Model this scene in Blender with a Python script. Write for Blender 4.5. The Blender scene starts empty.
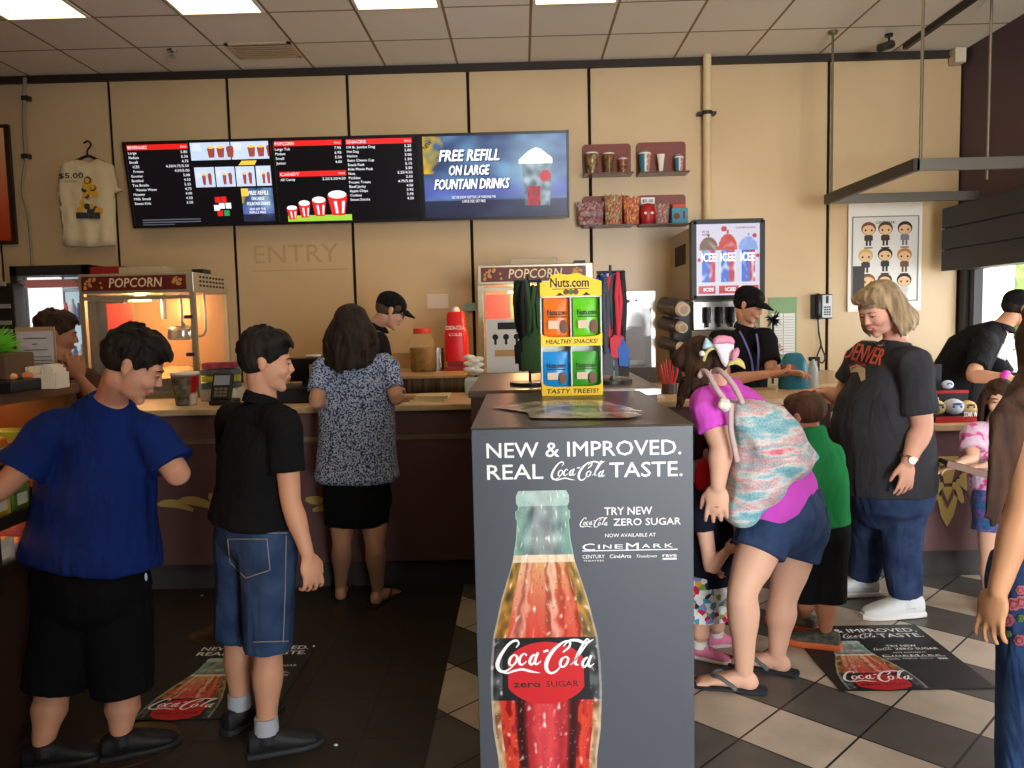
import bpy, bmesh, math, random
from mathutils import Vector, Matrix, noise
random.seed(7)
V = Vector
sc = bpy.context.scene
COL = sc.collection
# ---------------------------------------------------------------- camera model
FPX, CX, CY, EYE = 796.0, 512.0, 384.0, 1.5
_Y = V(((522-CX)/FPX, -(318-CY)/FPX, -1)).normalized()
_u = V((-math.sin(.022), math.cos(.022), 0))
_Z = (_u - _u.dot(_Y)*_Y).normalized()
_X = _Y.cross(_Z)
RC = Matrix((_X, _Y, _Z))
def ray(px, py): return RC @ V(((px-CX)/FPX, -(py-CY)/FPX, -1))
def P(px, py, y):
    d = ray(px, py); return V((0, 0, EYE)) + d*(y/d.y)
def G(px, py, z=0.0):
    d = ray(px, py); return V((0, 0, EYE)) + d*((z-EYE)/d.z)
cam = bpy.data.cameras.new('camera'); camo = bpy.data.objects.new('camera', cam); COL.objects.link(camo)
cam.sensor_width = 36; cam.lens = 36*FPX/1024; cam.clip_start = .05; cam.clip_end = 200
camo.matrix_world = Matrix.Translation((0, 0, EYE)) @ RC.to_4x4()
sc.camera = camo
sc.view_settings.view_transform = 'Standard'; sc.view_settings.look = 'None'
sc.view_settings.gamma = 1; sc.view_settings.use_curve_mapping = False
sc.view_settings.exposure = 0.0
# ---------------------------------------------------------------- materials
def lin(c):
    r = []
    for v in c[:3]:
        v = v/255
        r.append(v/12.92 if v <= .04045 else ((v+.055)/1.055)**2.4)
    return (r[0], r[1], r[2], 1)
MC = {}
def M(name, col=(128,128,128), rough=.6, metal=0, spec=.4, var=None, bump=None, emit=None, alpha=1, trans=0, coat=0, dirs=(1,1,1), sheen=0, wrinkle=0):
    if name in MC: return MC[name]
    m = bpy.data.materials.new(name); m.use_nodes = True; nt = m.node_tree; b = nt.nodes['Principled BSDF']
    b.inputs['Base Color'].default_value = lin(col); b.inputs['Roughness'].default_value = rough
    b.inputs['Metallic'].default_value = metal; b.inputs['Specular IOR Level'].default_value = spec
    if alpha < 1: b.inputs['Alpha'].default_value = alpha
    if trans: b.inputs['Transmission Weight'].default_value = trans; b.inputs['IOR'].default_value = 1.35
    if coat: b.inputs['Coat Weight'].default_value = coat
    if sheen: b.inputs['Sheen Weight'].default_value = sheen
    if emit: b.inputs['Emission Color'].default_value = lin(col); b.inputs['Emission Strength'].default_value = emit
    N, L = nt.nodes.new, nt.links.new
    if var or bump:
        tc = N('ShaderNodeTexCoord'); mp = N('ShaderNodeMapping'); mp.inputs['Scale'].default_value = dirs
        L(tc.outputs['Object'], mp.inputs[0])
    if var:   # (scale, colour2, lo, hi)
        nz = N('ShaderNodeTexNoise'); nz.inputs['Scale'].default_value = var[0]; nz.inputs['Detail'].default_value = 4; L(mp.outputs[0], nz.inputs['Vector'])
        rp = N('ShaderNodeValToRGB'); e = rp.color_ramp.elements
        e[0].color = lin(col); e[1].color = lin(var[1]); e[0].position = var[2] if len(var) > 2 else .35; e[1].position = var[3] if len(var) > 3 else .65
        L(nz.outputs['Fac'], rp.inputs[0]); L(rp.outputs[0], b.inputs['Base Color'])
    if bump:  # (scale, strength, distance)
        nb = N('ShaderNodeTexNoise'); nb.inputs['Scale'].default_value = bump[0]; nb.inputs['Detail'].default_value = 5; L(mp.outputs[0], nb.inputs['Vector'])
        bp = N('ShaderNodeBump'); bp.inputs['Strength'].default_value = bump[1]; bp.inputs['Distance'].default_value = bump[2] if len(bump) > 2 else .01
        L(nb.outputs['Fac'], bp.inputs['Height']); L(bp.outputs[0], b.inputs['Normal'])
    if wrinkle:
        tw = N('ShaderNodeTexCoord'); mw_ = N('ShaderNodeMapping'); mw_.inputs['Scale'].default_value = (1.25,1.25,.5); mw_.inputs['Rotation'].default_value = (.25,.35,0); L(tw.outputs['Object'], mw_.inputs[0])
        nw = N('ShaderNodeTexNoise'); nw.inputs['Scale'].default_value = 6.5; nw.inputs['Detail'].default_value = 2.5; nw.inputs['Distortion'].default_value = 1.3; L(mw_.outputs[0], nw.inputs['Vector'])
        bw_ = N('ShaderNodeBump'); bw_.inputs['Strength'].default_value = wrinkle; bw_.inputs['Distance'].default_value = .045; L(nw.outputs['Fac'], bw_.inputs['Height'])
        if bump: L(bw_.outputs[0], bp.inputs['Normal'])
        else: L(bw_.outputs[0], b.inputs['Normal'])
    MC[name] = m
    return m
def attr_mat(name, rough=.5, emit=0, spec=.3, bump=None):
    m = M(name, (200,200,200), rough, spec=spec, bump=bump); nt = m.node_tree; b = nt.nodes['Principled BSDF']
    a = nt.nodes.new('ShaderNodeVertexColor'); a.layer_name = 'Col'
    if emit:
        b.inputs['Base Color'].default_value = (0.01,0.01,0.01,1)
        nt.links.new(a.outputs[0], b.inputs['Emission Color']); b.inputs['Emission Strength'].default_value = emit
    else: nt.links.new(a.outputs[0], b.inputs['Base Color'])
    return m
PRINT = attr_mat('printed_card', .45)
PRINTG = attr_mat('printed_gloss', .2, spec=.5)
CLOTHPRINT = attr_mat('printed_cloth', .9, spec=.1, bump=(300,.3,.002))
SCREEN = attr_mat('screen_picture', .3, emit=.9)
# ---------------------------------------------------------------- mesh builder
WM = {}
_tc = {}
def frame(o, r, u): return (V(o), V(r).normalized(), V(u).normalized(), V(r).cross(V(u)).normalized())
class MB:
    def __init__(s): s.bm = bmesh.new(); s.col = None
    def _mi(s, f, mi):
        for q in f: q.material_index = mi
    def poly(s, pts, mi=0):
        f = s.bm.faces.new([s.bm.verts.new(V(p)) for p in pts]); f.material_index = mi; return f
    def box(s, a, b, mi=0, bev=0, mat=None, seg=2):
        a = V(a); b = V(b)
        r = bmesh.ops.create_cube(s.bm, size=1); vs = r['verts']; c = (a+b)/2; d = b-a
        for v in vs: v.co = V((v.co.x*abs(d.x), v.co.y*abs(d.y), v.co.z*abs(d.z)))+c
        fs = {f for v in vs for f in v.link_faces}; s._mi(fs, mi)
        if bev:
            es = list({e for v in vs for e in v.link_edges})
            rr = bmesh.ops.bevel(s.bm, geom=es, offset=bev, segments=seg, affect='EDGES', profile=.5, material=mi)
            vs = list({v for f in rr['faces'] for v in f.verts} | {v for v in vs if v.is_valid})
        if mat is not None:
            for v in vs: v.co = mat @ v.co
        return vs
    def ring(s, c, r, u, rx, ry, n=16, p=2.0):
        vs = []
        for i in range(n):
            a = 2*math.pi*i/n; ca, sa = math.cos(a), math.sin(a)
            if p != 2: ca = math.copysign(abs(ca)**(2/p), ca); sa = math.copysign(abs(sa)**(2/p), sa)
            vs.append(s.bm.verts.new(c + r*(rx*ca) + u*(ry*sa)))
        return vs
    def skin(s, rings, mi=0, cap=True):
        n = len(rings[0])
        for a, b in zip(rings[:-1], rings[1:]):
            for i in range(n):
                s.bm.faces.new((a[i], a[(i+1) % n], b[(i+1) % n], b[i])).material_index = mi
        if cap:
            s.bm.faces.new(rings[0][::-1]).material_index = mi; s.bm.faces.new(rings[-1]).material_index = mi
    def cyl(s, a, b, r, r2=None, n=16, mi=0):
        a = V(a); b = V(b); r2 = r if r2 is None else r2
        t = (b-a).normalized(); x = t.orthogonal().normalized(); y = t.cross(x)
        s.skin([s.ring(a, x, y, r, r, n), s.ring(b, x, y, r2, r2, n)], mi)
    def lathe(s, c, prof, n=20, mi=0, ax=(0,0,1)):
        c = V(c); t = V(ax).normalized(); x = t.orthogonal().normalized(); y = t.cross(x)
        s.skin([s.ring(c+t*z, x, y, max(r,1e-4), max(r,1e-4), n) for r, z in prof], mi)
    def loft(s, rings, n=22, mi=0, p=2.0):   # rings: (centre, right, fwd, rx, ry)
        s.skin([s.ring(V(c), V(r), V(f), rx, ry, n, p) for c, r, f, rx, ry in rings], mi)
    def tube(s, pts, rad, n=10, mi=0, sub=3, round_=True, flat=1.0, ref=None):
        pts = [V(p) for p in pts]
        rad = [rad]*len(pts) if not hasattr(rad, '__len__') else list(rad)
        pp, rr = [], []
        if sub > 1 and len(pts) > 2:
            for i in range(len(pts)-1):
                p0 = pts[max(i-1,0)]; p1 = pts[i]; p2 = pts[i+1]; p3 = pts[min(i+2, len(pts)-1)]
                for k in range(sub):
                    t = k/sub
                    pp.append(.5*((2*p1)+(p2-p0)*t+(2*p0-5*p1+4*p2-p3)*t*t+(-p0+3*p1-3*p2+p3)*t**3)); 
                    tt = t*t*(3-2*t); rr.append(rad[i]*(1-tt)+rad[i+1]*tt)
            pp.append(pts[-1]); rr.append(rad[-1])
        else: pp, rr = pts, rad
        if round_:
            d0 = (pp[0]-pp[1]).normalized(); d1 = (pp[-1]-pp[-2]).normalized()
            pp = [pp[0]+d0*rr[0]*.8, pp[0]+d0*rr[0]*.5]+pp+[pp[-1]+d1*rr[-1]*.5, pp[-1]+d1*rr[-1]*.8]
            rr = [rr[0]*.45, rr[0]*.85]+rr+[rr[-1]*.85, rr[-1]*.45]
        x = None; rings = []
        for i, p in enumerate(pp):
            t = (pp[min(i+1,len(pp)-1)]-pp[max(i-1,0)]).normalized()
            if x is None:
                x = V(ref).cross(t) if ref is not None else t.orthogonal()
                if x.length < 1e-5: x = t.orthogonal()
                x.normalize()
            x = (x-t*x.dot(t)); 
            if x.length < 1e-6: x = t.orthogonal()
            x.normalize(); y = t.cross(x)
            rings.append(s.ring(p, x, y, rr[i], rr[i]*flat, n))
        s.skin(rings, mi)
    def ell(s, c, r, rot=None, mi=0, sub=3, n=None):
        g = bmesh.ops.create_icosphere(s.bm, subdivisions=sub, radius=1)
        rot = rot or Matrix.Identity(3); c = V(c)
        r = (r,r,r) if not hasattr(r,'__len__') else r
        for v in g['verts']: v.co = c + rot @ V((v.co.x*r[0], v.co.y*r[1], v.co.z*r[2]))
        s._mi({f for v in g['verts'] for f in v.link_faces}, mi)
    def prism(s, fr, pts, d0, d1, mi=0):    # 2d polygon in frame, from depth d0 to d1
        o, r, u, nn = fr
        a = [s.bm.verts.new(o+r*x+u*y+nn*d0) for x, y in pts]; b = [s.bm.verts.new(o+r*x+u*y+nn*d1) for x, y in pts]
        s.bm.faces.new(a[::-1]).material_index = mi; s.bm.faces.new(b).material_index = mi
        for i in range(len(a)):
            j = (i+1) % len(a); s.bm.faces.new((a[i],a[j],b[j],b[i])).material_index = mi
    def rect(s, fr, x0, y0, x1, y1, d=0, mi=0, th=0):
        if th: s.prism(fr, [(x0,y0),(x1,y0),(x1,y1),(x0,y1)], d, d+th, mi)
        else:
            o, r, u, nn = fr
            s.poly([o+r*x+u*y+nn*d for x, y in ((x0,y0),(x1,y0),(x1,y1),(x0,y1))], mi)
    def disc(s, fr, x, y, r, d=0, mi=0, n=20, ry=None, th=0):
        ry = ry or r; pts = [(x+r*math.cos(6.2832*i/n), y+ry*math.sin(6.2832*i/n)) for i in range(n)]
        s.fpoly(fr, pts, d, mi, th)
    def fpoly(s, fr, pts, d=0, mi=0, th=0):
        if th: s.prism(fr, pts, d, d+th, mi)
        else:
            o, r, u, nn = fr; s.poly([o+r*x+u*y+nn*d for x, y in pts], mi)
    def ribbon(s, fr, pts, d=0, mi=0, sub=5, k=1.0, ox=0, oy=0):   # calligraphic stroke: (x,y,w)
        q = []
        pts = [V(p) for p in pts]
        for i in range(len(pts)-1):
            p0 = pts[max(i-1,0)]; p1 = pts[i]; p2 = pts[i+1]; p3 = pts[min(i+2,len(pts)-1)]
            for j in range(sub):
                t = j/sub; q.append(.5*((2*p1)+(p2-p0)*t+(2*p0-5*p1+4*p2-p3)*t*t+(-p0+3*p1-3*p2+p3)*t**3))
        q.append(pts[-1]); o, r, u, nn = fr; L = []
        for i, p in enumerate(q):
            t = q[min(i+1,len(q)-1)]-q[max(i-1,0)]; t = V((t.x, t.y))
            if t.length < 1e-6: t = V((1,0))
            t.normalize(); w = max(p.z,.3)*.5
            f = lambda x, y: s.bm.verts.new(o+r*(ox+x*k)+u*(oy-y*k)+nn*d)
            L.append((f(p.x-t.y*w, p.y+t.x*w), f(p.x+t.y*w, p.y-t.x*w)))
        for a, b in zip(L[:-1], L[1:]): s.bm.faces.new((a[0],a[1],b[1],b[0])).material_index = mi
    def text(s, fr, txt, x, y, h, mi=0, w=None, align='L', bold=0, shear=0, d=0, th=0):
        if bold > 0 and not th:
            bb = bold*h*.75; W = 0
            for k_, (ex, ey) in enumerate(((-bb,0),(bb,0),(0,-bb),(0,bb))): W = s.text(fr, txt, x+ex, y+ey, h, mi, w, align, 0, shear, d+k_*2e-6)
            return W
        key = (txt, bold, shear)
        if key not in _tc:
            cu = bpy.data.curves.new('t', 'FONT'); cu.body = txt; cu.size = 1; cu.offset = bold; cu.shear = shear; cu.resolution_u = 2
            ob = bpy.data.objects.new('t', cu); COL.objects.link(ob); bpy.context.view_layer.update()
            me = bpy.data.meshes.new_from_object(ob); bpy.data.objects.remove(ob); bpy.data.curves.remove(cu)
            co = [tuple(v.co) for v in me.vertices]; fc = [tuple(p.vertices) for p in me.polygons]; bpy.data.meshes.remove(me)
            x0 = min((c[0] for c in co), default=0); x1 = max((c[0] for c in co), default=1)
            _tc[key] = (co, fc, x0, x1)
        co, fc, x0, x1 = _tc[key]
        ky = h/.73; kx = ky if w is None else w/max(x1-x0,1e-6); W = (x1-x0)*kx
        ox = {'L':0,'C':-W/2,'R':-W}[align]
        o, r, u, nn = fr
        vs = [s.bm.verts.new(o+r*(x+ox+(c[0]-x0)*kx)+u*(y+c[1]*ky)+nn*d) for c in co]
        for f in fc:
            try: s.bm.faces.new([vs[i] for i in f]).material_index = mi
            except ValueError: pass
        return W
    def paint(s, fr, x0, y0, x1, y1, nx, ny, fn, d=0, mi=0, mask=None, warp=None):   # fn(u,v)->(r,g,b 0-255)
        lay = s.bm.verts.layers.float_color.get('Col') or s.bm.verts.layers.float_color.new('Col')
        o, r, u, nn = fr; g = []
        for j in range(ny+1):
            row = []
            for i in range(nx+1):
                a, b = i/nx, j/ny
                c = fn(a, b)
                if mask and c is None: row.append(None); continue
                x = x0+(x1-x0)*a; y = y0+(y1-y0)*b; dd = d
                p = o+r*x+u*y+nn*dd
                if warp: p = p + warp(a, b)
                v = s.bm.verts.new(p); v[lay] = lin(c); row.append(v)
            g.append(row)
        for j in range(ny):
            for i in range(nx):
                q = (g[j][i], g[j][i+1], g[j+1][i+1], g[j+1][i])
                if None in q: continue
                s.bm.faces.new(q).material_index = mi
    def build(s, name, mats, parent=None, base=None, local=False, smooth=False, recalc=True):
        if recalc: bmesh.ops.recalc_face_normals(s.bm, faces=[f for f in s.bm.faces if len(f.verts) > 0]) if recalc == True and not getattr(s,'flat2d',False) else None
        me = bpy.data.meshes.new(name); s.bm.to_mesh(me); s.bm.free()
        return mkobj(name, me, mats, parent, base, local, smooth)
def mkobj(name, me, mats, parent=None, base=None, local=False, smooth=False):
    for m in (mats if isinstance(mats, (list, tuple)) else [mats]): me.materials.append(m)
    ob = bpy.data.objects.new(name, me); COL.objects.link(ob)
    if smooth:
        me.shade_smooth()
        if smooth != 2: me.set_sharp_from_angle(angle=math.radians(40))
    if parent is not None:
        ob.parent = parent
        W = WM[parent.name]
        if not local: me.transform(W.inverted())
        WM[ob.name] = W.copy()
    else:
        if not local:
            if base is None:
                xs = [v.co for v in me.vertices]
                base = V(((min(v.x for v in xs)+max(v.x for v in xs))/2, (min(v.y for v in xs)+max(v.y for v in xs))/2, min(v.z for v in xs)))
            me.transform(Matrix.Translation(-V(base)))
            ob.location = V(base); WM[ob.name] = Matrix.Translation(V(base))
        else: WM[ob.name] = Matrix.Identity(4)
    return ob
def tag(o, label, cat, group=None, kind=None):
    if label: o['label'] = label
    if cat: o['category'] = cat
    if group: o['group'] = group
    if kind: o['kind'] = kind
    return o
def thing(name, label, cat, loc=(0,0,0), rz=0, group=None):
    o = bpy.data.objects.new(name, None); COL.objects.link(o); o.empty_display_size = .1
    o.location = V(loc); o.rotation_euler = (0,0,rz)
    WM[o.name] = Matrix.Translation(V(loc)) @ Matrix.Rotation(rz, 4, 'Z')
    return tag(o, label, cat, group)
def copy_tree(o, loc=None, label=None, parent=None, rz=None):
    c = o.copy(); COL.objects.link(c); c.parent = parent
    if loc is not None: c.location = V(loc)
    if rz is not None: c.rotation_euler = (0,0,rz)
    if label: c['label'] = label
    for ch in list(o.children): copy_tree(ch, parent=c)
    return c
def struct(ob): ob['kind'] = 'structure'; return ob
# common materials
BLACK = M('black_plastic', (22,22,23), .45); DARK = M('dark_metal', (48,46,44), .5, .3)
STEEL = M('brushed_steel', (170,168,162), .3, .9, var=(6,(150,148,142)), dirs=(1,1,12)); WHITE = M('white_plastic', (225,222,215), .5)
CHROME = M('chrome', (200,200,200), .12, 1)
WHITEINK = M('white_ink', (238,238,236), .5); REDINK = M('red_ink', (196,22,30), .5); BLACKINK = M('black_ink', (20,18,18), .6)
def nz(x, y, z=0, s=1): return noise.noise(V((x*s, y*s, z)))
def mix(a, b, t):
    t = max(0, min(1, t)); return tuple(a[i]*(1-t)+b[i]*t for i in range(3))
# ================================================================ ROOM
WY = 6.84; CEIL = 3.615; XR = 3.69; XL = -5.3; YB = -4.0
# floor: checkered strips of 30 cm tiles laid at 45 degrees
def floor_mat():
    m = bpy.data.materials.new('diagonal_tiles'); m.use_nodes = True; nt = m.node_tree; N, L = nt.nodes.new, nt.links.new
    b = nt.nodes['Principled BSDF']; tc = N('ShaderNodeTexCoord'); sx = N('ShaderNodeSeparateXYZ'); L(tc.outputs['Object'], sx.inputs[0])
    def mth(op, a, c=None):
        n = N('ShaderNodeMath'); n.operation = op
        for i, v in enumerate((a, c)):
            if v is None: continue
            if isinstance(v, (int, float)): n.inputs[i].default_value = v
            else: L(v, n.inputs[i])
        return n.outputs[0]
    X, Y = sx.outputs[0], sx.outputs[1]
    T = .298; q = math.sqrt(.5)
    bb = mth('DIVIDE', mth('SUBTRACT', mth('MULTIPLY', mth('ADD', X, Y), q), 1.84), T)
    aa = mth('DIVIDE', mth('SUBTRACT', mth('MULTIPLY', mth('SUBTRACT', Y, X), q), .80), T)
    fb = mth('FLOOR', bb); fa = mth('FLOOR', aa)
    par = mth('PINGPONG', fb, 1.0)     # even strips light, odd dark
    gb = mth('PINGPONG', bb, .5); ga = mth('PINGPONG', aa, .5)
    g = mth('LESS_THAN', mth('MINIMUM', ga, gb), .014)
    cmb = N('ShaderNodeCombineXYZ'); L(fa, cmb.inputs[0]); L(fb, cmb.inputs[1]); wn = N('ShaderNodeTexWhiteNoise'); L(cmb.outputs[0], wn.inputs[0])
    nzn = N('ShaderNodeTexNoise'); nzn.inputs['Scale'].default_value = 5; nzn.inputs['Detail'].default_value = 6; L(tc.outputs['Object'], nzn.inputs[0])
    f1 = N('ShaderNodeMix'); f1.data_type = 'RGBA'; f1.inputs[6].default_value = lin((196,182,164)); f1.inputs[7].default_value = lin((92,88,82)); L(par, f1.inputs[0])
    f2 = N('ShaderNodeMix'); f2.data_type = 'RGBA'; f2.blend_type = 'MULTIPLY'; L(f1.outputs[2], f2.inputs[6])
    rp = N('ShaderNodeValToRGB'); rp.color_ramp.elements[0].color = (.72,.70,.66,1); rp.color_ramp.elements[1].color = (1,1,1,1); rp.color_ramp.elements[0].position = .3; rp.color_ramp.elements[1].position = .6
    L(nzn.outputs[0], rp.inputs[0]); L(rp.outputs[0], f2.inputs[7]); f2.inputs[0].default_value = .8
    f3 = N('ShaderNodeMix'); f3.data_type = 'RGBA'; L(f2.outputs[2], f3.inputs[6]); f3.inputs[7].default_value = lin((28,24,20)); L(g, f3.inputs[0])
    L(f3.outputs[2], b.inputs['Base Color']); b.inputs['Roughness'].default_value = .38; b.inputs['Specular IOR Level'].default_value = .35
    bp = N('ShaderNodeBump'); bp.inputs['Strength'].default_value = .3; bp.inputs['Distance'].default_value = .003; bp.invert = True; L(g, bp.inputs['Height']); L(bp.outputs[0], b.inputs['Normal'])
    return m
m = MB(); m.box((XL-.2,YB-.2,-.1),(XR+3,WY+.2,0)); struct(m.build('floor', floor_mat(), local=True))
# black square tiles laid on the left half of the floor
def black_tiles():
    m = M('black_floor_tiles', (44,37,31), .42, spec=.35); nt = m.node_tree; N, L = nt.nodes.new, nt.links.new; b = nt.nodes['Principled BSDF']
    tc = N('ShaderNodeTexCoord'); br = N('ShaderNodeTexBrick'); br.offset = 0; br.inputs['Scale'].default_value = 1
    br.inputs['Brick Width'].default_value = .305; br.inputs['Row Height'].default_value = .305; br.inputs['Mortar Size'].default_value = .003
    br.inputs['Color1'].default_value = lin((42,36,31)); br.inputs['Color2'].default_value = lin((50,42,35)); br.inputs['Mortar'].default_value = lin((22,18,15))
    L(tc.outputs['Object'], br.inputs[0])
    nn = N('ShaderNodeTexNoise'); nn.inputs['Scale'].default_value = 9; nn.inputs['Detail'].default_value = 6; L(tc.outputs['Object'], nn.inputs[0])
    mx = N('ShaderNodeMix'); mx.data_type = 'RGBA'; mx.blend_type = 'OVERLAY'; mx.inputs[0].default_value = .35; L(br.outputs[0], mx.inputs[6]); L(nn.outputs[0], mx.inputs[7])
    L(mx.outputs[2], b.inputs['Base Color']); return m
m = MB(); m.box((XL,YB,0.0005),(-.36,4.44,.004)); struct(m.build('floor', black_tiles(), local=True))
# ceiling with a 2 ft grid
def ceil_mat():
    m = M('ceiling_tiles', (150,128,98), .9, spec=.1); nt = m.node_tree; N, L = nt.nodes.new, nt.links.new; b = nt.nodes['Principled BSDF']
    tc = N('ShaderNodeTexCoord'); mp = N('ShaderNodeMapping'); mp.inputs['Location'].default_value = (2.285+.598*10, -5.595+.61*12, 0); L(tc.outputs['Object'], mp.inputs[0])
    br = N('ShaderNodeTexBrick'); br.offset = 0; br.inputs['Scale'].default_value = 1
    br.inputs['Brick Width'].default_value = .598; br.inputs['Row Height'].default_value = .61; br.inputs['Mortar Size'].default_value = .011; br.inputs['Mortar Smooth'].default_value = .2
    br.inputs['Color1'].default_value = lin((236,230,216)); br.inputs['Color2'].default_value = lin((230,224,210)); br.inputs['Mortar'].default_value = lin((150,126,92))
    L(mp.outputs[0], br.inputs[0]); L(br.outputs[0], b.inputs['Base Color'])
    bp = N('ShaderNodeBump'); bp.inputs['Strength'].default_value = .4; bp.inputs['Distance'].default_value = .006; L(br.outputs['Fac'], bp.inputs['Height']); L(bp.outputs[0], b.inputs['Normal'])
    return m
m = MB(); m.box((XL-.2,YB-.2,CEIL),(XR+.05,WY+.2,CEIL+.1)); struct(m.build('ceiling', ceil_mat(), local=True))
# panelled back wall
WALLM = M('tan_wall_panel', (212,184,142), .34, spec=.45, var=(.9,(203,174,131)), bump=(30,.05,.01))
m = MB(); m.box((XL-.2,WY,0),(XR+.2,WY+.15,CEIL)); struct(m.build('wall_back', M('wall_joint',(26,17,10),.9), local=True))
m = MB()
xs = [-5.45,-4.44,-3.43,-2.43,-1.42,-.41,.60,1.59,2.59,XR]
for a, b in zip(xs[:-1], xs[1:]): m.box((a+.013,WY-.02,.02),(b-.013,WY,CEIL-.05), bev=.003)
pan = m.build('wall_back_panels', WALLM, local=True); struct(pan)
m = MB(); m.box((XL,WY-.045,CEIL-.05),(XR,WY,CEIL)); m.box((XL,WY-.06,CEIL-.062),(XR,WY,CEIL-.048)); struct(m.build('trim_1', M('dark_crown_trim',(44,34,24),.6), local=True))
# ghost lettering left on the wall panel
m = MB(); m.flat2d = True; fr = frame(P(264,268,WY-.021), (1,0,0), (0,0,1)); m.text(fr, 'ENTRY', -.08, .04, .16, w=.72, bold=.01)
m.rect(fr, -.1, -.03, .72, -.02); struct(m.build('trim_2', M('ghost_letters',(190,160,118),.4)))
# right wall: dark soffit above an opening
PURP = M('aubergine_paint', (78,56,68), .55, bump=(40,.05))
m = MB()
m.box((XR,YB,2.2),(XR+.15,WY,CEIL)); m.box((XR,YB,0),(XR+.15,3.2,2.2)); m.box((XR,3.2,0),(XR+.15,WY,.95)); m.box((XR,WY-.12,.95),(XR+.15,WY,2.2), 1)
struct(m.build('wall_right', [PURP, M('dark_post',(32,26,28),.5)], local=True))
m = MB(); m.box((XL-.15,YB,0),(XL,WY,CEIL)); struct(m.build('wall_left', M('left_wall_paint',(150,110,75),.7), local=True))
# front wall behind the camera with storefront openings
m = MB(); m.box((XL,YB-.15,0),(XR,YB,.25)); m.box((XL,YB-.15,2.75),(XR,YB,CEIL))
m.box((XL,YB-.15,.25),(.2,YB,2.75))  # left bays filled in to keep daylight off the left side
for x in (.2, 1.5, XR-.12): m.box((x,YB-.15,.25),(x+.12,YB,2.75))
struct(m.build('wall_front', M('storefront_frame',(70,60,55),.6), local=True))
m = MB(); m.box((.35,YB,0),(.47,-.7,CEIL)); struct(m.build('wall_light_blocker', M('blocker_paint',(150,120,92),.7), local=True))  # unseen wall added to shade the left of the room from daylight
# window in the right wall opening
m = MB(); 
for y in (3.2, 4.45, 5.55, 6.66): m.box((XR+.03,y-.03,.95),(XR+.1,y+.03,2.2))
m.box((XR+.03,3.2,2.15),(XR+.1,WY-.1,2.2)); m.box((XR+.03,3.2,.95),(XR+.1,WY-.1,1.0))
struct(m.build('window_1', M('window_frame_dark',(58,56,58),.5), local=True))
# outdoor wall and trees beyond that window
m = MB(); m.box((5.52,9.6,0),(5.86,10.2,4.5)); m.box((5.36,9.3,0),(5.47,9.5,1.62),1); m.box((5.10,9.0,0),(5.20,9.1,4.5),1)
struct(m.build('wall_outside', [M('pale_stucco',(206,196,178),.9), M('grey_pillar',(110,112,114),.8)], local=True))
def bush(loc, r, nleaf, label):
    m = MB(); rnd = random.Random(int(r*100))
    m.cyl(V(loc), V(loc)+V((0,0,r*1.2)), .06, .04, 8, 1)
    for i in range(nleaf):
        d = V((rnd.gauss(0,1),rnd.gauss(0,1),rnd.gauss(0,1))).normalized()*r*rnd.uniform(.5,1); c = V(loc)+V((0,0,r*1.3))+d
        a = V((rnd.gauss(0,1),rnd.gauss(0,1),rnd.gauss(0,1))).normalized(); b = a.orthogonal().normalized(); s = .09
        m.poly([c-a*s, c+b*s*.5, c+a*s, c-b*s*.5], 0)
    m.ell(V(loc)+V((0,0,r*1.3)), r*.75, mi=0)
    tag(m.build('tree', [M('tree_leaves',(70,98,46),.8,var=(7,(120,150,80))), M('bark',(80,60,40),.9)]), label, 'tree', 'trees outside the window')
bush((8.9,13.6,0), 1.5, 900, 'green leafy tree outside the right window, nearer one')
bush((12.6,13.0,0), 1.3, 900, 'green leafy tree outside the right window, farther to the right')
m = MB(); m.box((XR+.15,-5,-.12),(XR+12,20,-.02)); struct(m.build('ground', M('asphalt',(120,118,112),.9), local=True))
# baseboard / skirting of wall hidden; ceiling lights
LIT = M('light_diffuser', (255,228,176), .5, emit=2.6)
def ceiling_light(ix, y1, lab):
    x0 = -2.285+.598*ix
    t = thing('ceiling_light', lab, 'ceiling light', (x0+.3035,y1-.61,CEIL), group='fluorescent ceiling lights')
    m = MB(); a, b, c, d = x0+.012, x0+.586, y1-1.21, y1-.012; z = CEIL-.012
    for q in (((a,c,z),(a+.02,d,CEIL)),((b-.02,c,z),(b,d,CEIL)),((a+.02,c,z),(b-.02,c+.02,CEIL)),((a+.02,d-.02,z),(b-.02,d,CEIL))): m.box(*q)
    m.build('frame', WHITE, t)
    m = MB(); m.box((a+.02,c+.02,CEIL-.008),(b-.02,d-.02,CEIL-.002)); m.build('diffuser', LIT, t)
    return t
names = ['leftmost', 'second from left', 'third from left', 'fourth from left']
# the row whose far ends show, then the rows over the seating side (overhead and behind)
for k, ix in enumerate((-2, 0, 2, 4)): ceiling_light(ix, 5.595, f'white fluorescent panel recessed in the ceiling, {names[k]}')
for r, (y1, ixs) in enumerate(((5.595,(6,8)),(2.545,(-2,2,6)),(-.505,(-2,2,6)))):
    for k, ix in enumerate(ixs): ceiling_light(ix, y1, f'white fluorescent panel in ceiling overhead, row {r+2}, {["left","middle","right"][k]}')
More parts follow.
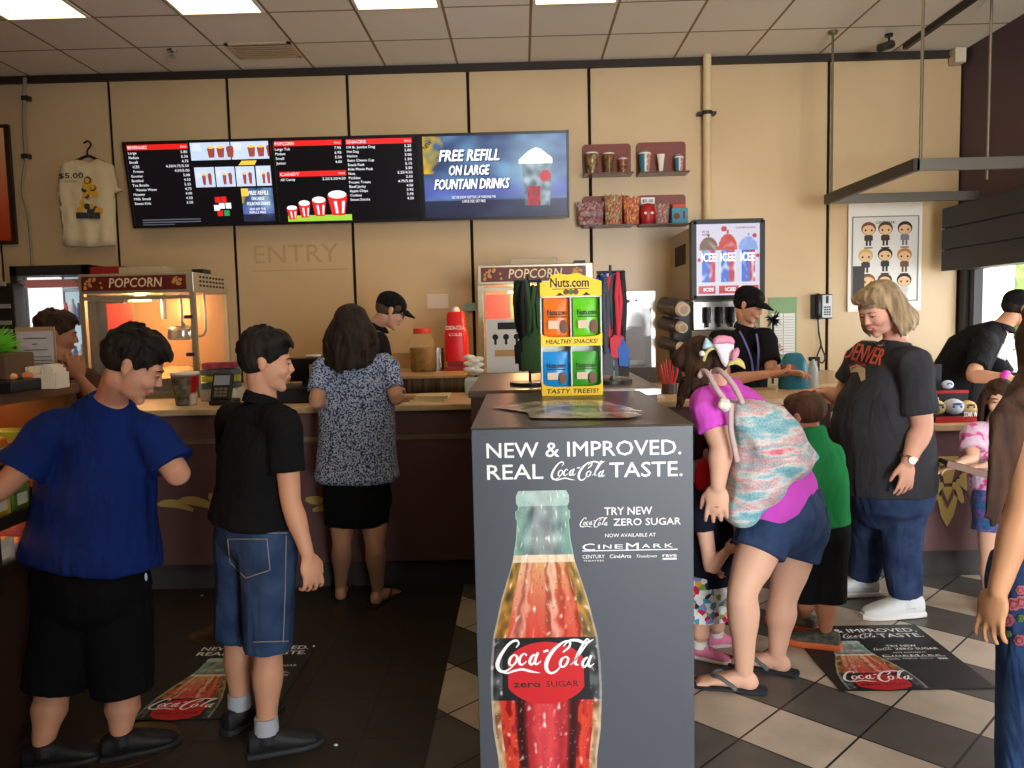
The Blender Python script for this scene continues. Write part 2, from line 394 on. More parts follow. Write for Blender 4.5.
# ceiling bits: vent, track, sprinklers, camera, speaker block
p = P(262,50,1); 
def CP(px, py, z=CEIL): return G(px, py, z)
a = CP(232,44); b = CP(292,42); 
t = thing('ceiling_vent', 'rectangular air vent in the ceiling above the menu screens', 'vent', (a+b)/2)
m = MB(); x0, x1, y0, y1 = -2.20, -1.70, 6.16, 6.50
for q in (((x0,y0,CEIL-.012),(x1,y0+.03,CEIL)),((x0,y1-.03,CEIL-.012),(x1,y1,CEIL)),((x0,y0,CEIL-.012),(x0+.03,y1,CEIL)),((x1-.03,y0,CEIL-.012),(x1,y1,CEIL))): m.box(*q)
m.build('frame', M('vent_cream',(196,176,144),.6), t)
m = MB(); m.box((x0+.03,y0+.03,CEIL-.003),(x1-.03,y1-.03,CEIL-.001)); m.build('backing', M('vent_dark',(60,44,28),.9), t)
for k in range(6):
    m = MB(); yy = y0+.055+k*.045; m.box((x0+.03,yy,CEIL-.011),(x1-.03,yy+.028,CEIL-.008)); m.build('louvre', M('vent_cream'), t)
m = MB(); tr0 = CP(972,0); tr1 = CP(905,44); m.box((tr1.x-.02,1.5,CEIL-.045),(tr1.x+.02,tr1.y,CEIL), bev=.004)
tag(m.build('ceiling_track', M('track_black',(30,24,20),.5)), 'black metal track running along the ceiling near the dark wall', 'ceiling track')
def sprinkler(px, py, lab):
    c = CP(px, py); t = thing('sprinkler', lab, 'sprinkler', c, group='ceiling sprinklers')
    m = MB(); m.lathe((c.x,c.y,CEIL-.02), [(.012,0),(.035,.008),(.04,.02)]); m.build('escutcheon', CHROME, t, smooth=True)
    m = MB(); m.cyl((c.x,c.y,CEIL-.07),(c.x,c.y,CEIL-.02),.008); m.lathe((c.x,c.y,CEIL-.075),[(.03,0),(.03,.004)],12); m.tube([(c.x-.02,c.y,CEIL-.07),(c.x-.015,c.y,CEIL-.04),(c.x,c.y,CEIL-.03)],.004,6); m.tube([(c.x+.02,c.y,CEIL-.07),(c.x+.015,c.y,CEIL-.04),(c.x,c.y,CEIL-.03)],.004,6); m.build('head', CHROME, t, smooth=True)
sprinkler(172, 50, 'chrome fire sprinkler hanging from the ceiling above the left menu screens')
# security camera
c = CP(889,34); t = thing('security_camera', 'small black bullet security camera on the ceiling at upper right', 'camera', c)
m = MB(); m.cyl((c.x,c.y,CEIL-.02),(c.x,c.y,CEIL),.03); m.tube([(c.x,c.y,CEIL-.01),(c.x,c.y,CEIL-.06),(c.x-.02,c.y-.02,CEIL-.08)],.009,8); m.build('bracket', BLACK, t, smooth=True)
m = MB(); m.cyl((c.x+.03,c.y+.02,CEIL-.07),(c.x-.09,c.y-.05,CEIL-.12),.032,.032,18); m.cyl((c.x-.09,c.y-.05,CEIL-.12),(c.x-.094,c.y-.053,CEIL-.1215),.026,.026,18); m.build('housing', M('camera_grey',(52,48,44),.4), t, smooth=True)
a = P(957,58,6.79); m = MB(); m.box((a.x-.06,WY-.14,a.z-.06),(a.x+.03,WY-.03,a.z+.06), bev=.008); tag(m.build('junction_box', M('cream_box',(214,200,168),.5)), 'cream electrical box in the top right corner of the tan wall', 'junction box')
m = MB(); a = P(707,56,6.75); b = P(708,400,6.75)
m.cyl((a.x,6.75,1.0),(a.x,6.75,CEIL),.034,.034,18); 
t = thing('wall_pipe', 'cream vertical pipe running from ceiling down the tan wall beside the red shelves', 'pipe', (a.x,6.75,1.0)); m.build('pipe', M('cream_pipe',(216,192,148),.45), t, smooth=True)
for z in (3.15, 2.0):
    m = MB(); m.lathe((a.x,6.75,z), [(.044,-.015),(.044,.015)], 18); m.box((a.x-.075,6.74,z-.012),(a.x+.075,6.82,z+.012)); m.build('clamp', DARK, t)
# conduit at far left
t = thing('conduit', 'thin grey electrical conduit and hanging cable on the far left of the tan wall', 'conduit', P(24,400,6.78))
m = MB(); m.tube([P(25,79,6.78),P(24,120,6.78),P(26,160,6.78)],.016,8); m.tube([P(26,160,6.78),P(22,190,6.78),P(28,215,6.78),P(32,262,6.78),P(33,330,6.78)],.012,8); m.build('cable', M('grey_conduit',(150,138,118),.5), t, smooth=True)
for y in (98,156):
    m = MB(); q = P(25,y,6.77); m.box((q.x-.03,6.76,q.z-.02),(q.x+.03,6.82,q.z+.02), bev=.004); m.build('clip', DARK, t)
# ================================================================ LOGOS AND PRINTS
SCRIPT = [
 [(188,347,3),(198,332,6),(188,321,8),(163,334,9),(135,372,12),(122,405,14),(128,426,12),(145,432,9),(165,422,5),(180,408,2)],
 [(126,424,3),(150,438,5),(180,430,8),(208,425,9),(238,433,8),(270,439,1)],
 [(180,372,5),(168,384,9),(163,402,9),(172,411,6),(186,399,8),(191,380,8),(180,371,5)],
 [(224,376,7),(216,368,5),(203,380,9),(198,398,10),(206,409,7),(224,396,3)],
 [(254,372,6),(242,380,9),(234,398,10),(241,409,7),(255,392,6)], [(264,365,9),(253,395,10),(257,408,7),(274,396,3)], [(282,363,8),(300,358,8)],
 [(350,366,5),(372,347,8),(374,328,7),(352,330,7),(318,358,12),(295,395,14),(292,425,13),(306,440,9),(325,434,7),(342,416,3)],
 [(352,345,3),(372,326,8),(400,324,10),(430,334,10),(457,321,2)],
 [(358,382,5),(345,392,9),(340,410,9),(349,419,6),(362,408,8),(368,389,8),(358,381,5)],
 [(376,412,3),(398,388,5),(428,345,6),(441,327,6),(432,322,6),(414,350,9),(396,388,11),(393,408,9),(404,412,4)],
 [(436,385,6),(424,394,9),(417,410,10),(425,420,7),(438,402,6)], [(449,378,9),(438,405,10),(442,419,7),(458,408,2)]]
def script_logo(mb, fr, x, y, w, d=0, mi=0):   # x,y = lower-left corner, w = width
    k = w/340.0
    for i, s in enumerate(SCRIPT): mb.ribbon(fr, s, d+i*2e-5, mi, 5, k, x-120*k, y+440*k)
def cinemark(mb, fr, x, y, w, h, d=0, mi=0):
    n = 'CINEMARK'; xx = x
    for i, c in enumerate(n):
        big = c in 'CM' and i in (0, 4); hh = h*(1.25 if big else .75); ww = w*(.13 if big else .085)
        if c == 'I': ww = w*.02
        mb.text(fr, c, xx, y-(h*.25 if big else 0), hh, mi, w=ww, bold=.012, d=d); xx += ww+w*.035
    mb.rect(fr, x, y-h*.42, x+w, y-h*.25, d, mi)
def bottle_profile(t):   # t 0 bottom(visible) .. 1 top; half width in bottle units
    K = [(0,.60),(.1,.545),(.22,.565),(.30,.61),(.41,.63),(.50,.62),(.574,.59),(.686,.485),(.80,.345),(.86,.305),(.915,.288),(.92,.305),(.942,.305),(.946,.275),(.957,.275),(.965,.295),(.985,.295),(1,.265)]
    for a, b in zip(K[:-1], K[1:]):
        if t <= b[0]: return a[1]+(b[1]-a[1])*(t-a[0])/(b[0]-a[0])
    return .33
def bottle_art(mb, fr, cx, y0, y1, hw, nx=110, ny=300, d=.0008, mi=0, ymin=-9):
    """printed glass bottle of iced cola; hw = half width at widest (0.65 units)"""
    k = hw/.65; rnd = random.Random(3); T = 1.0
    drops = [(rnd.uniform(-.95,.95), rnd.uniform(0,1), rnd.uniform(.0015,.004)) for _ in range(520)]
    def fn(a, t):
        b = a*2-1
        ab = abs(b)
        n = nz(b*4, t*14, 1, 2.0); n2 = nz(b*11, t*40, 5, 1.0); stripe = nz(b*6.5+.6*n, t*1.6, 9)
        glass = mix((150,196,176), (48,66,64), .5+.8*n); red = mix((186,46,46), (110,14,22), .5+1.1*stripe)
        if t > .815:      # empty neck
            c = mix((170,194,186),(84,96,98), .5+.9*nz(b*3,t*25,2)); c = mix(c,(112,168,146), ab**4)
            if ab < .35: c = mix(c,(150,150,150),.5)
            if t > .955: c = mix(c,(205,232,220),.5)
        elif t > .575:     # foaming amber to red liquid
            q = (t-.575)/.24; c = mix((204,72,60),(214,160,110), q**1.3+.3*stripe); c = mix(c,(240,214,190), max(0,.55*math.sin(b*9+1.5*n)))
            c = mix(c,(120,40,20), max(0,-1.3*stripe)*.8)
            if ab > .72: c = mix(c, mix((200,150,60),(60,60,30), .5+n), .85)
            if t > .795: c = mix(c,(240,225,200), .75)
        elif t > .39:     # black label band
            c = (34,36,38) if ab < .80 else mix((88,92,94),(30,32,34), .5+n)
        else:
            c = mix(red,(226,80,86), .35+.4*math.cos(b*5)); fl = math.cos(b*13)
            if ab > .30: c = mix(c,(44,18,20), max(0,fl)*.95)
            if ab > .84: c = mix((216,186,140),(120,80,50), .5+n)
            elif ab > .58 and n > -.1: c = mix(c,(232,84,44), .55)
        if n2 > .36 and not (.39 < t < .575 and ab < .8): c = mix(c,(250,240,230), min(1,(n2-.36)*2.5))
        if ab > .95: c = mix(c,(190,186,176), .6)
        for dx, dt, r in drops:
            if abs(t-dt) < r and abs(b-dx) < r*3 and not (.39 < t < .575 and abs(b) < .8):
                c = mix(c, (255,246,236) if b < dx and t > dt else (90,30,26), .38)
        return c
    # body grid follows the outline
    lay = mb.bm.verts.layers.float_color.get('Col') or mb.bm.verts.layers.float_color.new('Col')
    o, r, u, nn = fr; g = []
    t0 = max(0, (ymin-y0)/(y1-y0))
    for j in range(ny+1):
        t = t0+(1-t0)*j/ny; w = bottle_profile(t)*k; row = []
        for i in range(nx+1):
            a = i/nx; v = mb.bm.verts.new(o+r*(cx+(a*2-1)*w)+u*(y0+(y1-y0)*t)+nn*d); v[lay] = lin(fn(a, t)); row.append(v)
        g.append(row)
    for j in range(ny):
        for i in range(nx): mb.bm.faces.new((g[j][i],g[j][i+1],g[j+1][i+1],g[j+1][i])).material_index = mi
def cola_ad(fr, W, Hh, parent, prefix, nx=110, ny=300, eps=.001, inkc=None, small=True):
    """the printed advert: W x Hh panel, headline on top, bottle at lower left"""
    s = W/.56; INKM = inkc or WHITEINK
    m = MB(); m.flat2d = True; bx = W*.314; 
    ytop = Hh-.165*s; yb = ytop-1.06*s*.86
    if not small: yb = ytop-(ytop-.012)/.60
    bottle_art(m, fr, bx, yb, ytop, .150*s, nx, ny, d=eps, ymin=.006); m.build('bottle_print', PRINTG if small else PRINT, parent, smooth=2)['label'] = 'printed picture of a cola bottle'
    yl = yb+(ytop-yb)*.385; hb = (ytop-yb)*.185
    m = MB(); m.flat2d = True
    pts = []
    cxl = bx; ry = hb*.50; rx = .100*s
    for i in range(40):
        a = 6.2832*i/40; pts.append((cxl+rx*max(-.99,min(.99,1.12*math.cos(a))), yl+hb*.46+ry*1.0*math.sin(a)))
    m.fpoly(fr, pts, eps*1.6); m.build('label_disc_print', REDINK, parent)
    m = MB(); m.flat2d = True
    lg = .255*s; script_logo(m, fr, bx-lg*.5, yl+hb*.46, lg, eps*2.2); m.build('bottle_logo_print', WHITEINK, parent)
    m = MB(); m.flat2d = True
    m.text(fr, 'zero', bx-.085*s, yl+hb*.24, .018*s, w=.07*s, bold=.03, d=eps*2.2); m.text(fr, 'SUGAR', bx+.0*s, yl+hb*.24, .017*s, w=.085*s, d=eps*2.2)
    m.build('bottle_small_print', BLACKINK, parent)
    m = MB(); m.flat2d = True
    m.text(fr, 'NEW & IMPROVED.', .036*s, Hh-.078*s, .040*s, w=.495*s, bold=.018, d=eps)
    m.text(fr, 'REAL', .036*s, Hh-.134*s, .040*s, w=.143*s, bold=.018, d=eps); script_logo(m, fr, .20*s, Hh-.140*s, .138*s, eps)
    m.text(fr, 'TASTE.', .349*s, Hh-.134*s, .040*s, w=.185*s, bold=.018, d=eps)
    m.text(fr, 'TRY NEW', .395*s, Hh-.232*s, .021*s, w=.122*s, align='C', bold=.02, d=eps)
    script_logo(m, fr, .271*s, Hh-.263*s, .072*s, eps); m.text(fr, 'ZERO SUGAR', .357*s, Hh-.260*s, .019*s, w=.172*s, bold=.02, d=eps)
    m.text(fr, 'NOW AVAILABLE AT', .400*s, Hh-.290*s, .0095*s, w=.13*s, align='C', bold=.01, d=eps)
    cinemark(m, fr, .276*s, Hh-.320*s, .245*s, .015*s, eps)
    m.text(fr, 'CENTURY', .276*s, Hh-.345*s, .010*s, w=.057*s, d=eps); m.text(fr, 'THEATRES', .278*s, Hh-.353*s, .004*s, w=.053*s, d=eps)
    m.text(fr, 'CinéArts', .346*s, Hh-.345*s, .010*s, w=.055*s, bold=.02, d=eps); m.text(fr, 'Tinseltown', .415*s, Hh-.345*s, .008*s, w=.052*s, shear=.4, bold=.01, d=eps)
    m.text(fr, 'rave', .482*s, Hh-.344*s, .009*s, w=.036*s, bold=.04, d=eps); m.rect(fr, .482*s, Hh-.352*s, .518*s, Hh-.347*s, eps)
    m.build('headline_print', INKM, parent)

# ================================================================ CENTRAL KIOSK
KY = 1.90; a = P(472,427,KY); b = P(692,424,KY); kz = (a.z+b.z)/2; kx0, kx1 = a.x, b.x; KD = .86
kio = thing('advert_kiosk', 'tall dark grey box with a soft drink advert standing in the centre foreground', 'kiosk', ((kx0+kx1)/2, KY+KD/2, 0))
GREYV = M('grey_vinyl', (72,77,84), .42, spec=.4, bump=(14,.06,.004))
m = MB(); m.box((kx0,KY,0.03),(kx1,KY+KD,kz-.006), bev=.003); m.build('body', M('kiosk_side_grey',(66,62,62),.5), kio)
m = MB(); m.box((kx0-.002,KY-.004,.03),(kx1+.002,KY+.002,kz-.002), bev=.0015); m.build('front_panel', GREYV, kio)
m = MB(); m.box((kx0-.004,KY-.006,kz-.006),(kx1+.004,KY+KD+.004,kz), bev=.003); m.build('top', M('kiosk_top_brown',(64,56,50),.3,spec=.45), kio)
m = MB(); m.box((kx0+.03,KY+.03,0),(kx1-.03,KY+KD-.03,.03)); m.build('plinth', BLACK, kio)
frk = frame((kx0, KY-.004, 0), (1,0,0), (0,0,1))
cola_ad(frk, kx1-kx0, kz, kio, 'k', 120, 420)
# leaflet on top
m = MB(); m.flat2d = True; z = kz+.001
L0 = [P(492,408,1).x]
def T(px, py, z): return G(px, py, z)
pts = [(491,407),(530,402),(558,400),(600,400),(612,403),(643,411),(636,413),(642,415),(626,418),(530,418),(527,412)]
q = [T(x, y, z+.004) for x, y in pts]; c = sum(q, V())/len(q)
c.z = z+.014
for i in range(len(q)): m.poly([q[i], q[(i+1)%len(q)], c])
t = m.build('flyer_stack', M('glossy_flyer',(196,186,170),.18,spec=.6,var=(11,(120,108,98),.4,.6))); tag(t, 'loose pile of glossy folded flyers on top of the grey kiosk', 'flyers')
m = MB(); m.flat2d=True; q = [T(x, y, z+.012) for x, y in [(540,402),(598,401),(606,413),(545,415)]]
# snack display: cardboard stand with four pockets
DY = KY+.74; a = P(542,391,DY); b = P(603,390,DY); sx0, sx1 = a.x, b.x; sz = kz; SW = sx1-sx0; top = P(572,273,DY).z; mid = P(572,296,DY).z
SH = mid-sz
disp = thing('snack_display', 'yellow and white cardboard counter display with four pockets of snack bags on the kiosk', 'display', ((sx0+sx1)/2, DY+.06, sz))
YEL = M('yellow_card', (250,206,40), .6); WCARD = M('white_card', (226,232,226), .6)
fd = frame((sx0, DY, sz), (1,0,0), (0,0,1)); DD = .12
m = MB(); m.box((sx0,DY+DD-.004,sz),(sx1,DY+DD,mid)); m.box((sx0,DY+.01,sz),(sx0+.004,DY+DD,mid)); m.box((sx1-.004,DY+.01,sz),(sx1,DY+DD,mid)); m.box((sx0+SW/2-.002,DY+.02,sz),(sx0+SW/2+.002,DY+DD,mid))
m.box((sx0,DY+.01,sz),(sx1,DY+DD,sz+.004)); m.box((sx0,DY+.01,sz+SH*.5),(sx1,DY+DD,sz+SH*.5+.004)); m.box((sx0,DY+.01,mid-.004),(sx1,DY+DD,mid)); m.build('shelf_box', WCARD, disp)
def lip(y0, hgt, txt):
    m = MB(); pts = [(0,y0),(SW,y0),(SW,y0+hgt*1.5),(SW*.93,y0+hgt*1.12),(SW*.8,y0+hgt),(SW*.2,y0+hgt),(SW*.07,y0+hgt*1.12),(0,y0+hgt*1.5)]
    m.prism(fd, pts, 0, .003); o = m.build('pocket_front', YEL, disp)
    m = MB(); m.flat2d = True; m.text(fd, txt, SW/2, y0+hgt*.28, hgt*.5, w=SW*.84, align='C', bold=.03, shear=.15, d=.004); m.build('pocket_lettering', BLACKINK, disp)
lip(0, .03, 'TASTY TREEIS!'); lip(SH*.5, .03, 'HEALTHY SNACKS!')
m = MB(); hp = [(0,SH),(SW,SH),(SW,SH+(top-mid)*.62),(SW*.82,SH+(top-mid)*.78),(SW*.6,SH+(top-mid)*1.0),(SW*.45,SH+(top-mid)*.92),(SW*.3,SH+(top-mid)*1.0),(SW*.18,SH+(top-mid)*.9),(SW*.14,SH+(top-mid)*.65),(0,SH+(top-mid)*.6)]
m.prism(fd, hp, 0, .003); m.build('header_card', YEL, disp)
m = MB(); m.flat2d = True; m.text(fd, 'Nuts.com', SW*.17, SH+(top-mid)*.40, (top-mid)*.42, w=SW*.62, bold=.035, d=.004); m.rect(fd, SW*.2, SH+(top-mid)*.30, SW*.8, SH+(top-mid)*.33, .004)
for x in (.25,.68): m.fpoly(fd, [(SW*x,SH+.002),(SW*(x+.07),SH+(top-mid)*.16),(SW*(x+.14),SH+.002)], .004)
m.build('header_lettering', BLACKINK, disp)
m = MB(); m.flat2d = True
for x, c in ((.42,0),(.5,1),(.58,0)): m.disc(fd, SW*x, SH+(top-mid)*.18, SW*.045, .0045, c)
m.build('header_nut_print', [M('nut_brown',(120,60,30),.6), M('nut_green',(60,120,50),.6)], disp)
def snack_bag(x, zz, w, h, colr, dk, lab):
    t = thing('snack_bag', lab, 'snack bag', (x, DY+.06, zz), group=None)
    m = MB(); nx, ny = 8, 10; rows = []
    for sgn in (-1, 1):
        g = []
        for j in range(ny+1):
            r = []
            for i in range(nx+1):
                u, v = i/nx, j/ny; th = .022*(max(0,math.sin(math.pi*u))**.6)*(max(0,math.sin(math.pi*min(1,v*.95+.02)))**.6)*(1-.6*v)
                r.append(m.bm.verts.new(V((x+(u-.5)*w, DY+.055+sgn*th+.012*(1-v)*0+sgn*.0006, zz+v*h))))
            g.append(r)
        for j in range(ny):
            for i in range(nx): m.bm.faces.new((g[j][i],g[j][i+1],g[j+1][i+1],g[j+1][i]))
    m.build('pouch', M('bag_'+dk, colr, .3, spec=.5, bump=(40,.3,.003)), t, smooth=2)
    fb = frame((x-w/2, DY+.026, zz), (1,0,0), (0,.08,1)); m = MB(); m.flat2d = True
    m.text(fb, 'Nuts.com', w*.14, h*.60, h*.13, w=w*.72, bold=.03, d=.004); m.rect(fb, w*.14, h*.55, w*.86, h*.57, .004); m.build('bag_lettering', BLACKINK, t)
    m = MB(); m.flat2d = True; m.rect(fb, w*.16, h*.30, w*.55, h*.48, .004); m.build('bag_window', M('bag_window',(214,190,160),.5), t)
    m = MB(); m.flat2d = True; m.disc(fb, w*.74, h*.34, w*.14, .004, ry=h*.15); m.build('bag_nut_print', M('bag_nut',(110,62,34),.5), t)
bw = SW/2-.012; hh = SH*.46
snack_bag(sx0+SW*.25+.006, sz+SH*.5+.012, bw*1.0, hh, (238,120,28), 'orange', 'orange snack bag in the upper left pocket of the yellow display')
snack_bag(sx0+SW*.77, sz+SH*.5+.012, bw*1.02, hh, (110,206,30), 'lime', 'bright lime snack bag in the upper right pocket of the yellow display')
snack_bag(sx0+SW*.25, sz+.012, bw*1.0, SH*.40, (24,140,206), 'blue', 'blue snack bag in the lower left pocket of the yellow display')
snack_bag(sx0+SW*.74, sz+.012, bw*1.02, SH*.40, (62,160,40), 'green', 'green snack bag in the lower right pocket of the yellow display')

# lanyard racks left and right of the display (stand on the island behind)
IY0, IY1 = 3.27, 4.30; iz = P(560,389,IY0).z; ix0 = P(468,390,IY0).x; ix1 = P(660,386,IY0).x
isl = thing('counter_island', 'raised brown-topped counter block just behind the grey advert kiosk', 'counter', ((ix0+ix1)/2,(IY0+IY1)/2,0))
m = MB(); m.box((ix0+.01,IY0+.01,.0),(ix1-.01,IY1,iz-.03)); m.build('body', M('counter_face',(104,74,72),.5,bump=(20,.04)), isl)
m = MB(); m.box((ix0,IY0,iz-.03),(ix1,IY1,iz), bev=.004); m.build('top', M('island_top',(112,94,80),.35,spec=.4), isl)
m = MB(); m.box((ix1-.1,IY0-.004,iz-.03),(ix1+.003,IY0,iz-.008)); m.build('edge_trim', STEEL, isl)
def lanyards(cx, yy, cols, ztop, zbot, w, lab, n, seed, badges):
    rnd = random.Random(seed)
    base = V((cx, yy, iz)); t = thing('lanyard_rack', lab, 'lanyard rack', base)
    m = MB(); m.cyl(base, base+V((0,0,.015)), .09, .09, 20); m.cyl(base, (cx,yy,ztop+.03), .006); m.cyl((cx-.06,yy,ztop+.0),(cx+.06,yy,ztop+.0),.006); m.build('stand', BLACK, t, smooth=True)
    for i in range(n):
        x = cx+(i/(n-1)-.5)*w; y = yy+rnd.uniform(-.05,.05); zb = zbot+rnd.uniform(0,.16)
        m = MB(); q = rnd.uniform(.006,.014); pts = [(x,y,ztop-rnd.uniform(0,.03)),(x-q,y-.01,ztop-.10),(x-q*.8,y-.01,(ztop+zb)/2),(x,y,zb)]
        m.tube(pts, .0085, 6, sub=3, flat=.35, ref=(0,1,0)); m.tube([(p[0]+2*q*(0 if k in (0,3) else 1), p[1]+.015, p[2]) for k, p in enumerate(pts)], .0085, 6, sub=3, flat=.35, ref=(0,1,0))
        m.build('lanyard', cols[i % len(cols)], t, smooth=True)
    for i in range(badges):
        x = cx+rnd.uniform(-.5,.5)*w; z = zbot+rnd.uniform(-.02,.08); m = MB(); m.prism(frame((x,yy-.03-.004*i,z),(1,0,rnd.uniform(-.3,.3)),(0,0,1)), [(-.02,-.05),(.02,-.05),(.024,.03),(0,.05),(-.024,.03)], 0, .004)
        m.build('badge', cols[(i+1) % len(cols)], t)
LB = M('lanyard_black',(26,28,26),.7); LG = M('lanyard_green',(48,84,40),.7); LBL = M('lanyard_blue',(30,86,170),.6); LR = M('lanyard_red',(196,34,52),.6); LD = M('lanyard_grey',(60,64,72),.6)
lanyards(P(529,330,3.5).x, 3.5, [LB,LG,LG,LB,LB], P(529,281,3.5).z, P(529,358,3.5).z, .11, 'black and green lanyards hanging on a rack left of the yellow snack display', 17, 2, 12)
lanyards(P(611,330,3.5).x, 3.5, [LBL,LB,LR,LBL,LD], P(611,272,3.5).z, P(611,362,3.5).z, .11, 'blue, black and red lanyards hanging on a rack right of the yellow snack display', 17, 5, 9)

# ================================================================ COUNTERS
CY0 = 4.35; CY1 = 5.0; cz = P(440,404,CY0).z
FACE = M('counter_face'); TOPW = M('countertop_tan',(214,184,142),.35,var=(14,(196,164,122))); KICK = M('kick_grey',(66,64,62),.6); GOLD = M('gold_inlay',(190,164,92),.45)
def counter(name, lab, x0, x1, z, ):
    t = thing(name, lab, 'counter', ((x0+x1)/2, (CY0+CY1)/2, 0))
    m = MB(); m.box((x0,CY0+.02,.155),(x1,CY1,z-.035)); m.build('front', FACE, t)
    m = MB(); m.box((x0,CY0+.06,0),(x1,CY1,.155)); m.build('toe_kick', KICK, t)
    m = MB(); m.box((x0,CY0-.01,z-.035),(x1,CY1+.02,z), bev=.006); m.build('countertop', TOPW, t)
    return t
cl = counter('service_counter', 'long dark brown service counter with tan top on the left half', -3.1, ix0-.005, cz)
m = MB(); q = P(200,442,CY0); m.box((-3.1,CY0+.012,q.z-.013),(ix0-.01,CY0+.022,q.z+.013)); m.build('trim_strip', M('counter_trim',(150,132,112),.35,.4), cl)
q = P(219,460,CY0); m = MB(); m.box((q.x-.006,CY0+.012,.16),(q.x+.006,CY0+.022,cz-.04)); m.build('joint_strip', M('counter_trim'), cl)
fc = frame((0,CY0+.018,0),(1,0,0),(0,0,1))
def leaf(m, ax, az, bx, bz, w, bend=0):
    n = 8; up, dn = [], []
    for i in range(n+1):
        t = i/n; x = ax+(bx-ax)*t; z = az+(bz-az)*t+bend*math.sin(math.pi*t); ww = w*math.sin(math.pi*min(1,t**.7*.93))**.7
        dx, dz = bx-ax, bz-az; l = math.hypot(dx,dz); px, pz = -dz/l, dx/l
        up.append((x+px*ww/2, z+pz*ww/2)); dn.append((x-px*ww/2, z-pz*ww/2))
    m.fpoly(fc, dn+up[::-1][:-1], 0, 0, .004)
def cp(px, py): q = P(px, py, CY0); return q.x, q.z
for (a, b, w, bd) in (((155,505),(192,511),.045,.02),((176,501),(219,511),.05,.02),((208,494),(222,508),.055,0),((323,502),(305,500),.05,0),((345,507),(312,511),.045,.01)):
    m = MB(); leaf(m, *cp(*a), *cp(*b), w, bd); m.build('leaf_inlay', GOLD, cl)
xm = P(832,420,CY0).x; czr = P(975,424,CY0).z
cr = counter('service_counter', 'service counter with tan top beside the phone, behind the bending woman', ix1+.005, xm, cz-.01)
cr2 = counter('service_counter', 'lower brown counter with a gold leaf emblem at the right', xm+.005, XR-.02, czr)
m = MB(); ex, ez = cp(949,500)
m.prism(fc, [(ex,ez-.155),(ex-.035,ez-.09),(ex-.055,ez-.0),(ex-.045,ez+.045),(ex-.022,ez+.07),(ex+.022,ez+.07),(ex+.045,ez+.045),(ex+.055,ez-.0),(ex+.035,ez-.09)], 0, .004)
m.prism(fc, [(ex-.05,ez+.22),(ex-.02,ez+.09),(ex+.02,ez+.09),(ex+.05,ez+.22),(ex+.055,ez+.24),(ex-.055,ez+.24)], 0, .004)
for sg in (-1,1):
    for (x0,z0,x1,z1,w,bd) in ((.03,.10,.085,-.02,.045,.0),(.045,.11,.135,.03,.045,.015),(.06,.13,.17,.075,.045,.02),(.06,.17,.25,.10,.05,.03)): leaf(m, ex+sg*x0, ez+z0, ex+sg*x1, ez+z1, w*(-sg if False else 1), bd)
m.build('emblem', GOLD, cr2)
m = MB(); m.prism(frame((0,CY0+.0135,0),(1,0,0),(0,0,1)), [(ex,ez-.05),(ex-.04,ez+.04),(ex-.028,ez+.055),(ex,ez-.015),(ex+.028,ez+.055),(ex+.04,ez+.04)], 0, .0015); m.build('emblem_chevron', FACE, cr2)
# back counter along the wall
BY0 = 5.5; bz = 1.0
bc = thing('back_counter', 'tan topped back counter running along the wall behind the servers', 'counter', (0,6.1,0))
m = MB(); m.box((-2.97,BY0+.03,0),(2.6,WY-.06,bz-.03)); m.build('cabinet', M('cabinet_brown',(90,66,52),.5), bc)
m = MB(); m.box((-3.0,BY0,bz-.03),(2.6,WY-.05,bz), bev=.005); m.build('countertop', TOPW, bc)
# stainless warmer bench section
wx0, wx1 = P(395,380,5.4).x, P(466,380,5.4).x; wz = P(430,375,5.4).z
wb = thing('steel_bench', 'stainless steel warming bench under the pickle jar', 'bench', ((wx0+wx1)/2, 5.6, 0))
m = MB(); m.box((wx0,5.36,0),(wx1,5.46,wz-.02)); m.build('front_panel', M('polished_steel',(150,148,142),.22,1,var=(9,(80,78,74)),dirs=(3,1,.2)), wb)
m = MB(); m.box((wx0-.3,5.34,wz-.02),(wx1,6.3,wz), bev=.004); m.build('top', M('bench_top',(196,160,112),.3,.2), wb)
m = MB(); q0 = P(398,353,6.3); q1 = P(466,353,6.3); m.box((q0.x-.35,6.26,wz),(q1.x,6.3,q0.z)); m.build('backsplash', M('splash_tan',(176,140,92),.35,.2), wb)

# ================================================================ MENU SCREENS
ZT = P(345,136,6.57).z; ZB = P(345,223,6.68).z; XT0 = P(122,142,6.57).x; TWD = (P(569,130,6.57).x-XT0)/3
upv = V((0,-.11,ZT-ZB)).normalized(); TH = (V((0,-.11,ZT-ZB))).length
SWH = M('screen_white',(232,236,245),.5,emit=.85); SRED = M('screen_red',(214,32,30),.5,emit=.85); SBLK = M('screen_black',(17,15,19),.25,emit=.6,spec=.5); SBOX = M('screen_blue_box',(190,208,236),.5,emit=.85)
SYEL = M('screen_yellow',(240,196,70),.5,emit=.85); SGRN = M('screen_green',(40,150,84),.5,emit=.85); SGR = M('screen_grey',(96,98,112),.5,emit=.7); SCUP = M('screen_cup',(150,70,60),.5,emit=.8); SLIME = M('screen_lime',(150,200,60),.5,emit=.85)
labs = ['left wall menu screen listing beverages with combo pictures','middle wall menu screen listing popcorn, candy and snacks','right wall menu screen showing the free refill drink advert']
tvs = []
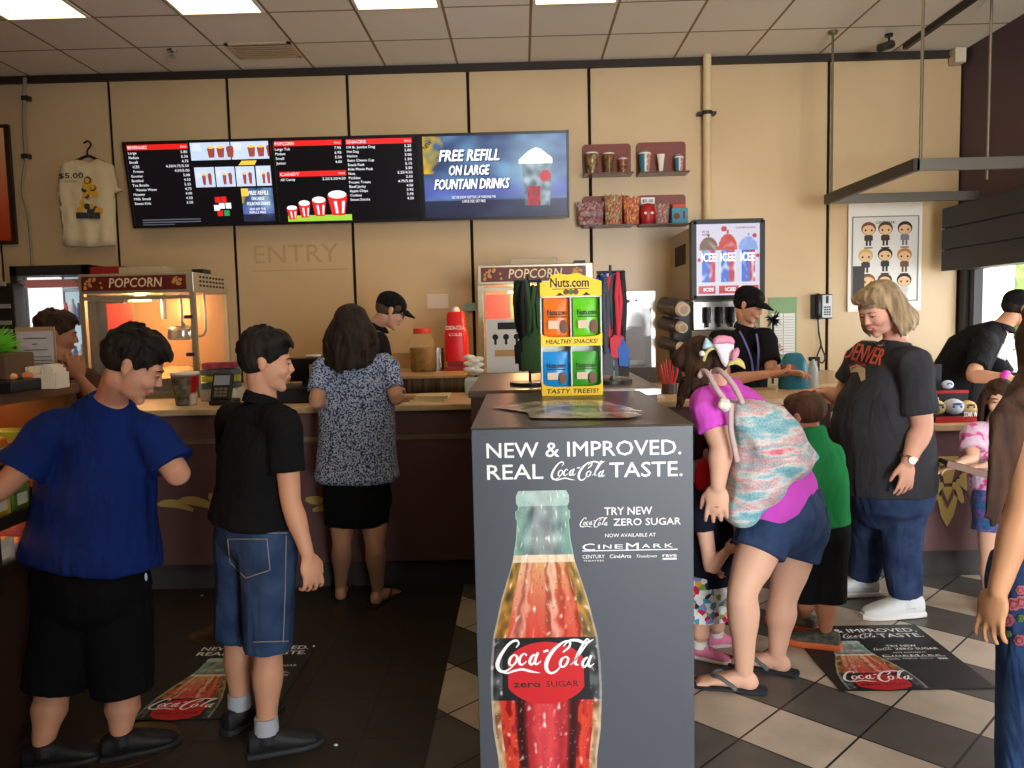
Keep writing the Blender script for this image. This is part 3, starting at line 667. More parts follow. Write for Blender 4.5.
for k in range(3):
    x0 = XT0+k*TWD; t = thing('menu_screen', labs[k], 'screen', (x0+TWD/2, 6.68, ZB)); tvs.append(t)
    fr = frame((x0, 6.68, ZB), (1,0,0), upv)
    m = MB(); m.prism(fr, [(0.002,0),(TWD-.002,0),(TWD-.002,TH),(0.002,TH)], -.05, .0); m.build('casing', BLACK, t)
    m = MB(); 
    for q in ((0,0,TWD,.022),(0,TH-.022,TWD,TH),(0,0,.02,TH),(TWD-.02,0,TWD,TH)): m.rect(fr, q[0]+.002, q[1], q[2]-.002, q[3], 0, 0, .012)
    m.build('bezel', M('bezel_black',(26,22,22),.35), t)
    m = MB(); m.box((x0+TWD*.3,6.66,ZB+.2),(x0+TWD*.7,WY-.02,ZB+.45)); m.build('wall_bracket', DARK, t)
    if k < 2:
        m = MB(); m.flat2d = True; m.rect(fr, .02, .022, TWD-.02, TH-.022, .001); m.build('display', SBLK, t)
def uv(k, cx, cy):   # crop px (110,120 x4.267) -> screen metres
    return ((cx-(51+k*636))/636*TWD, (455-cy)/360*TH)
mw = MB(); mr = MB(); mp = MB(); mx = MB()
for q in (mw, mr, mp, mx): q.flat2d = True
fr0 = frame((XT0,6.68,ZB),(1,0,0),upv)
def U(cx, cy): return ((cx-51)/636*TWD, (456-cy)/362*TH)
def menu(mbr, mbt, fr, x0, x1, ytop, title, items, step=.0365, size=.021):
    ytop = min(ytop, TH-.026); mbr.rect(fr, x0, ytop-.042, x1, ytop, .002); mbt.text(fr, title, x0+.008, ytop-.033, .024, w=.155, bold=.015, d=.003); mbt.text(fr, 'PRICE', x1-.01, ytop-.03, .014, w=.05, align='R', d=.003)
    for i, (a, b) in enumerate(items):
        y = ytop-.042-.012-(i+.75)*step+.008; sm = a.startswith(' ')
        mbt.text(fr, a.strip(), x0+(.03 if sm else .006), y, size, w=.0135*len(a.strip()), bold=.008, d=.003); mbt.text(fr, b, x1-.008, y, size, w=.0135*len(b), align='R', bold=.008, d=.003)
x0, yt = U(68,110); x1, _ = U(330,110)
menu(mr, mw, fr0, x0, x1, yt+.005, 'BEVERAGES', [('Large','5.80'),('Medium','5.30'),('Small','4.75'),(' ICEE','4.50/4.75/5.50'),(' Frozen','4.50/5.00'),('Gourmet','5.00'),('Bottled','4.50'),('Tea Bottle','5.25'),(' Vitamin Water','4.75'),('Monster','4.00'),('Milk Small','4.50'),('Sweet Kids','3.50')])
a = U(95,422); b = U(350,446); 
for i in range(3): mx.rect(fr0, a[0], b[1]+.02*i, a[0]+(b[0]-a[0])*(1 if i else .55), b[1]+.02*i+.009, .002)
mx.build('fine_print', SGR, tvs[0])
m1 = MB(); m1.flat2d = True; m2 = MB(); m2.flat2d = True; m3 = MB(); m3.flat2d = True
for (c0, c1, r0, r1, n) in ((340,510,97,178,2),(515,682,97,178,2),(347,432,207,290,1),(437,520,207,290,1),(525,606,207,290,1),(612,682,207,290,1)):
    a = U(c0, r1); b = U(c1, r0); m1.rect(fr0, a[0], a[1], b[0], b[1], .002)
    w, h = b[0]-a[0], b[1]-a[1]
    for j in range(n+1):
        xx = a[0]+w*(.52+.24*j) if n == 2 else a[0]+w*(.45+.3*j)
        m2.fpoly(fr0, [(xx-w*.07,a[1]+h*.12),(xx+w*.07,a[1]+h*.12),(xx+w*.10,a[1]+h*.6),(xx-w*.10,a[1]+h*.6)], .003); m3.disc(fr0, xx, a[1]+h*.64, w*.085, .0035, ry=h*.07, n=12) if j != n else m2.disc(fr0, xx, a[1]+h*.62, w*.09, .0035, ry=h*.08, n=12)
    for j in range(3): mx2 = None; mw.rect(fr0, a[0]+w*.06, a[1]+h*(.5+.13*j), a[0]+w*.26, a[1]+h*(.55+.13*j), .0035, 0)
m1.build('picture_boxes', SBOX, tvs[0]); m2.build('picture_cups', SCUP, tvs[0])
a = U(540,202); b = U(620,184); m3.fpoly(fr0, [(a[0],a[1]),(b[0]-.02,a[1]),(b[0],b[1]),(a[0]+.03,b[1])], .003); a = U(540,332); b = U(570,300); m3.rect(fr0, a[0], a[1], b[0], b[1], .006); m3.build('picture_highlights', SYEL, tvs[0])
m = MB(); m.flat2d = True
for c0, r0, c in ((448,331,0),(422,332,0),(438,358,1),(466,358,1),(427,389,0),(456,389,2),(415,366,1)):
    a = U(c0, r0+24); b = U(c0+24, r0); m.rect(fr0, a[0], a[1], b[0], b[1], .003, c)
m.build('brand_icons', [SRED, SWH, SGRN], tvs[0])
def neb(u, v):
    n = nz(u*3, v*3, 4)+.5*nz(u*8, v*8, 2); c = mix((52,66,110),(120,170,214), .5+.9*n-.5*abs(v-.55)); 
    band = math.exp(-((v-.33)/.10)**2); c = mix(c,(96,104,200), band*.8)
    if v < .22: c = mix(c,(34,32,58), .8)
    if u < .16 and v > .55: 
        q = (1-u/.16)*.9+.5*nz(u*20, v*12, 1)
        if q > .35: c = mix(c,(250,196,40), min(1,q))
    glow = math.exp(-(((u-.76)/.16)**2+((v-.62)/.34)**2)); c = mix(c,(186,226,240), glow*.75)
    return c
a = U(540,440); b = U(682,298); m = MB(); m.flat2d = True; m.paint(fr0, a[0], a[1], b[0], b[1], 30, 24, neb, .003); m.build('advert_thumbnail', SCREEN, tvs[0], smooth=2)
fw, fh = b[0]-a[0], b[1]-a[1]
mw.text(fr0, 'FREE REFILL', a[0]+fw*.52, a[1]+fh*.80, fh*.12, w=fw*.62, align='C', bold=.04, shear=.3, d=.005); mw.text(fr0, 'ON LARGE', a[0]+fw*.5, a[1]+fh*.64, fh*.1, w=fw*.4, align='C', bold=.04, shear=.3, d=.005); mw.text(fr0, 'FOUNTAIN DRINKS', a[0]+fw*.5, a[1]+fh*.49, fh*.1, w=fw*.72, align='C', bold=.04, shear=.3, d=.005)
for q, y in (('AND GET THE','.34'),('REFILLS FREE','.24')): mw.text(fr0, q, a[0]+fw*.45, a[1]+fh*float(y), fh*.07, w=fw*.5, align='C', bold=.03, d=.005)
mr.build('header_bar', SRED, tvs[0]); mw.build('menu_lettering', SWH, tvs[0])
# middle screen
mr = MB(); mw = MB(); mr.flat2d = mw.flat2d = True; fr1 = frame((XT0+TWD,6.68,ZB),(1,0,0),upv)
def U1(cx, cy): return ((cx-687)/636*TWD, (452-cy)/362*TH)
a = U1(700,102); b = U1(990,102); menu(mr, mw, fr1, max(a[0],.024), b[0], a[1], 'POPCORN', [('Large Tub','7.95'),('Medium','6.95'),('Small','5.50'),('Junior','4.00')])
a = U1(712,230); b = U1(1000,230); menu(mr, mw, fr1, a[0], b[0], a[1], 'CANDY', [('All Candy','2.25/3.50/4.50')])
a = U1(1005,92); b = U1(1290,92); menu(mr, mw, fr1, a[0]+.005, b[0], a[1], 'SNACKS', [('1/4 lb. Jumbo Dog','5.25'),('Hot Dog','5.00'),('Nachos','5.00'),('Extra Cheese Cup','1.50'),('Snack Pack','5.15'),('Kids Movie Pack','5.50'),('Nuts','3.25/4.50'),('Pickles','2.50'),('Frozen Treats','4.75/5.00'),('Beef Jerky','4.50'),('Apple Chips','3.95'),('Cookies','3.95'),('Sweet Snacks','4.50')], step=.0345)
mr.build('header_bar', SRED, tvs[1]); mw.build('menu_lettering', SWH, tvs[1])
m = MB(); m.flat2d = True; mm = MB(); mm.flat2d = True; ml = MB(); ml.flat2d = True
a = U1(733,443); b = U1(1012,415); ml.rect(fr1, a[0], a[1], b[0], b[1], .002); ml.build('grass_strip', SLIME, tvs[1])
for c0, c1, r0, r1 in ((730,778,368,430),(783,835,350,425),(842,905,338,420),(912,998,318,418)):
    a = U1(c0, r1); b = U1(c1, r0+15); w = b[0]-a[0]; h = b[1]-a[1]
    m.fpoly(fr1, [(a[0]+w*.18,a[1]),(b[0]-w*.18,a[1]),(b[0],b[1]),(a[0],b[1])], .003); mm.disc(fr1, a[0]+w/2, b[1]+h*.03, w*.46, .004, ry=h*.20); mm.fpoly(fr1, [(a[0]+w*.38,a[1]+h*.1),(a[0]+w*.5,a[1]+h*.1),(a[0]+w*.45,a[1]+h*.7),(a[0]+w*.3,a[1]+h*.7)], .004)
    mm.fpoly(fr1, [(a[0]+w*.68,a[1]+h*.1),(a[0]+w*.78,a[1]+h*.1),(a[0]+w*.86,a[1]+h*.7),(a[0]+w*.72,a[1]+h*.7)], .004)
m.build('tub_pictures', SRED, tvs[1]); mm.build('tub_picture_tops', SWH, tvs[1])
# right screen
fr2 = frame((XT0+2*TWD,6.68,ZB),(1,0,0),upv)
m = MB(); m.flat2d = True; m.paint(fr2, .022, .022, TWD-.022, TH-.022, 90, 54, neb, .002); m.build('display', SCREEN, tvs[2], smooth=2)
def U2(cx, cy): return ((cx-352)/622*TWD, (432-cy)/372*TH)
ms = MB(); mw = MB(); ms.flat2d = mw.flat2d = True
for txt, c0, c1, r0, r1 in (('FREE REFILL',430,692,125,180),('ON LARGE',470,650,192,240),('FOUNTAIN DRINKS',406,732,250,300)):
    a = U2(c0, r1); b = U2(c1, r0)
    for q, o, dd in ((ms,.008,.003),(mw,0,.004)): q.text(fr2, txt, a[0]+o, a[1]-o+.006, (b[1]-a[1])*.88, w=b[0]-a[0]-.02, bold=.045, shear=.25, d=dd)
a = U2(570,338); mw.text(fr2, 'SEE THE SHOW, KEEP THE CUP. PURCHASE THE', a[0], a[1], .022, w=.36, align='C', d=.004); a = U2(570,356); mw.text(fr2, 'LARGE SIZE, GET FREE', a[0], a[1], .022, w=.19, align='C', d=.004)
a = U2(370,125); ms.text(frame(fr2[0]+fr2[1]*a[0]+fr2[2]*a[1], V((1,0,0))+upv*.9, upv-V((1,0,0))*.9), 'NEW', 0, -.01, .035, w=.085, bold=.05, d=.004)
ms.build('advert_shadow', M('screen_shadow',(22,28,50),.5,emit=.5), tvs[2])
def cupf(u, v):
    c = mix((196,212,220),(90,110,120), .5+nz(u*4, v*6, 3)+.3*abs(u-.5)); 
    if v < .45 and u < .62 and u > .1+(v)*.1: c = mix((200,40,50),(150,20,40), .5+nz(u*9,v*9))
    if ((u-.78)/.20)**2+((v-.66)/.13)**2 < 1: c = (210,36,44)
    return c
a = U2(778,375); b = U2(900,185); m = MB(); m.flat2d = True; w = b[0]-a[0]
m.paint(fr2, a[0], a[1], b[0], b[1], 30, 40, cupf, .004, warp=lambda u, v: V((1,0,0))*((u-.5)*w*(-.16*(1-v)+.02))); m.build('cup_picture', SCREEN, tvs[2], smooth=2)
a = U2(763,190); b = U2(903,128); mw.fpoly(fr2, [(a[0],a[1]-.012),(b[0],a[1]-.012),(b[0],a[1]+.03),((a[0]+b[0])/2+.04,b[1]-.01),((a[0]+b[0])/2,b[1]),((a[0]+b[0])/2-.06,b[1]-.03),(a[0],a[1]+.02)], .0055)
mw.build('advert_lettering', SWH, tvs[2])
for px in (193, 231, 338, 470, 513, 546):
    pass
# ================================================================ WALL DISPLAYS
SHB = M('maroon_shelf', (124,56,44), .45)
def wall_shelf(px0, px1, py0, py1, lab):
    a = P(px0, py1, 6.78); b = P(px1, py0, 6.78); t = thing('wall_shelf', lab, 'shelf', ((a.x+b.x)/2, 6.7, a.z), group=None)
    m = MB(); w, h = b.x-a.x, b.z-a.z; r = .03; pts = [(0,0),(w,0)]
    for cx_, cy_, a0 in ((w-r,h-r,0),(r,h-r,90)):
        for i in range(6): an = math.radians(a0+i*18); pts.append((cx_+r*math.cos(an), cy_+r*math.sin(an)))
    m.prism(frame((a.x,6.815,a.z),(1,0,0),(0,0,1)), pts, 0, .02); m.build('backboard', SHB, t)
    m = MB(); m.box((a.x,6.62,a.z-.012),(b.x,6.815,a.z), bev=.003); m.build('ledge', M('smoked_ledge',(96,64,52),.3), t)
    return a.x, b.x, a.z
s1 = wall_shelf(583, 631, 143, 176, 'upper left maroon wall shelf holding three printed cups')
s2 = wall_shelf(637, 686, 141, 175, 'upper right maroon wall shelf with souvenir cups')
s3 = wall_shelf(583, 631, 195, 227, 'lower left maroon wall shelf filled with popcorn bags')
s4 = wall_shelf(638, 686, 194, 226, 'lower right maroon wall shelf with the price card')
def noisy(c1, c2, c3, s=3, seed=0):
    def f(u, v):
        n = nz(u*s, v*s, seed); c = mix(c1, c2, .5+1.3*n); return mix(c, c3, max(0, 2.2*nz(u*s*2.3, v*s*2.3, seed+7)))
    return f
def cup(x, y, z, r, h, fn, lab, cat='cup', name='souvenir_cup', lid=None, group=None, n=20, taper=.74, par=None):
    t = thing(name, lab, cat, (x, y, z), group=group)
    m = MB(); lay = m.bm.verts.layers.float_color.new('Col'); rings = []
    for j in range(13):
        v = j/12; rr = r*(taper+(1-taper)*v); row = []
        for i in range(n):
            a = 6.2832*i/n; vv = m.bm.verts.new((x+rr*math.cos(a), y+rr*math.sin(a), z+h*v)); u = (math.degrees(a) % 360)/180-1
            vv[lay] = lin(fn(u if u >= 0 else -u, v)); row.append(vv)
        rings.append(row)
    m.skin(rings); m.build('cup_body', PRINTG, t, smooth=2)
    m = MB(); m.lathe((x,y,z+h), [(r*.98,-.003),(r*1.04,-.003),(r*1.05,.004),(r*1.0,.008),(r*.9,.006)], n); m.build('rim', lid or M('cup_rim',(232,226,214),.4), t, smooth=True)
    return t
for px, w, h, c, nm in ((592,.052,.165,((150,120,70),(60,44,30),(200,170,110)),'tall brown printed cup with white rim, left on the upper left shelf'),(609,.047,.158,((120,110,60),(70,60,40),(160,60,40)),'green and brown printed cup, middle of the upper left shelf'),(623,.036,.115,((150,90,60),(90,50,34),(190,140,90)),'small brown printed cup, right on the upper left shelf')):
    q = P(px,176,6.71); cup(q.x, 6.71, s1[2], w, h, noisy(*c, s=4, seed=px), nm)
def blu(u, v):
    if abs(u-.5) < .06: return (225,230,230)
    return (60,130,150) if u < .44 else mix((190,90,80),(210,200,190), .5+nz(u*9,v*9))
for px, w, h, nm in ((645,.050,.155,'tall blue and white souvenir cup, left on the upper right shelf'),(679,.036,.118,'small blue and white souvenir cup, right on the upper right shelf')):
    q = P(px,175,6.71); t = cup(q.x, 6.71, s2[2], w, h, blu, nm); m = MB(); m.lathe((q.x,6.71,s2[2]+h+.004), [(w,0),(w*.95,.012),(w*.6,.026),(w*.1,.03)], 18); m.build('dome_lid', M('clear_lid',(170,180,180),.1,alpha=.45), t, smooth=True)
q = P(661,175,6.71); t = thing('paper_cone', 'white paper cone cup standing in the middle of the upper right shelf', 'cone cup', (q.x,6.71,s2[2]))
m = MB(); m.loft([((q.x,6.71,s2[2]+h_),(1,0,0),(0,1,0),r_,r_*.6) for h_, r_ in ((0,.014),(.02,.016),(.10,.026),(.15,.034),(.152,.030))]); m.build('cone', M('paper_white',(230,224,210),.7), t, smooth=True)
def flatbag(px0, px1, py0, py1, fn, lab, nm='popcorn_bag', cat='bag', y=6.70):
    a = P(px0,py1,y); b = P(px1,py0,y); z = s3[2]
    m = MB(); m.flat2d = True; w, h = b.x-a.x, b.z-a.z; fr = frame((a.x,y,z),(1,0,0),(0,0,1))
    wp = lambda s: (lambda u, v: V((0,-s*.04*(math.sin(math.pi*min(1,max(0,u)))**.5)*(1-.5*v),0))+V(((u-.5)*w*.10*(v-.5),0,.01*math.sin(u*22)*(v > .95))))
    m.paint(fr, 0, 0, w, h, 18, 18, fn, 0, warp=wp(1)); m.paint(fr, 0, 0, w, h, 6, 6, lambda u,v:(120,60,50), 0, warp=wp(-1))
    tag(m.build(nm, PRINT, smooth=2), lab, cat)
flatbag(578,603,203,227, noisy((140,130,140),(120,50,50),(220,180,170),5,1), 'grey and red popcorn bag at the left end of the lower shelves')
flatbag(605,622,196,226, noisy((130,130,90),(170,60,50),(220,200,150),5,2), 'tall bag with a pale green top on the lower left shelf')
flatbag(624,639,199,227, noisy((200,120,60),(150,50,50),(230,190,140),5,3), 'orange topped popcorn bag between the two lower shelves')
flatbag(655,669,207,227, noisy((110,130,120),(190,60,60),(200,190,180),5,5), 'small green and red bag on the lower right shelf')
q = P(648,226,6.70); t = thing('round_tin', 'plain red rounded tin with two white patches on the lower right shelf', 'tin', (q.x,6.70,s4[2]))
m = MB(); m.loft([((q.x,6.70,s4[2]+z_),(1,0,0),(0,1,0),.062*r_,.05*r_) for z_, r_ in ((0,.7),(.02,.85),(.06,1),(.12,1),(.155,.85),(.17,.55),(.175,.2))], 24); m.build('tin_body', M('tin_red',(168,30,30),.35), t, smooth=True)
m = MB()
for sx in (-.028,.028): m.ell((q.x+sx,6.652,s4[2]+.09), (.014,.006,.011))
m.build('white_patch', WHITEINK, t, smooth=True)
a = P(671,225,6.70); b = P(687,206,6.70); t = thing('snack_carton', 'teal snack carton with red handle flap at the right end of the lower shelf', 'carton', ((a.x+b.x)/2,6.7,s4[2]))
m = MB(); m.box((a.x,6.66,s4[2]),(b.x,6.75,s4[2]+.125), bev=.003); m.build('box', M('teal_card',(52,140,160),.5), t)
m = MB(); m.box((a.x+.01,6.69,s4[2]+.125),(b.x-.01,6.72,s4[2]+.165), bev=.01); m.build('handle_flap', M('coral_card',(206,76,56),.5), t)
m = MB(); m.flat2d = True; fx = frame((a.x,6.66,s4[2]),(1,0,0),(0,0,1)); m.disc(fx,.04,.06,.026,.002); m.rect(fx,.09,.04,.11,.10,.002); m.build('carton_print', M('carton_dark',(110,40,50),.5), t)
a = P(641,200,6.79); t = tag((lambda m: (m.box((a.x,6.79,a.z-.035),(a.x+.115,6.796,a.z+.02)), m.build('price_card', WHITEINK))[1])(MB()), 'small white price card on the lower right maroon shelf', 'price card')
m = MB(); m.flat2d = True; m.text(frame((a.x,6.789,a.z-.02),(1,0,0),(0,0,1)), '$5.00', .012, 0, .026, w=.09, bold=.03); m.build('price_lettering', BLACKINK, t)

# T-shirt on hanger
TY = 6.74; t = thing('display_shirt', 'cream T-shirt with a yellow print hanging on the wall left of the screens', 'T-shirt', P(90,246,TY))
def sp(px, py): q = P(px, py, TY); return q.x, q.z
outl = [(78,160),(90,163),(98,159),(113,165),(118,188),(124,190),(116,193),(114,193),(113,210),(115,245),(90,247),(65,246),(64,215),(63,192),(60,194),(58,190),(62,166),(66,163)]
m = MB(); m.prism(frame((0,TY,0),(1,0,0),(0,0,1)), [sp(*q) for q in outl], -.014, .014)
bmesh.ops.triangulate(m.bm, faces=m.bm.faces[:]); 
for _ in range(3): bmesh.ops.subdivide_edges(m.bm, edges=[e for e in m.bm.edges if e.calc_length() > .06], cuts=1, use_grid_fill=False); bmesh.ops.triangulate(m.bm, faces=m.bm.faces[:])
for v in m.bm.verts: v.co.y += .012*math.sin(v.co.x*40+3*nz(v.co.x,v.co.z,1,4))*min(1,max(0,(2.95-v.co.z)*2))
m.build('fabric', M('cream_cotton',(226,208,168),.9,spec=.1,bump=(18,.25,.01)), t, smooth=2)
m = MB(); q = P(90,158,TY); fh = lambda px, py: P(px, py, TY)
m.tube([fh(84,143),fh(88,141),fh(91,145),fh(87,151),fh(88,156)], .008, 6); m.tube([fh(72,163),fh(80,159),fh(88,156),fh(96,159),fh(105,163)], .012, 6); m.build('hanger', BLACK, t, smooth=True)
frs = frame((0,TY-.0285,0),(1,0,0),(0,0,1))
m = MB(); m.flat2d = True; a = sp(61,179); b = sp(85,173); m.text(frs, '$5.00', a[0], a[1], b[1]-a[1], w=b[0]-a[0], bold=.03); m.text(frs, 'PLUS TAX', a[0]+.045, a[1]-.035, .016, w=.1); m.build('price_lettering', BLACKINK, t)
rnd = random.Random(4); m = MB(); m.flat2d = True; my = MB(); my.flat2d = True
for i in range(34):
    v = rnd.random(); x, z = sp(91+rnd.uniform(-1,1)*(3+9*v), 180+v*35); (my if rnd.random() < .75 else m).disc(frs, x, z, rnd.uniform(.018,.035), .0002*i, 0, 12)
for i in range(4): x, z = sp(82+i*6, 216); m.rect(frs, x-.03, z-.025, x+.02, z+.025, .008)
my.build('yellow_print', M('print_yellow',(226,170,50),.8), t); m.build('dark_print', M('print_navy',(52,56,58),.8), t)
# framed poster far left
a = P(-14,245,6.8); b = P(10,125,6.8); t = thing('wall_poster', 'dark framed poster glowing orange at the left edge of the wall', 'poster', (a.x,6.8,a.z))
m = MB(); fp = frame((0,6.8,0),(1,0,0),(0,0,1)); m.rect(fp, a.x-.4, a.z, b.x, b.z, 0, 0, .03); m.build('frame', M('poster_frame',(50,30,18),.5), t)
m = MB(); m.flat2d = True; m.paint(fp, a.x-.37, a.z+.03, b.x-.04, b.z-.03, 4, 20, lambda u, v: mix((196,60,20),(250,200,150), v), .032); m.build('print', PRINT, t, smooth=2)

# right wall poster with cartoon-like plain figures
PY = 6.80; a = P(847,312,PY); b = P(922,202,PY); t = thing('wall_poster', 'white framed poster with rows of small big-headed figures behind the grey shirted woman', 'poster', ((a.x+b.x)/2,PY,a.z))
fp = frame((a.x,PY,a.z),(1,0,0),(0,0,1)); W_, H_ = b.x-a.x, b.z-a.z
m = MB(); m.rect(fp, 0, 0, W_, H_, 0, 0, .012); m.build('backing', M('poster_white',(232,228,218),.4), t)
ix, iy0, iy1 = W_*.06, H_*.10, H_*.87
m = MB()
for q in ((ix-.008,iy0-.008,W_-ix+.008,iy0),(ix-.008,iy1,W_-ix+.008,iy1+.008),(ix-.008,iy0,ix,iy1),(W_-ix,iy0,W_-ix+.008,iy1)): m.rect(fp, *q, .012, 0, .008)
m.build('inner_frame', M('poster_grey',(130,126,118),.4), t)
m = MB(); m.rect(fp, ix, iy0, W_-ix, iy1, .012, 0, .002); m.build('print_sheet', M('sheet_white',(222,220,214),.3), t)
m = MB(); m.flat2d = True; m.text(fp, 'CINEMARK', W_/2, iy1-.055, .022, w=.16, align='C', bold=.03, d=.016); cols = []
cells = [(.24,.82,(120,62,34),(60,50,48)),(.5,.82,(92,58,38),(60,44,38)),(.80,.82,(30,26,26),(120,120,124)),(.20,.50,(206,168,92),(56,52,58)),(.5,.51,(40,34,30),(46,44,50)),(.80,.50,(186,120,60),(110,80,60)),(.24,.20,(140,90,50),(70,60,60)),(.5,.20,(70,50,40),(60,60,70)),(.80,.20,(44,36,34),(200,196,190))]
mats = [BLACKINK]; mf = MB(); mf.flat2d = True; fm = [M('figure_face',(226,186,140),.6), BLACKINK]
for i, (u, v, hc, bc_) in enumerate(cells):
    x, z = ix+(W_-2*ix)*u, iy0+(iy1-iy0)*(v+.045); w = .062
    fm.append(M(f'figure_hair_{i}', hc, .6)); fm.append(M(f'figure_body_{i}', bc_, .6)); hi, bi = 2+2*i, 3+2*i
    mf.disc(fp, x, z, w, .015, hi, 18, ry=w*.9); mf.disc(fp, x, z-.012, w*.84, .0155, 0, 18, ry=w*.66)
    for s in (-1,1): mf.disc(fp, x+s*w*.42, z-.014, w*.14, .0162, 1, 10); mf.rect(fp, x+s*.014-.009, z-w*2.3, x+s*.014+.009, z-w*1.5, .015, bi); mf.rect(fp, x+s*.03-.006, z-w*1.6, x+s*.03+.006, z-w*.95, .015, bi)
    mf.rect(fp, x-.026, z-w*1.65, x+.026, z-w*.85, .0152, bi)
    if i != 6: m.rect(fp, x-.035, z-w*2.65, x+.035, z-w*2.5, .015)
mf.build('figure_prints', fm, t); m.build('poster_lettering', BLACKINK, t)
m = MB(); m.flat2d = True; m.rect(fp, ix, iy0, ix+W_*.16, iy0+(iy1-iy0)*.42, .0165); m.build('dark_print_block', M('print_dark',(60,56,54),.6), t)

# wall phone
a = P(811,319,6.80); b = P(831,294,6.80); t = thing('wall_phone', 'black and silver corded phone mounted on the tan wall', 'phone', ((a.x+b.x)/2,6.78,a.z))
w, h = b.x-a.x, b.z-a.z; fp = frame((a.x,6.82,a.z),(1,0,0),(0,0,1))
m = MB(); m.box((a.x,6.76,a.z),(b.x,6.82,b.z), bev=.006); m.build('body', BLACK, t)
m = MB(); m.box((a.x+w*.46,6.752,a.z+.008),(b.x-.006,6.762,b.z-.008), bev=.003); m.build('face_plate', M('phone_silver',(176,180,180),.35,.3), t)
m = MB(); 
for i in range(3):
    for j in range(4): m.box((a.x+w*.55+i*w*.12,6.747,a.z+h*.14+j*h*.10),(a.x+w*.63+i*w*.12,6.754,a.z+h*.20+j*h*.10))
m.rect(fp, w*.64, h*.62, w*.76, h*.92, .07, 0, .004); m.build('keypad', BLACK, t)
m = MB(); m.tube([(a.x+w*.22,6.74,a.z+h*.08),(a.x+w*.22,6.725,a.z+h*.2),(a.x+w*.22,6.725,a.z+h*.8),(a.x+w*.22,6.74,a.z+h*.92)], [.026,.02,.02,.026], 10); m.build('handset', M('handset_black',(28,28,30),.3), t, smooth=True)
m = MB(); pts = [P(818,319,6.76),P(819,335,6.76),P(821,345,6.75),P(817,357,6.75),P(822,363,6.75),P(825,357,6.75),P(821,345,6.74),P(819,332,6.74)]
m.tube(pts, .007, 6, sub=5); m.build('cord', BLACK, t, smooth=True)
# green notice
a = P(769,364,6.8); b = P(797,297,6.8); t = thing('notice_board', 'green framed notice with white sheets on the wall left of the phone', 'notice', ((a.x+b.x)/2,6.8,a.z))
w, h = b.x-a.x, b.z-a.z; fp = frame((a.x,6.815,a.z),(1,0,0),(0,0,1)); m = MB(); m.rect(fp, 0, 0, w, h, 0, 0, .012); m.build('board', M('notice_green',(126,160,110),.5), t)
m = MB(); m.rect(fp, w*.08, h*.14, w*.50, h*.76, .012, 0, .002); m.rect(fp, w*.53, h*.14, w*.93, h*.76, .012, 0, .002); m.build('sheet', M('sheet_white'), t)
m = MB(); m.flat2d = True
for j in range(14): m.rect(fp, w*.10, h*(.18+.04*j), w*.48, h*(.187+.04*j), .0155); m.rect(fp, w*.55, h*(.18+.04*j), w*.91, h*(.187+.04*j), .0155)
m.build('ruled_lines', M('line_grey',(140,146,140),.6), t)
# small wall switch plates
for (x0,y0,x1,y1,lab) in ((427,294,448,309,'glossy white access plate on the wall above the red cup dispenser'),(465,303,476,311,'small pale blue switch on the wall seam left of the second popcorn machine')):
    a = P(x0,y1,6.79); b = P(x1,y0,6.79); m = MB(); m.box((a.x,6.795,a.z),(b.x,6.82,b.z), bev=.004); tag(m.build('wall_plate', M('plate_'+str(x0),(232,214,190) if x0 < 450 else (150,190,200),.25)), lab, 'wall plate')

# ================================================================ HANGING FRAME AND SHUTTER
FX0, FY0, FY1, FZ = 2.38, 4.90, 6.28, 2.36
hf = thing('hanging_frame', 'grey metal rectangle hanging on rods from the ceiling at the right', 'hanging frame', (FX0+.55,5.5,FZ))
FM = M('frame_grey',(112,108,98),.4,.5); fx1 = 3.54
for nm, a, b in (('rail',(FX0,FY0-.02,FZ-.035),(fx1,FY0+.02,FZ+.035)),('rail',(FX0,FY1-.02,FZ-.035),(fx1,FY1+.02,FZ+.035)),('side_bar',(FX0-.02,FY0-.02,FZ-.037),(FX0+.02,FY1+.02,FZ+.037))):
    m = MB(); m.box(a, b, bev=.003); m.build(nm, FM if nm == 'rail' else M('frame_dark',(60,56,50),.5,.4), hf)
for x, y in ((FX0+.03,FY0),(FX0+.03,FY1),(3.24,5.65)):
    m = MB(); m.cyl((x,y,FZ+.02),(x,y,CEIL),.010,n=8); m.cyl((x,y,CEIL-.02),(x,y,CEIL),.03,.04,n=12); m.build('rod', M('rod_grey',(120,112,96),.4,.6), hf, smooth=True)
SX = 3.43; y0 = 6.60; sh = thing('slatted_bulkhead', 'dark board bulkhead hanging above the right counter below the dark wall', 'bulkhead', (SX+.1,4.9,1.8))
zb, zt = P(940,272,y0).z, P(941,208,y0).z
for k in range(3):
    z0 = zb+(zt-zb)*k/3; m = MB(); m.box((SX,3.2,z0+.006),(SX+.03,y0,z0+(zt-zb)/3-.006), bev=.003); m.build('board', M('bulkhead_black',(36,34,33),.5,var=(5,(30,29,28)),dirs=(1,.2,4)), sh)
m = MB(); m.box((SX+.02,3.2,zb+.01),(XR-.01,y0-.01,zt-.01)); m.build('core', BLACK, sh)

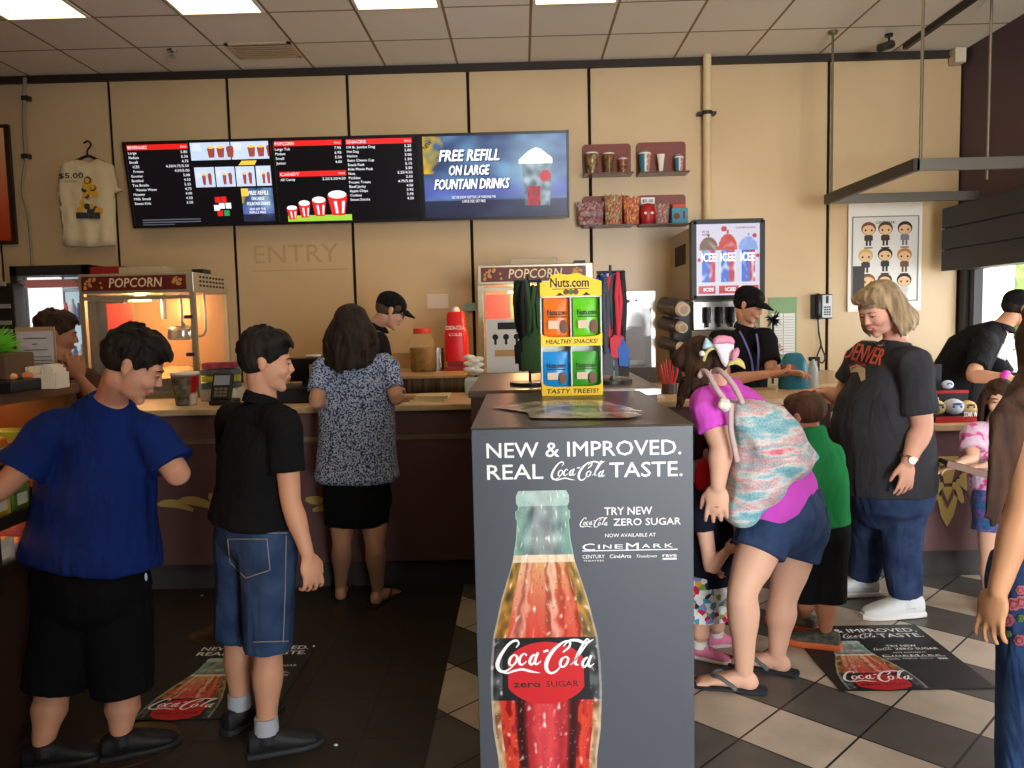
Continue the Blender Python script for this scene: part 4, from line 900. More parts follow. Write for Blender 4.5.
# ================================================================ POPCORN MACHINES
a = P(86,400,5.5); b = P(200,400,5.5); pw = b.x-a.x; pzt = P(140,273,5.5).z; pzh = P(140,293,5.5).z; PD = .64; pb = bz; ph = pzt-pb; hz0 = pzh-pb
CREAM = M('machine_metal',(192,178,150),.35,.5); POPM = M('popcorn_heap',(240,206,130),.8,bump=(60,1,.02),var=(50,(252,232,180)))
def popcorn_machine(loc, lab):
    t = thing('popcorn_machine', lab, 'popcorn machine', loc); W = pw; L = dict(local=True)
    m = MB(); m.box((0,0,0),(W,PD,.045), bev=.004); m.build('base', CREAM, t, **L)
    m = MB(); m.box((0,0,hz0),(W,PD,ph), bev=.006); m.build('header', CREAM, t, **L)
    m = MB(); m.box((.025,-.006,hz0+.02),(W-.05,0,ph-.018)); m.build('sign_panel', M('sign_maroon',(104,32,24),.4), t, **L)
    f = frame((0,-.0065,0),(1,0,0),(0,0,1))
    m = MB(); m.flat2d = True; m.text(f, 'POPCORN', W*.27, hz0+.042, .066, w=.37, bold=.02, shear=.15); m.build('sign_lettering', M('sign_cream',(236,214,170),.5), t, **L)
    m = MB(); m.flat2d = True; rr = random.Random(2)
    for i in range(26):
        x = rr.choice([rr.uniform(.05,.17), rr.uniform(.61,W-.08)]); m.disc(f, x, hz0+.035+rr.random()*.07, rr.uniform(.007,.014), .0001*i, 0, 8)
    m.build('sign_popcorn_print', M('sign_gold',(206,150,80),.6), t, **L)
    m = MB(); 
    for i in range(8):
        for j in range(3): m.box((W-.0005,.1+i*.06,hz0+.04+j*.03),(W+.001,.14+i*.06,hz0+.055+j*.03))
    m.build('side_vents', M('vent_dark'), t, **L)
    for x, y in ((0,0),(W-.035,0),(0,PD-.035),(W-.035,PD-.035)):
        m = MB(); m.box((x,y,.045),(x+.035,y+.035,hz0)); m.build('corner_post', CREAM, t, **L)
    m = MB(); m.box((.035,PD-.02,.045),(W-.035,PD-.012,hz0)); m.build('back_panel', M('machine_back',(226,170,110),.35,.2), t, **L)
    m = MB(); m.box((.04,.28,.30),(.22,.30,hz0-.06)); m.build('red_panel', M('machine_red',(206,50,30),.4), t, **L)
    m = MB(); m.box((.035,.012,.045),(W-.035,.016,hz0)); m.build('front_glass', M('machine_glass',(255,250,240),.03,alpha=.10,spec=.6), t, **L)
    m = MB(); m.box((W-.018,.035,.045),(W-.014,PD-.035,hz0)); m.build('side_glass', M('machine_glass'), t, **L)
    m = MB(); m.box((0.035,-.004,hz0-.045),(W-.035,.012,hz0-.02)); m.build('door_rail', CREAM, t, **L)
    for z in (.30,.56):
        m = MB(); m.box((W-.075,-.012,z-.012),(W-.02,.006,z+.014), bev=.003); m.build('hinge', DARK, t, **L)
    # kettle on an arm
    m = MB(); m.lathe((W*.72,.30,.40), [(.06,-.005),(.10,0),(.105,.02),(.10,.07),(.104,.075),(.09,.078)], 24); m.build('kettle', CHROME, t, smooth=True, **L)
    m = MB(); m.lathe((W*.72,.30,.48), [(.095,0),(.09,.012),(.03,.025),(.012,.05)], 24); m.cyl((W*.72,.3,.5),(W*.72,.3,hz0),.012); m.tube([(W*.72+.1,.3,.42),(W*.72+.17,.3,.46),(W*.72+.17,.3,hz0)],.01,8); m.cyl((W*.72-.13,.3,.55),(W*.72-.13,.3,hz0),.02); m.build('kettle_lid', STEEL, t, smooth=True, **L)
    m = MB(); m.lathe((W*.35,.3,hz0-.03), [(.08,-.02),(.07,.0),(.03,.03)], 18); m.build('lamp_shade', M('lamp_cream',(255,230,180),.4,emit=3.5), t, smooth=True, **L)
    m = MB(); g = []
    for j in range(13):
        r = []
        for i in range(17):
            x = .036+(W-.072)*i/16; y = .02+(PD-.045)*j/12; r.append(m.bm.verts.new((x, y, .09+.10*math.sin(math.pi*i/16)*(.5+.5*j/12)+.03*nz(x*9,y*9))))
        g.append(r)
    for j in range(12):
        for i in range(16): m.bm.faces.new((g[j][i],g[j][i+1],g[j+1][i+1],g[j+1][i]))
    h = m.build('popcorn_heap', POPM, t, smooth=2, **L); h['kind'] = 'stuff'
    m = MB(); m.box((W*.28,.12,ph),(W*.70,.5,ph+.05), bev=.006); m.box((W*.86,.25,ph),(W*.96,.4,ph+.035),1); m.build('top_unit', [M('top_grey',(176,160,128),.5), BLACK], t, **L)
    l = bpy.data.lights.new('popcorn_lamp','POINT'); l.energy = 11; l.color = (1,.62,.28); l.shadow_soft_size = .06; o = bpy.data.objects.new('popcorn_lamp', l); COL.objects.link(o); o.parent = t; o.location = (W*.4,.2,hz0-.09)
    return t
pm = popcorn_machine((a.x,5.5,bz), 'popcorn machine with a maroon lit sign at the left behind the blue shirted boy')
q = P(478,300,5.55); copy_tree(pm, (q.x,5.55,bz), 'popcorn machine in the centre partly hidden behind the yellow snack display')
# drinks notice sheet leaning in front of second machine
a = P(487,370,5.3); b = P(527,318,5.3); t = thing('menu_stand', 'white notice sheet with small pictures standing before the central popcorn machine', 'notice', ((a.x+b.x)/2,5.3,bz+.03)); 
fp = frame((a.x,5.3,a.z-.02),(1,0,0),(0,.1,1)); w, h = b.x-a.x, b.z-a.z+.02
m = MB(); m.rect(fp, 0, 0, w, h, 0, 0, .008); m.build('board', M('sheet_white'), t)
m = MB(); m.flat2d = True; m.rect(fp, w*.28, h*.80, w*.9, h*.93, .009); 
for i in range(3): m.disc(fp, w*(.22+.26*i), h*.66, .02, .009); m.rect(fp, w*(.19+.26*i), h*.52, w*(.25+.26*i), h*.62, .009)
m.build('dark_print', BLACKINK, t); m = MB(); m.flat2d = True; m.rect(fp, w*.2, h*.30, w*.75, h*.42, .009); m.build('tan_print', M('print_tan',(200,150,100),.6), t)
m = MB(); m.box((a.x,5.3,bz),(b.x,5.55,a.z-.02)); m.build('foot', M('foot_brown',(130,96,70),.5), t)

# pickle jar, cup dispenser, condiments
q = P(423,375,5.75); t = thing('pickle_jar', 'large jar of pickles with a red lid on the steel bench', 'jar', (q.x,5.75,wz))
JR = .092; 
m = MB(); m.lathe((q.x,5.75,wz), [(JR*.9,0),(JR,.02),(JR,.20),(JR*.92,.235),(JR*.62,.262),(JR*.58,.285)], 26); m.build('glass', M('jar_glass',(220,196,140),.05,alpha=.14,spec=.6), t, smooth=True)
m = MB(); m.lathe((q.x,5.75,wz+.006), [(JR*.86,0),(JR*.96,.02),(JR*.96,.165),(JR*.9,.17)], 26); m.build('brine', M('pickle_brine',(132,92,26),.25,spec=.3,var=(22,(74,60,16))), t, smooth=True)
m = MB(); m.lathe((q.x,5.75,wz+.278), [(JR*.64,0),(JR*.66,.004),(JR*.66,.035),(JR*.6,.04)], 26); m.build('lid', M('jar_lid_red',(214,70,44),.4), t, smooth=True)
q = P(437,375,5.8); m = MB(); m.cyl((q.x,5.85,wz),(q.x,5.85,wz+.17),.05,n=20); tag(m.build('steel_canister', STEEL, smooth=True), 'steel canister between the pickle jar and red cup dispenser', 'canister')
a = P(445,375,5.8); b = P(467,313,5.8); t = thing('cup_dispenser', 'red drink dispenser with white lettering on the steel bench', 'dispenser', ((a.x+b.x)/2,5.85,wz))
w, h = b.x-a.x, b.z-wz; cxx = (a.x+b.x)/2; RD = M('dispenser_red',(206,24,34),.35)
m = MB(); m.loft([((cxx,5.86,wz+.07*1+z_*h),(1,0,0),(0,1,0),w/2*r_,.08*r_) for z_, r_ in ((0,1),(.45,1),(.55,.93),(.62,.8),(.80,.78),(.86,.66))], 20, p=4); m.build('body', RD, t, smooth=True)
m = MB(); m.box((a.x,5.78,wz),(b.x,5.94,wz+.03), bev=.004); m.box((a.x+.02,5.8,wz+.03),(b.x-.02,5.92,wz+.07)); m.build('base', M('base_red',(150,40,40),.4), t)
m = MB(); m.flat2d = True; f = frame((a.x,5.775,wz+.07),(1,0,0),(0,0,1)); m.text(f, 'COCA-COLA', w*.5, h*.55, h*.07, w=w*.8, align='C', bold=.04); m.text(f, 'COLD', w*.5, h*.44, h*.05, w=w*.55, align='C', bold=.03); m.build('lettering', WHITEINK, t)
m = MB(); m.ell((cxx,5.86,wz+.07+h*.88),(.03,.03,.03)); m.build('cap', WHITE, t, smooth=True)
q = P(474,373,4.9); t = thing('napkin_stack', 'white stack of lids in a pale plastic holder left of the central popcorn machine', 'lid stack', (q.x,5.0,cz))
m = MB(); m.box((q.x-.055,4.82,cz),(q.x+.055,4.98,cz+.10), bev=.012); m.build('holder', M('pale_blue_plastic',(190,210,214),.4), t)
m = MB()
for i in range(9): m.ell((q.x+math.sin(i*2.1)*.03,4.9+math.cos(i*1.7)*.03,cz+.13+.012*i),(.038,.034,.018),sub=2)
m.build('lids', M('lid_white',(226,220,204),.6), t, smooth=True)
# booklets on left counter
a = P(433,398,4.6); t = thing('booklet_stack', 'stack of pale booklets lying on the tan counter right of the patterned blouse', 'booklets', (a.x,4.6,cz))
for i, (dx, dy, rz, w, c) in enumerate(((-.02,0,.1,.20,(226,206,150)),(.0,.01,-.05,.19,(236,226,190)),(.01,.0,.06,.18,(214,190,140)))):
    m = MB(); m.box((a.x+dx-w/2,4.48+dy,cz+i*.012),(a.x+dx+w/2,4.66+dy,cz+i*.012+.010), bev=.002); m.build('booklet', M(f'booklet_{i}',c,.5), t)
m = MB(); q = P(408,400,4.55); m.box((q.x-.05,4.50,cz),(q.x+.04,4.6,cz+.03), bev=.006); tag(m.build('receipt_holder', M('tan_dark',(150,116,80),.6)), 'small tan receipt holder on the counter beside the booklets', 'holder')

# popcorn tub, card terminal, magazines, POS terminal
q = P(183,409,4.55)
def tubf(u, v):
    if v > .93: return (214,200,180)
    if u > .72: return (170,24,30) if v > .35 else (226,220,214)
    return mix((62,58,50),(140,130,110), .5+nz(u*8,v*6,2)) if u > .28 else (28,26,26)
cup(q.x, 4.6, cz, .078, .185, tubf, 'large red, white and black popcorn tub on the left counter', 'tub', 'popcorn_tub')
t = thing('card_terminal', 'black card terminal tilted on the left counter beside the popcorn tub', 'terminal', P(222,405,4.55)); q = P(222,408,4.55)
m = MB(); mt = Matrix.Translation((q.x,4.58,cz)) @ Matrix.Rotation(math.radians(-35),4,'X'); m.box((-.06,-.03,.0),(.06,.0,.0+.17), 0, .01, Matrix.Translation((q.x,4.55,cz+.02)) @ Matrix.Rotation(math.radians(-25),4,'X')); m.build('body', BLACK, t)
m = MB(); m.box((q.x-.065,4.52,cz),(q.x+.065,4.68,cz+.03), bev=.008); m.build('stand', BLACK, t)
m = MB(); M2 = Matrix.Translation((q.x,4.55,cz+.02)) @ Matrix.Rotation(math.radians(-25),4,'X'); m.box((-.045,-.033,.09),(.045,-.030,.15),0,0,M2); m.build('screen', M('terminal_screen',(120,124,150),.2), t)
m = MB(); 
for i in range(3):
    for j in range(3): m.box((-.036+i*.026,-.034,.02+j*.02),(-.016+i*.026,-.030,.034+j*.02),0,0,M2)
m.build('keys', M('terminal_keys',(110,104,84),.4), t)
cols = [((96,120,112),'grey green'),((214,210,60),'bright yellow'),((120,124,120),'dark grey'),((196,70,90),'pink')]
for i, (c, nm) in enumerate(cols):
    q = P(222,395,4.85); m = MB(); m.box((-.10,-.06,0),(.10,.08,.035), 0, .004, Matrix.Translation((q.x+.01*math.sin(i*3),4.85,cz+.075+i*.041)) @ Matrix.Rotation(.12*math.sin(i*2.3),4,'Z'))
    tag(m.build('candy_box', M(f'candy_{i}',c,.5,var=(14,tuple(int(k*.7) for k in c)))), f'{nm} flat candy box in the pile behind the card terminal', 'box', 'candy boxes piled behind the card terminal')
m = MB(); q = P(222,395,4.85); m.box((q.x-.11,4.79,cz),(q.x+.11,4.94,cz+.074), bev=.004); tag(m.build('display_tray', M('tray_white',(200,196,180),.5)), 'white tray under the pile of candy boxes on the left counter', 'tray')
t = thing('cash_register', 'black cash register with a screen turned to the server, between boy and patterned blouse', 'register', P(305,405,4.75)); q = P(305,405,4.7)
m = MB(); m.box((q.x-.17,4.55,cz),(q.x+.17,4.95,cz+.09), bev=.008); m.build('drawer_box', BLACK, t)
m = MB(); m.box((-.12,-.012,-.09),(.12,.012,.06),0,.006,Matrix.Translation((q.x+.02,4.72,cz+.20)) @ Matrix.Rotation(math.radians(20),4,'X')); m.build('monitor', M('monitor_back',(30,28,28),.4), t)
m = MB(); m.cyl((q.x,4.75,cz+.09),(q.x,4.75,cz+.18),.025); m.build('neck', BLACK, t)
m = MB(); m.box((q.x+.06,4.6,cz+.09),(q.x+.12,4.68,cz+.22), bev=.004); m.build('card_slot', M('slot_tan',(190,160,110),.5), t)
for i, (px, c, nm, h_) in enumerate(((297,(96,52,120),'purple patterned cup behind the cash register',.12),(304,(52,50,66),'dark blue carton behind the cash register',.15))):
    q = P(px,372,5.3); cup(q.x, 5.56, bz, .05, h_+.12, noisy(c,(170,120,170),(30,24,30),5,i), nm, 'cup', 'paper_cup')
q = P(322,372,6.3); t = thing('picture_card', 'small white card in a brown frame on the back counter', 'card', (q.x,6.3,bz)); fp = frame((q.x-.09,6.3,bz),(1,0,0),(0,.15,1)); m = MB(); m.rect(fp,0,0,.19,.235,0,0,.01); m.build('frame', M('frame_brown',(150,84,44),.5), t)
m = MB(); m.rect(fp,.02,.02,.17,.215,.01,0,.002); m.build('card', M('sheet_white'), t)
# thin panel outline on wall
# ================================================================ COOLER, LEFT
a = P(17,410,5.9); b = P(86,264,5.9); cw = b.x-a.x; ct = b.z
co = thing('drinks_cooler', 'tall dark framed glass door drinks cooler with an added white glow at the left', 'cooler', ((a.x+b.x)/2,6.2,0))
m = MB(); m.box((a.x,6.0,0),(b.x,6.05,ct),1); m.box((a.x,6.05,0),(a.x+.04,6.6,ct)); m.box((b.x-.04,6.05,0),(b.x,6.6,ct)); m.box((a.x,6.6,0),(b.x,6.65,ct)); m.box((a.x,6.05,ct-.04),(b.x,6.6,ct)); 
for f in list(m.bm.faces):
    if f.material_index == 1: m.bm.faces.remove(f)
m.build('cabinet', M('cooler_black',(34,32,32),.4), co)
m = MB()
for q in ((a.x,0.0,a.x+.055,ct),(b.x-.06,0,b.x,ct),(a.x,ct-.075,b.x,ct),(a.x,.1,b.x,.5)): m.box((q[0],5.93,q[1]),(q[2],6.0,q[3]), bev=.004)
m.build('door_frame', M('cooler_frame',(40,40,40),.4), co)
m = MB(); m.box((a.x+.05,5.96,.5),(b.x-.05,5.97,ct-.07)); m.build('door_glass', M('cooler_glass',(230,240,250),.02,alpha=.18,spec=.7), co)
m = MB(); m.box((a.x+.04,6.57,.5),(b.x-.04,6.6,ct-.05)); m.build('glow_back', M('cooler_back',(196,222,235),.5,emit=.75), co)  # back panel glows in place of the windows reflected in the door
m = MB(); m.box((a.x+.055,6.05,.5),(a.x+.065+cw*.38,6.1,ct-.08)); m.build('glow_side', M('cooler_glow',(255,255,255),.5,emit=1.3), co)  # added glowing panel imitating the bright window reflection on the glass
for z in (1.18,1.52,1.80):
    m = MB(); m.box((a.x+.045,6.12,z),(b.x-.045,6.55,z+.012)); m.build('shelf', M('cooler_shelf',(190,206,214),.4), co)
m = MB(); m.box((a.x+.05,6.02,ct-.16),(b.x-.05,6.05,ct-.10)); m.build('header_strip', M('cooler_red',(170,50,40),.4,emit=.25), co)
rnd = random.Random(8)
for z, zi in ((1.532,0),(1.192,1)):
    for i in range(6):
        x = a.x+cw*(.42+.09*i); m = MB(); h_ = rnd.uniform(.16,.2); m.lathe((x,6.2,z), [(.028,0),(.031,.01),(.031,h_*.6),(.014,h_*.85),(.014,h_)], 12)
        c = [(190,40,40),(230,230,235),(60,110,170),(220,220,226),(200,60,50),(150,160,170)][(i+zi) % 6]
        tag(m.build('drink_bottle', M(f'bottle_{(i+zi)%6}',c,.25), smooth=True), f'{["red","white","blue","white","coral","grey"][(i+zi)%6]} drink bottle, number {["one","two","three","four","five","six"][i]} from the left on the {"upper" if zi == 0 else "lower"} cooler shelf', 'bottle', 'bottles in the lit cooler')
# black shelving unit left of cooler
a = P(-20,400,5.75); b = P(13,283,5.75); t = thing('coffee_machine', 'black coffee machine with small white labels at the left frame edge', 'machine', ((a.x+b.x)/2,5.8,bz))
m = MB(); m.box((a.x-.1,5.75,bz),(b.x,5.88,b.z), bev=.01); m.build('body', M('machine_black',(36,34,32),.4), t)
m = MB(); 
for z, w in ((b.z-.18,.3),(b.z-.30,.3),(b.z-.36,.2)): m.box((b.x-w,5.744,z),(b.x-.03,5.751,z+.03))
m.box((b.x-.12,5.74,b.z-.02),(b.x-.05,5.75,b.z+.01)); m.build('label_strip', M('label_grey',(150,160,160),.4), t)
m = MB(); m.box((-4.7,BY0,0),(-3.08,5.9,bz)); tag(m.build('cabinet', M('cabinet_brown')), 'brown base cabinet under the black coffee machine', 'cabinet')
# red box on top of popcorn machine/cooler
q = P(98,272,5.9); m = MB(); m.box((q.x-.10,5.95,pzt),(q.x+.16,6.12,pzt+.085), bev=.004); tag(m.build('red_carton', M('carton_red',(150,40,32),.5)), 'red carton lying on top of the left popcorn machine', 'carton')

# ================================================================ HOT CASE and ICEE MACHINE
a = P(618,368,5.9); b = P(655,291,5.9); t = thing('heated_cabinet', 'bright steel and glass heated cabinet right of the blue lanyards', 'cabinet', ((a.x+b.x)/2,6.1,bz)); w = b.x-a.x; a.x -= .06
m = MB(); m.box((a.x,5.9,bz),(b.x,6.3,a.z)); m.build('lower_body', M('case_brown',(70,56,46),.5), t)
m = MB(); m.box((a.x,6.28,a.z),(b.x,6.3,b.z)); m.box((a.x,5.9,b.z-.12),(b.x,6.28,b.z)); m.box((b.x-.03,5.9,a.z),(b.x,6.28,b.z-.12)); m.box((a.x,5.9,a.z),(a.x+.02,6.28,b.z-.12)); m.build('shell', M('case_white',(224,222,214),.3,.3), t)
m = MB(); m.box((a.x+.02,5.905,a.z),(b.x-.03,5.912,b.z-.12)); m.build('glass_door', M('case_glass',(200,206,210),.05,alpha=.25,spec=.7), t)
m = MB(); m.box((a.x+.06,6.0,a.z+.05),(b.x-.07,6.2,a.z+.3)); m.build('contents', M('case_contents',(150,110,110),.5,var=(9,(110,120,130))), t)
m = MB(); m.cyl((a.x+.14,5.895,b.z-.07),(a.x+.14,5.9,b.z-.07),.014); m.cyl((a.x+.2,5.895,b.z-.066),(a.x+.2,5.9,b.z-.066),.01); m.build('knob', BLACK, t)
q = thing('slush_machine', 'slush drink machine with a lit poster of three cups, behind the capped server', 'drinks machine', P(720,380,5.8)); t = q
xL, xR_ = P(693,300,5.75).x, P(762,300,5.75).x; zt, zb = P(728,221,5.75).z, P(728,298,5.75).z; xS = P(677,300,6.5).x
m = MB(); m.box((xL,5.8,zb),(xR_,6.6,zt-.03)); m.box((xL,5.8,bz),(xR_,6.6,zb)); m.build('cabinet', M('slush_metal',(150,136,112),.4,.3), t)
m = MB(); m.box((xL-.004,6.0,zt-.28),(xL,6.4,zt-.13)); m.build('side_vent', M('vent_dark'), t)
m = MB()
for qq in ((xL-.015,zb,xL+.02,zt),(xR_-.02,zb,xR_+.012,zt),(xL,zt-.02,xR_,zt+.012),(xL,zb-.01,xR_,zb+.02)): m.box((qq[0],5.72,qq[1]),(qq[2],5.8,qq[3]))
m.build('lightbox_frame', BLACK, t)
fp = frame((xL+.02,5.74,zb+.02),(1,0,0),(0,0,1)); lw, lh = xR_-xL-.04, zt-zb-.04
def icee(u, v):
    c = (226,220,238)
    for i, (cx_, dc) in enumerate(((.2,(120,84,60)),(.5,(206,52,48)),(.82,(140,170,236)))):
        x = (u-cx_)/.15
        if .18 < v < .64 and abs(x) < .78+.2*(v-.18)/.46:
            c = (70,110,214) if x < .1 else (196,50,70)
            if abs(x) > .72: c = (214,226,250)
            c = mix(c,(236,240,250), max(0,1.6*nz(u*14,v*9,i)))
        y = (v-.64)/(.22 if i == 1 else .18)
        if y >= 0 and x*x+y*y < 1 or (y >= 1 and y < 1.25 and abs(x) < .12): c = mix(dc, (250,240,240), max(0,.8*nz(u*12,v*12,3)))
    if v < .16: c = (206,60,66) if (u % .36) < .31 and .04 < u < .98 and .02 < v < .14 else (232,226,236)
    if v > .16 and v < .19: c = (236,232,244)
    for x_, y_, r_ in ((.44,.93,.045),(.92,.83,.035),(.05,.5,.03),(.97,.55,.03)):
        if (u-x_)**2+((v-y_)*1.15)**2 < r_*r_: c = (206,40,60)
    return c
m = MB(); m.flat2d = True; m.paint(fp, 0, 0, lw, lh, 90, 100, icee, 0); m.build('lit_poster', SCREEN, t, smooth=2)
m = MB(); m.flat2d = True
for cx_ in (.2,.5,.81): m.text(fp, 'ICEE', lw*cx_, lh*.48, lh*.12, w=lw*.22, align='C', bold=.025, d=.003)
m.build('poster_lettering', M('screen_bluewhite',(236,240,255),.5,emit=1.0), t)
m = MB(); m.flat2d = True; m.text(fp, 'CINEMARK', lw*.78, lh*.93, lh*.025, w=lw*.32, align='C', bold=.03, d=.003); m.text(fp, 'TRY THE', lw*.15, lh*.88, lh*.03, w=lw*.12, align='C', bold=.04, d=.003); m.text(fp, 'ICEE', lw*.15, lh*.84, lh*.03, w=lw*.1, align='C', bold=.04, d=.003); m.build('poster_small_print', M('screen_darkred',(120,30,50),.5,emit=.4), t)
m = MB(); m.flat2d = True
for cx_ in (.2,.54,.86): m.text(fp, 'ICEE', lw*cx_, lh*.06, lh*.05, w=lw*.16, align='C', bold=.05, d=.003)
m.build('poster_strip_lettering', SWH, t)
z0, z1 = P(715,330,5.74).z, P(715,300,5.74).z
m = MB(); m.box((xL,5.74,z0),(xR_-.1,5.8,z1-.01), bev=.004); m.build('tap_panel', STEEL, t)
for i in range(4):
    m = MB(); x = xL+.09+i*.085; m.cyl((x,5.70,z0+.05),(x,5.70,z1-.05),.025,n=14); m.cyl((x,5.70,z0+.02),(x,5.70,z0+.05),.012,n=10); m.box((x-.008,5.66,z0+.12),(x+.008,5.70,z0+.16)); m.build('tap', BLACK, t, smooth=True)
m = MB(); m.box((xL+.02,5.55,bz),(xR_-.02,5.8,bz+.06), bev=.004); m.build('drip_tray', DARK, t)
# cup dispensers: three angled tubes with cups, left of the machine
t = thing('cup_tower', 'black rack of three angled cup tubes left of the slush machine', 'cup rack', P(683,380,5.7))
m = MB(); a = P(672,385,5.85); b = P(692,300,5.85); m.box((a.x,5.82,bz),(b.x+.0,5.95,b.z), bev=.01); m.build('rack', BLACK, t)
for i, (px, py, r) in enumerate(((681,309,.062),(680,327,.050),(680,347,.046))):
    q = P(px,py,5.6); m = MB(); m.cyl(q, q+V((-.09,.17,.03)), r, r, 22); m.build('tube', M('tube_smoke',(50,48,46),.3), t, smooth=True)
    m = MB(); d = V((-.06,.32,.04)).normalized(); m.lathe(q-d*.06, [(r*.70,0),(r*.73,.004),(r*.85,.065),(r*.9,.07)], 20, ax=d); m.build('cup', M('cup_paper',(206,186,160),.5), t, smooth=True)
    m = MB(); m.lathe(q-d*.062, [(r*.5,0),(r*.5,.003)], 16, ax=d); m.build('cup_bottom', M('cup_bottom_shade',(176,150,124),.6), t, smooth=True)
# straws and paper sheets
q = P(674,385,4.6); t = thing('straw_holder', 'cluster of red straws in a holder beside the raised counter block', 'straws', (q.x,4.75,cz-.01)); rnd = random.Random(5)
m = MB(); m.cyl((q.x,4.75,cz-.01),(q.x,4.75,cz+.05),.045,n=16); m.build('holder', M('holder_dark',(70,50,50),.4), t, smooth=True)
m = MB()
for i in range(12): a = rnd.uniform(0,6.28); m.cyl((q.x+.02*math.cos(a),4.75+.02*math.sin(a),cz),(q.x+.055*math.cos(a),4.75+.05*math.sin(a),cz+rnd.uniform(.12,.2)),.005,n=6)
m.build('straws', M('straw_red',(206,60,56),.4), t, smooth=True)
m = MB(); q = G(655,388,cz); m.box((-.09,-.06,0),(.09,.08,.006),0,0,Matrix.Translation((ix1+.13,4.5,cz+.002)) @ Matrix.Rotation(.5,4,'Z') @ Matrix.Rotation(.18,4,'X')); tag(m.build('paper_sheet', M('sheet_white')), 'white sheet of paper lying on the counter beside the red straws', 'paper')
# blue tumbler, red tinsel, wipes behind the capped server
q = P(789,382,5.0); t = thing('cup_lid_bin', 'teal blue plastic bin with domed top on the counter beside the capped server', 'bin', (q.x,4.92,cz-.01))
m = MB(); m.loft([((q.x,4.92,cz-.01+z_),(1,0,0),(0,1,0),r_,r_*.8) for z_, r_ in ((0,.085),(.02,.088),(.12,.082),(.14,.078),(.17,.07),(.21,.05),(.22,.03))], 24, p=3); m.build('bin', M('teal_plastic',(36,120,140),.35), t, smooth=True)
q = P(812,382,5.0); t = thing('spray_bottle', 'clear spray bottle with black nozzle on the counter under the wall phone', 'spray bottle', (q.x,4.95,cz-.01))
m = MB(); m.lathe((q.x-.015,4.95,cz-.01), [(.03,0),(.033,.01),(.033,.12),(.014,.16),(.014,.175)], 18); m.build('bottle', M('frost_plastic',(200,206,206),.25,alpha=.7), t, smooth=True)
m = MB(); m.box((q.x-.04,4.94,cz+.155),(q.x+.03,4.96,cz+.18), bev=.006); m.box((q.x+.015,4.943,cz+.09),(q.x+.028,4.957,cz+.16), bev=.004); m.build('nozzle', BLACK, t)
q = P(773,345,5.6); t = thing('tinsel_decoration', 'red and black shiny tinsel cluster behind the capped server', 'decoration', (q.x,5.6,bz)); rnd = random.Random(3)
m = MB(); m.cyl((q.x,5.6,bz),(q.x,5.6,q.z+.2),.008,n=6); m.build('pole', BLACK, t)
for nm, c, z0_, n, r_ in (('red_tinsel',(206,40,56),-.04,60,.09),('black_tinsel',(40,36,38),.18,40,.07)):
    m = MB()
    for i in range(n):
        d = V((rnd.gauss(0,1),rnd.gauss(0,1),rnd.gauss(0,1))).normalized(); m.cyl(V((q.x,5.6,q.z+z0_)), V((q.x,5.6,q.z+z0_))+d*r_*rnd.uniform(.6,1), .006, .002, 5)
    m.build(nm, M(nm,c,.25,.3), t)
# toy display on lower right counter
t = thing('toy_display', 'black and red cardboard toy display at the left of the low right counter', 'display', P(955,424,4.5)); 
x0, x1 = P(928,424,4.5).x, P(988,424,4.5).x; z = czr
m = MB(); m.box((x0,4.42,z),(x1,4.8,z+.03)); m.box((x0,4.60,z+.03),(x1-.06,4.80,z+.16)); m.box((x0,4.78,z+.16),(x1-.12,4.80,z+.30)); m.build('tray', BLACK, t)
m = MB(); m.box((x0,4.414,z+.0),(x1,4.42,z+.034)); m.box((x0,4.594,z+.145),(x1-.06,4.60,z+.162)); m.build('red_edge', M('edge_red',(176,30,34),.4), t)
m = MB(); m.flat2d = True; f = frame((x0,4.59,z+.04),(1,0,0),(0,0,1)); m.text(f,'STAR',.02,.055,.032,w=.09,bold=.06); m.text(f,'WARS',.02,.018,.032,w=.09,bold=.06); f2 = frame((x0,4.41,z+.0),(1,0,0),(0,0,1)); m.text(f2,'STAR WARS',.15,.034,.026,w=.11,bold=.06,d=.002); m.build('display_lettering', WHITEINK, t)
def plush(x, y, zz, r, c, c2, lab, name='round_plush'):
    t2 = thing(name, lab, 'plush toy', (x,y,zz)); m = MB(); m.ell((x,y,zz+r*.8),(r,r*.85,r*.8)); m.build('body', M(name+str(c),c,.85,bump=(60,.3)), t2, smooth=True)
    m = MB(); 
    for s in (-1,1): m.ell((x+s*r*.35,y-r*.78,zz+r*.9),(r*.13,.006,r*.13),sub=2)
    m.ell((x,y-r*.8,zz+r*1.15),(r*.5,.008,r*.12),sub=2); m.build('face_patch', M(name+'_d'+str(c2),c2,.6), t2, smooth=True)
plush(x0+.05,4.52,z+.03,.055,(206,176,120),(70,50,40),'beige round plush toy on the left of the toy display')
plush(x0+.235,4.53,z+.03,.05,(204,170,112),(80,50,40),'beige round plush toy on the right of the toy display')
plush(x0+.15,4.52,z+.03,.058,(208,212,220),(40,80,160),'white and blue round plush toy in the middle of the toy display')
plush(x0+.04,4.70,z+.16,.038,(150,96,60),(60,36,26),'brown small plush toy on the upper tier of the toy display')
plush(x0+.20,4.68,z+.16,.034,(214,218,226),(60,110,180),'pale small plush toy at the right of the upper tier')
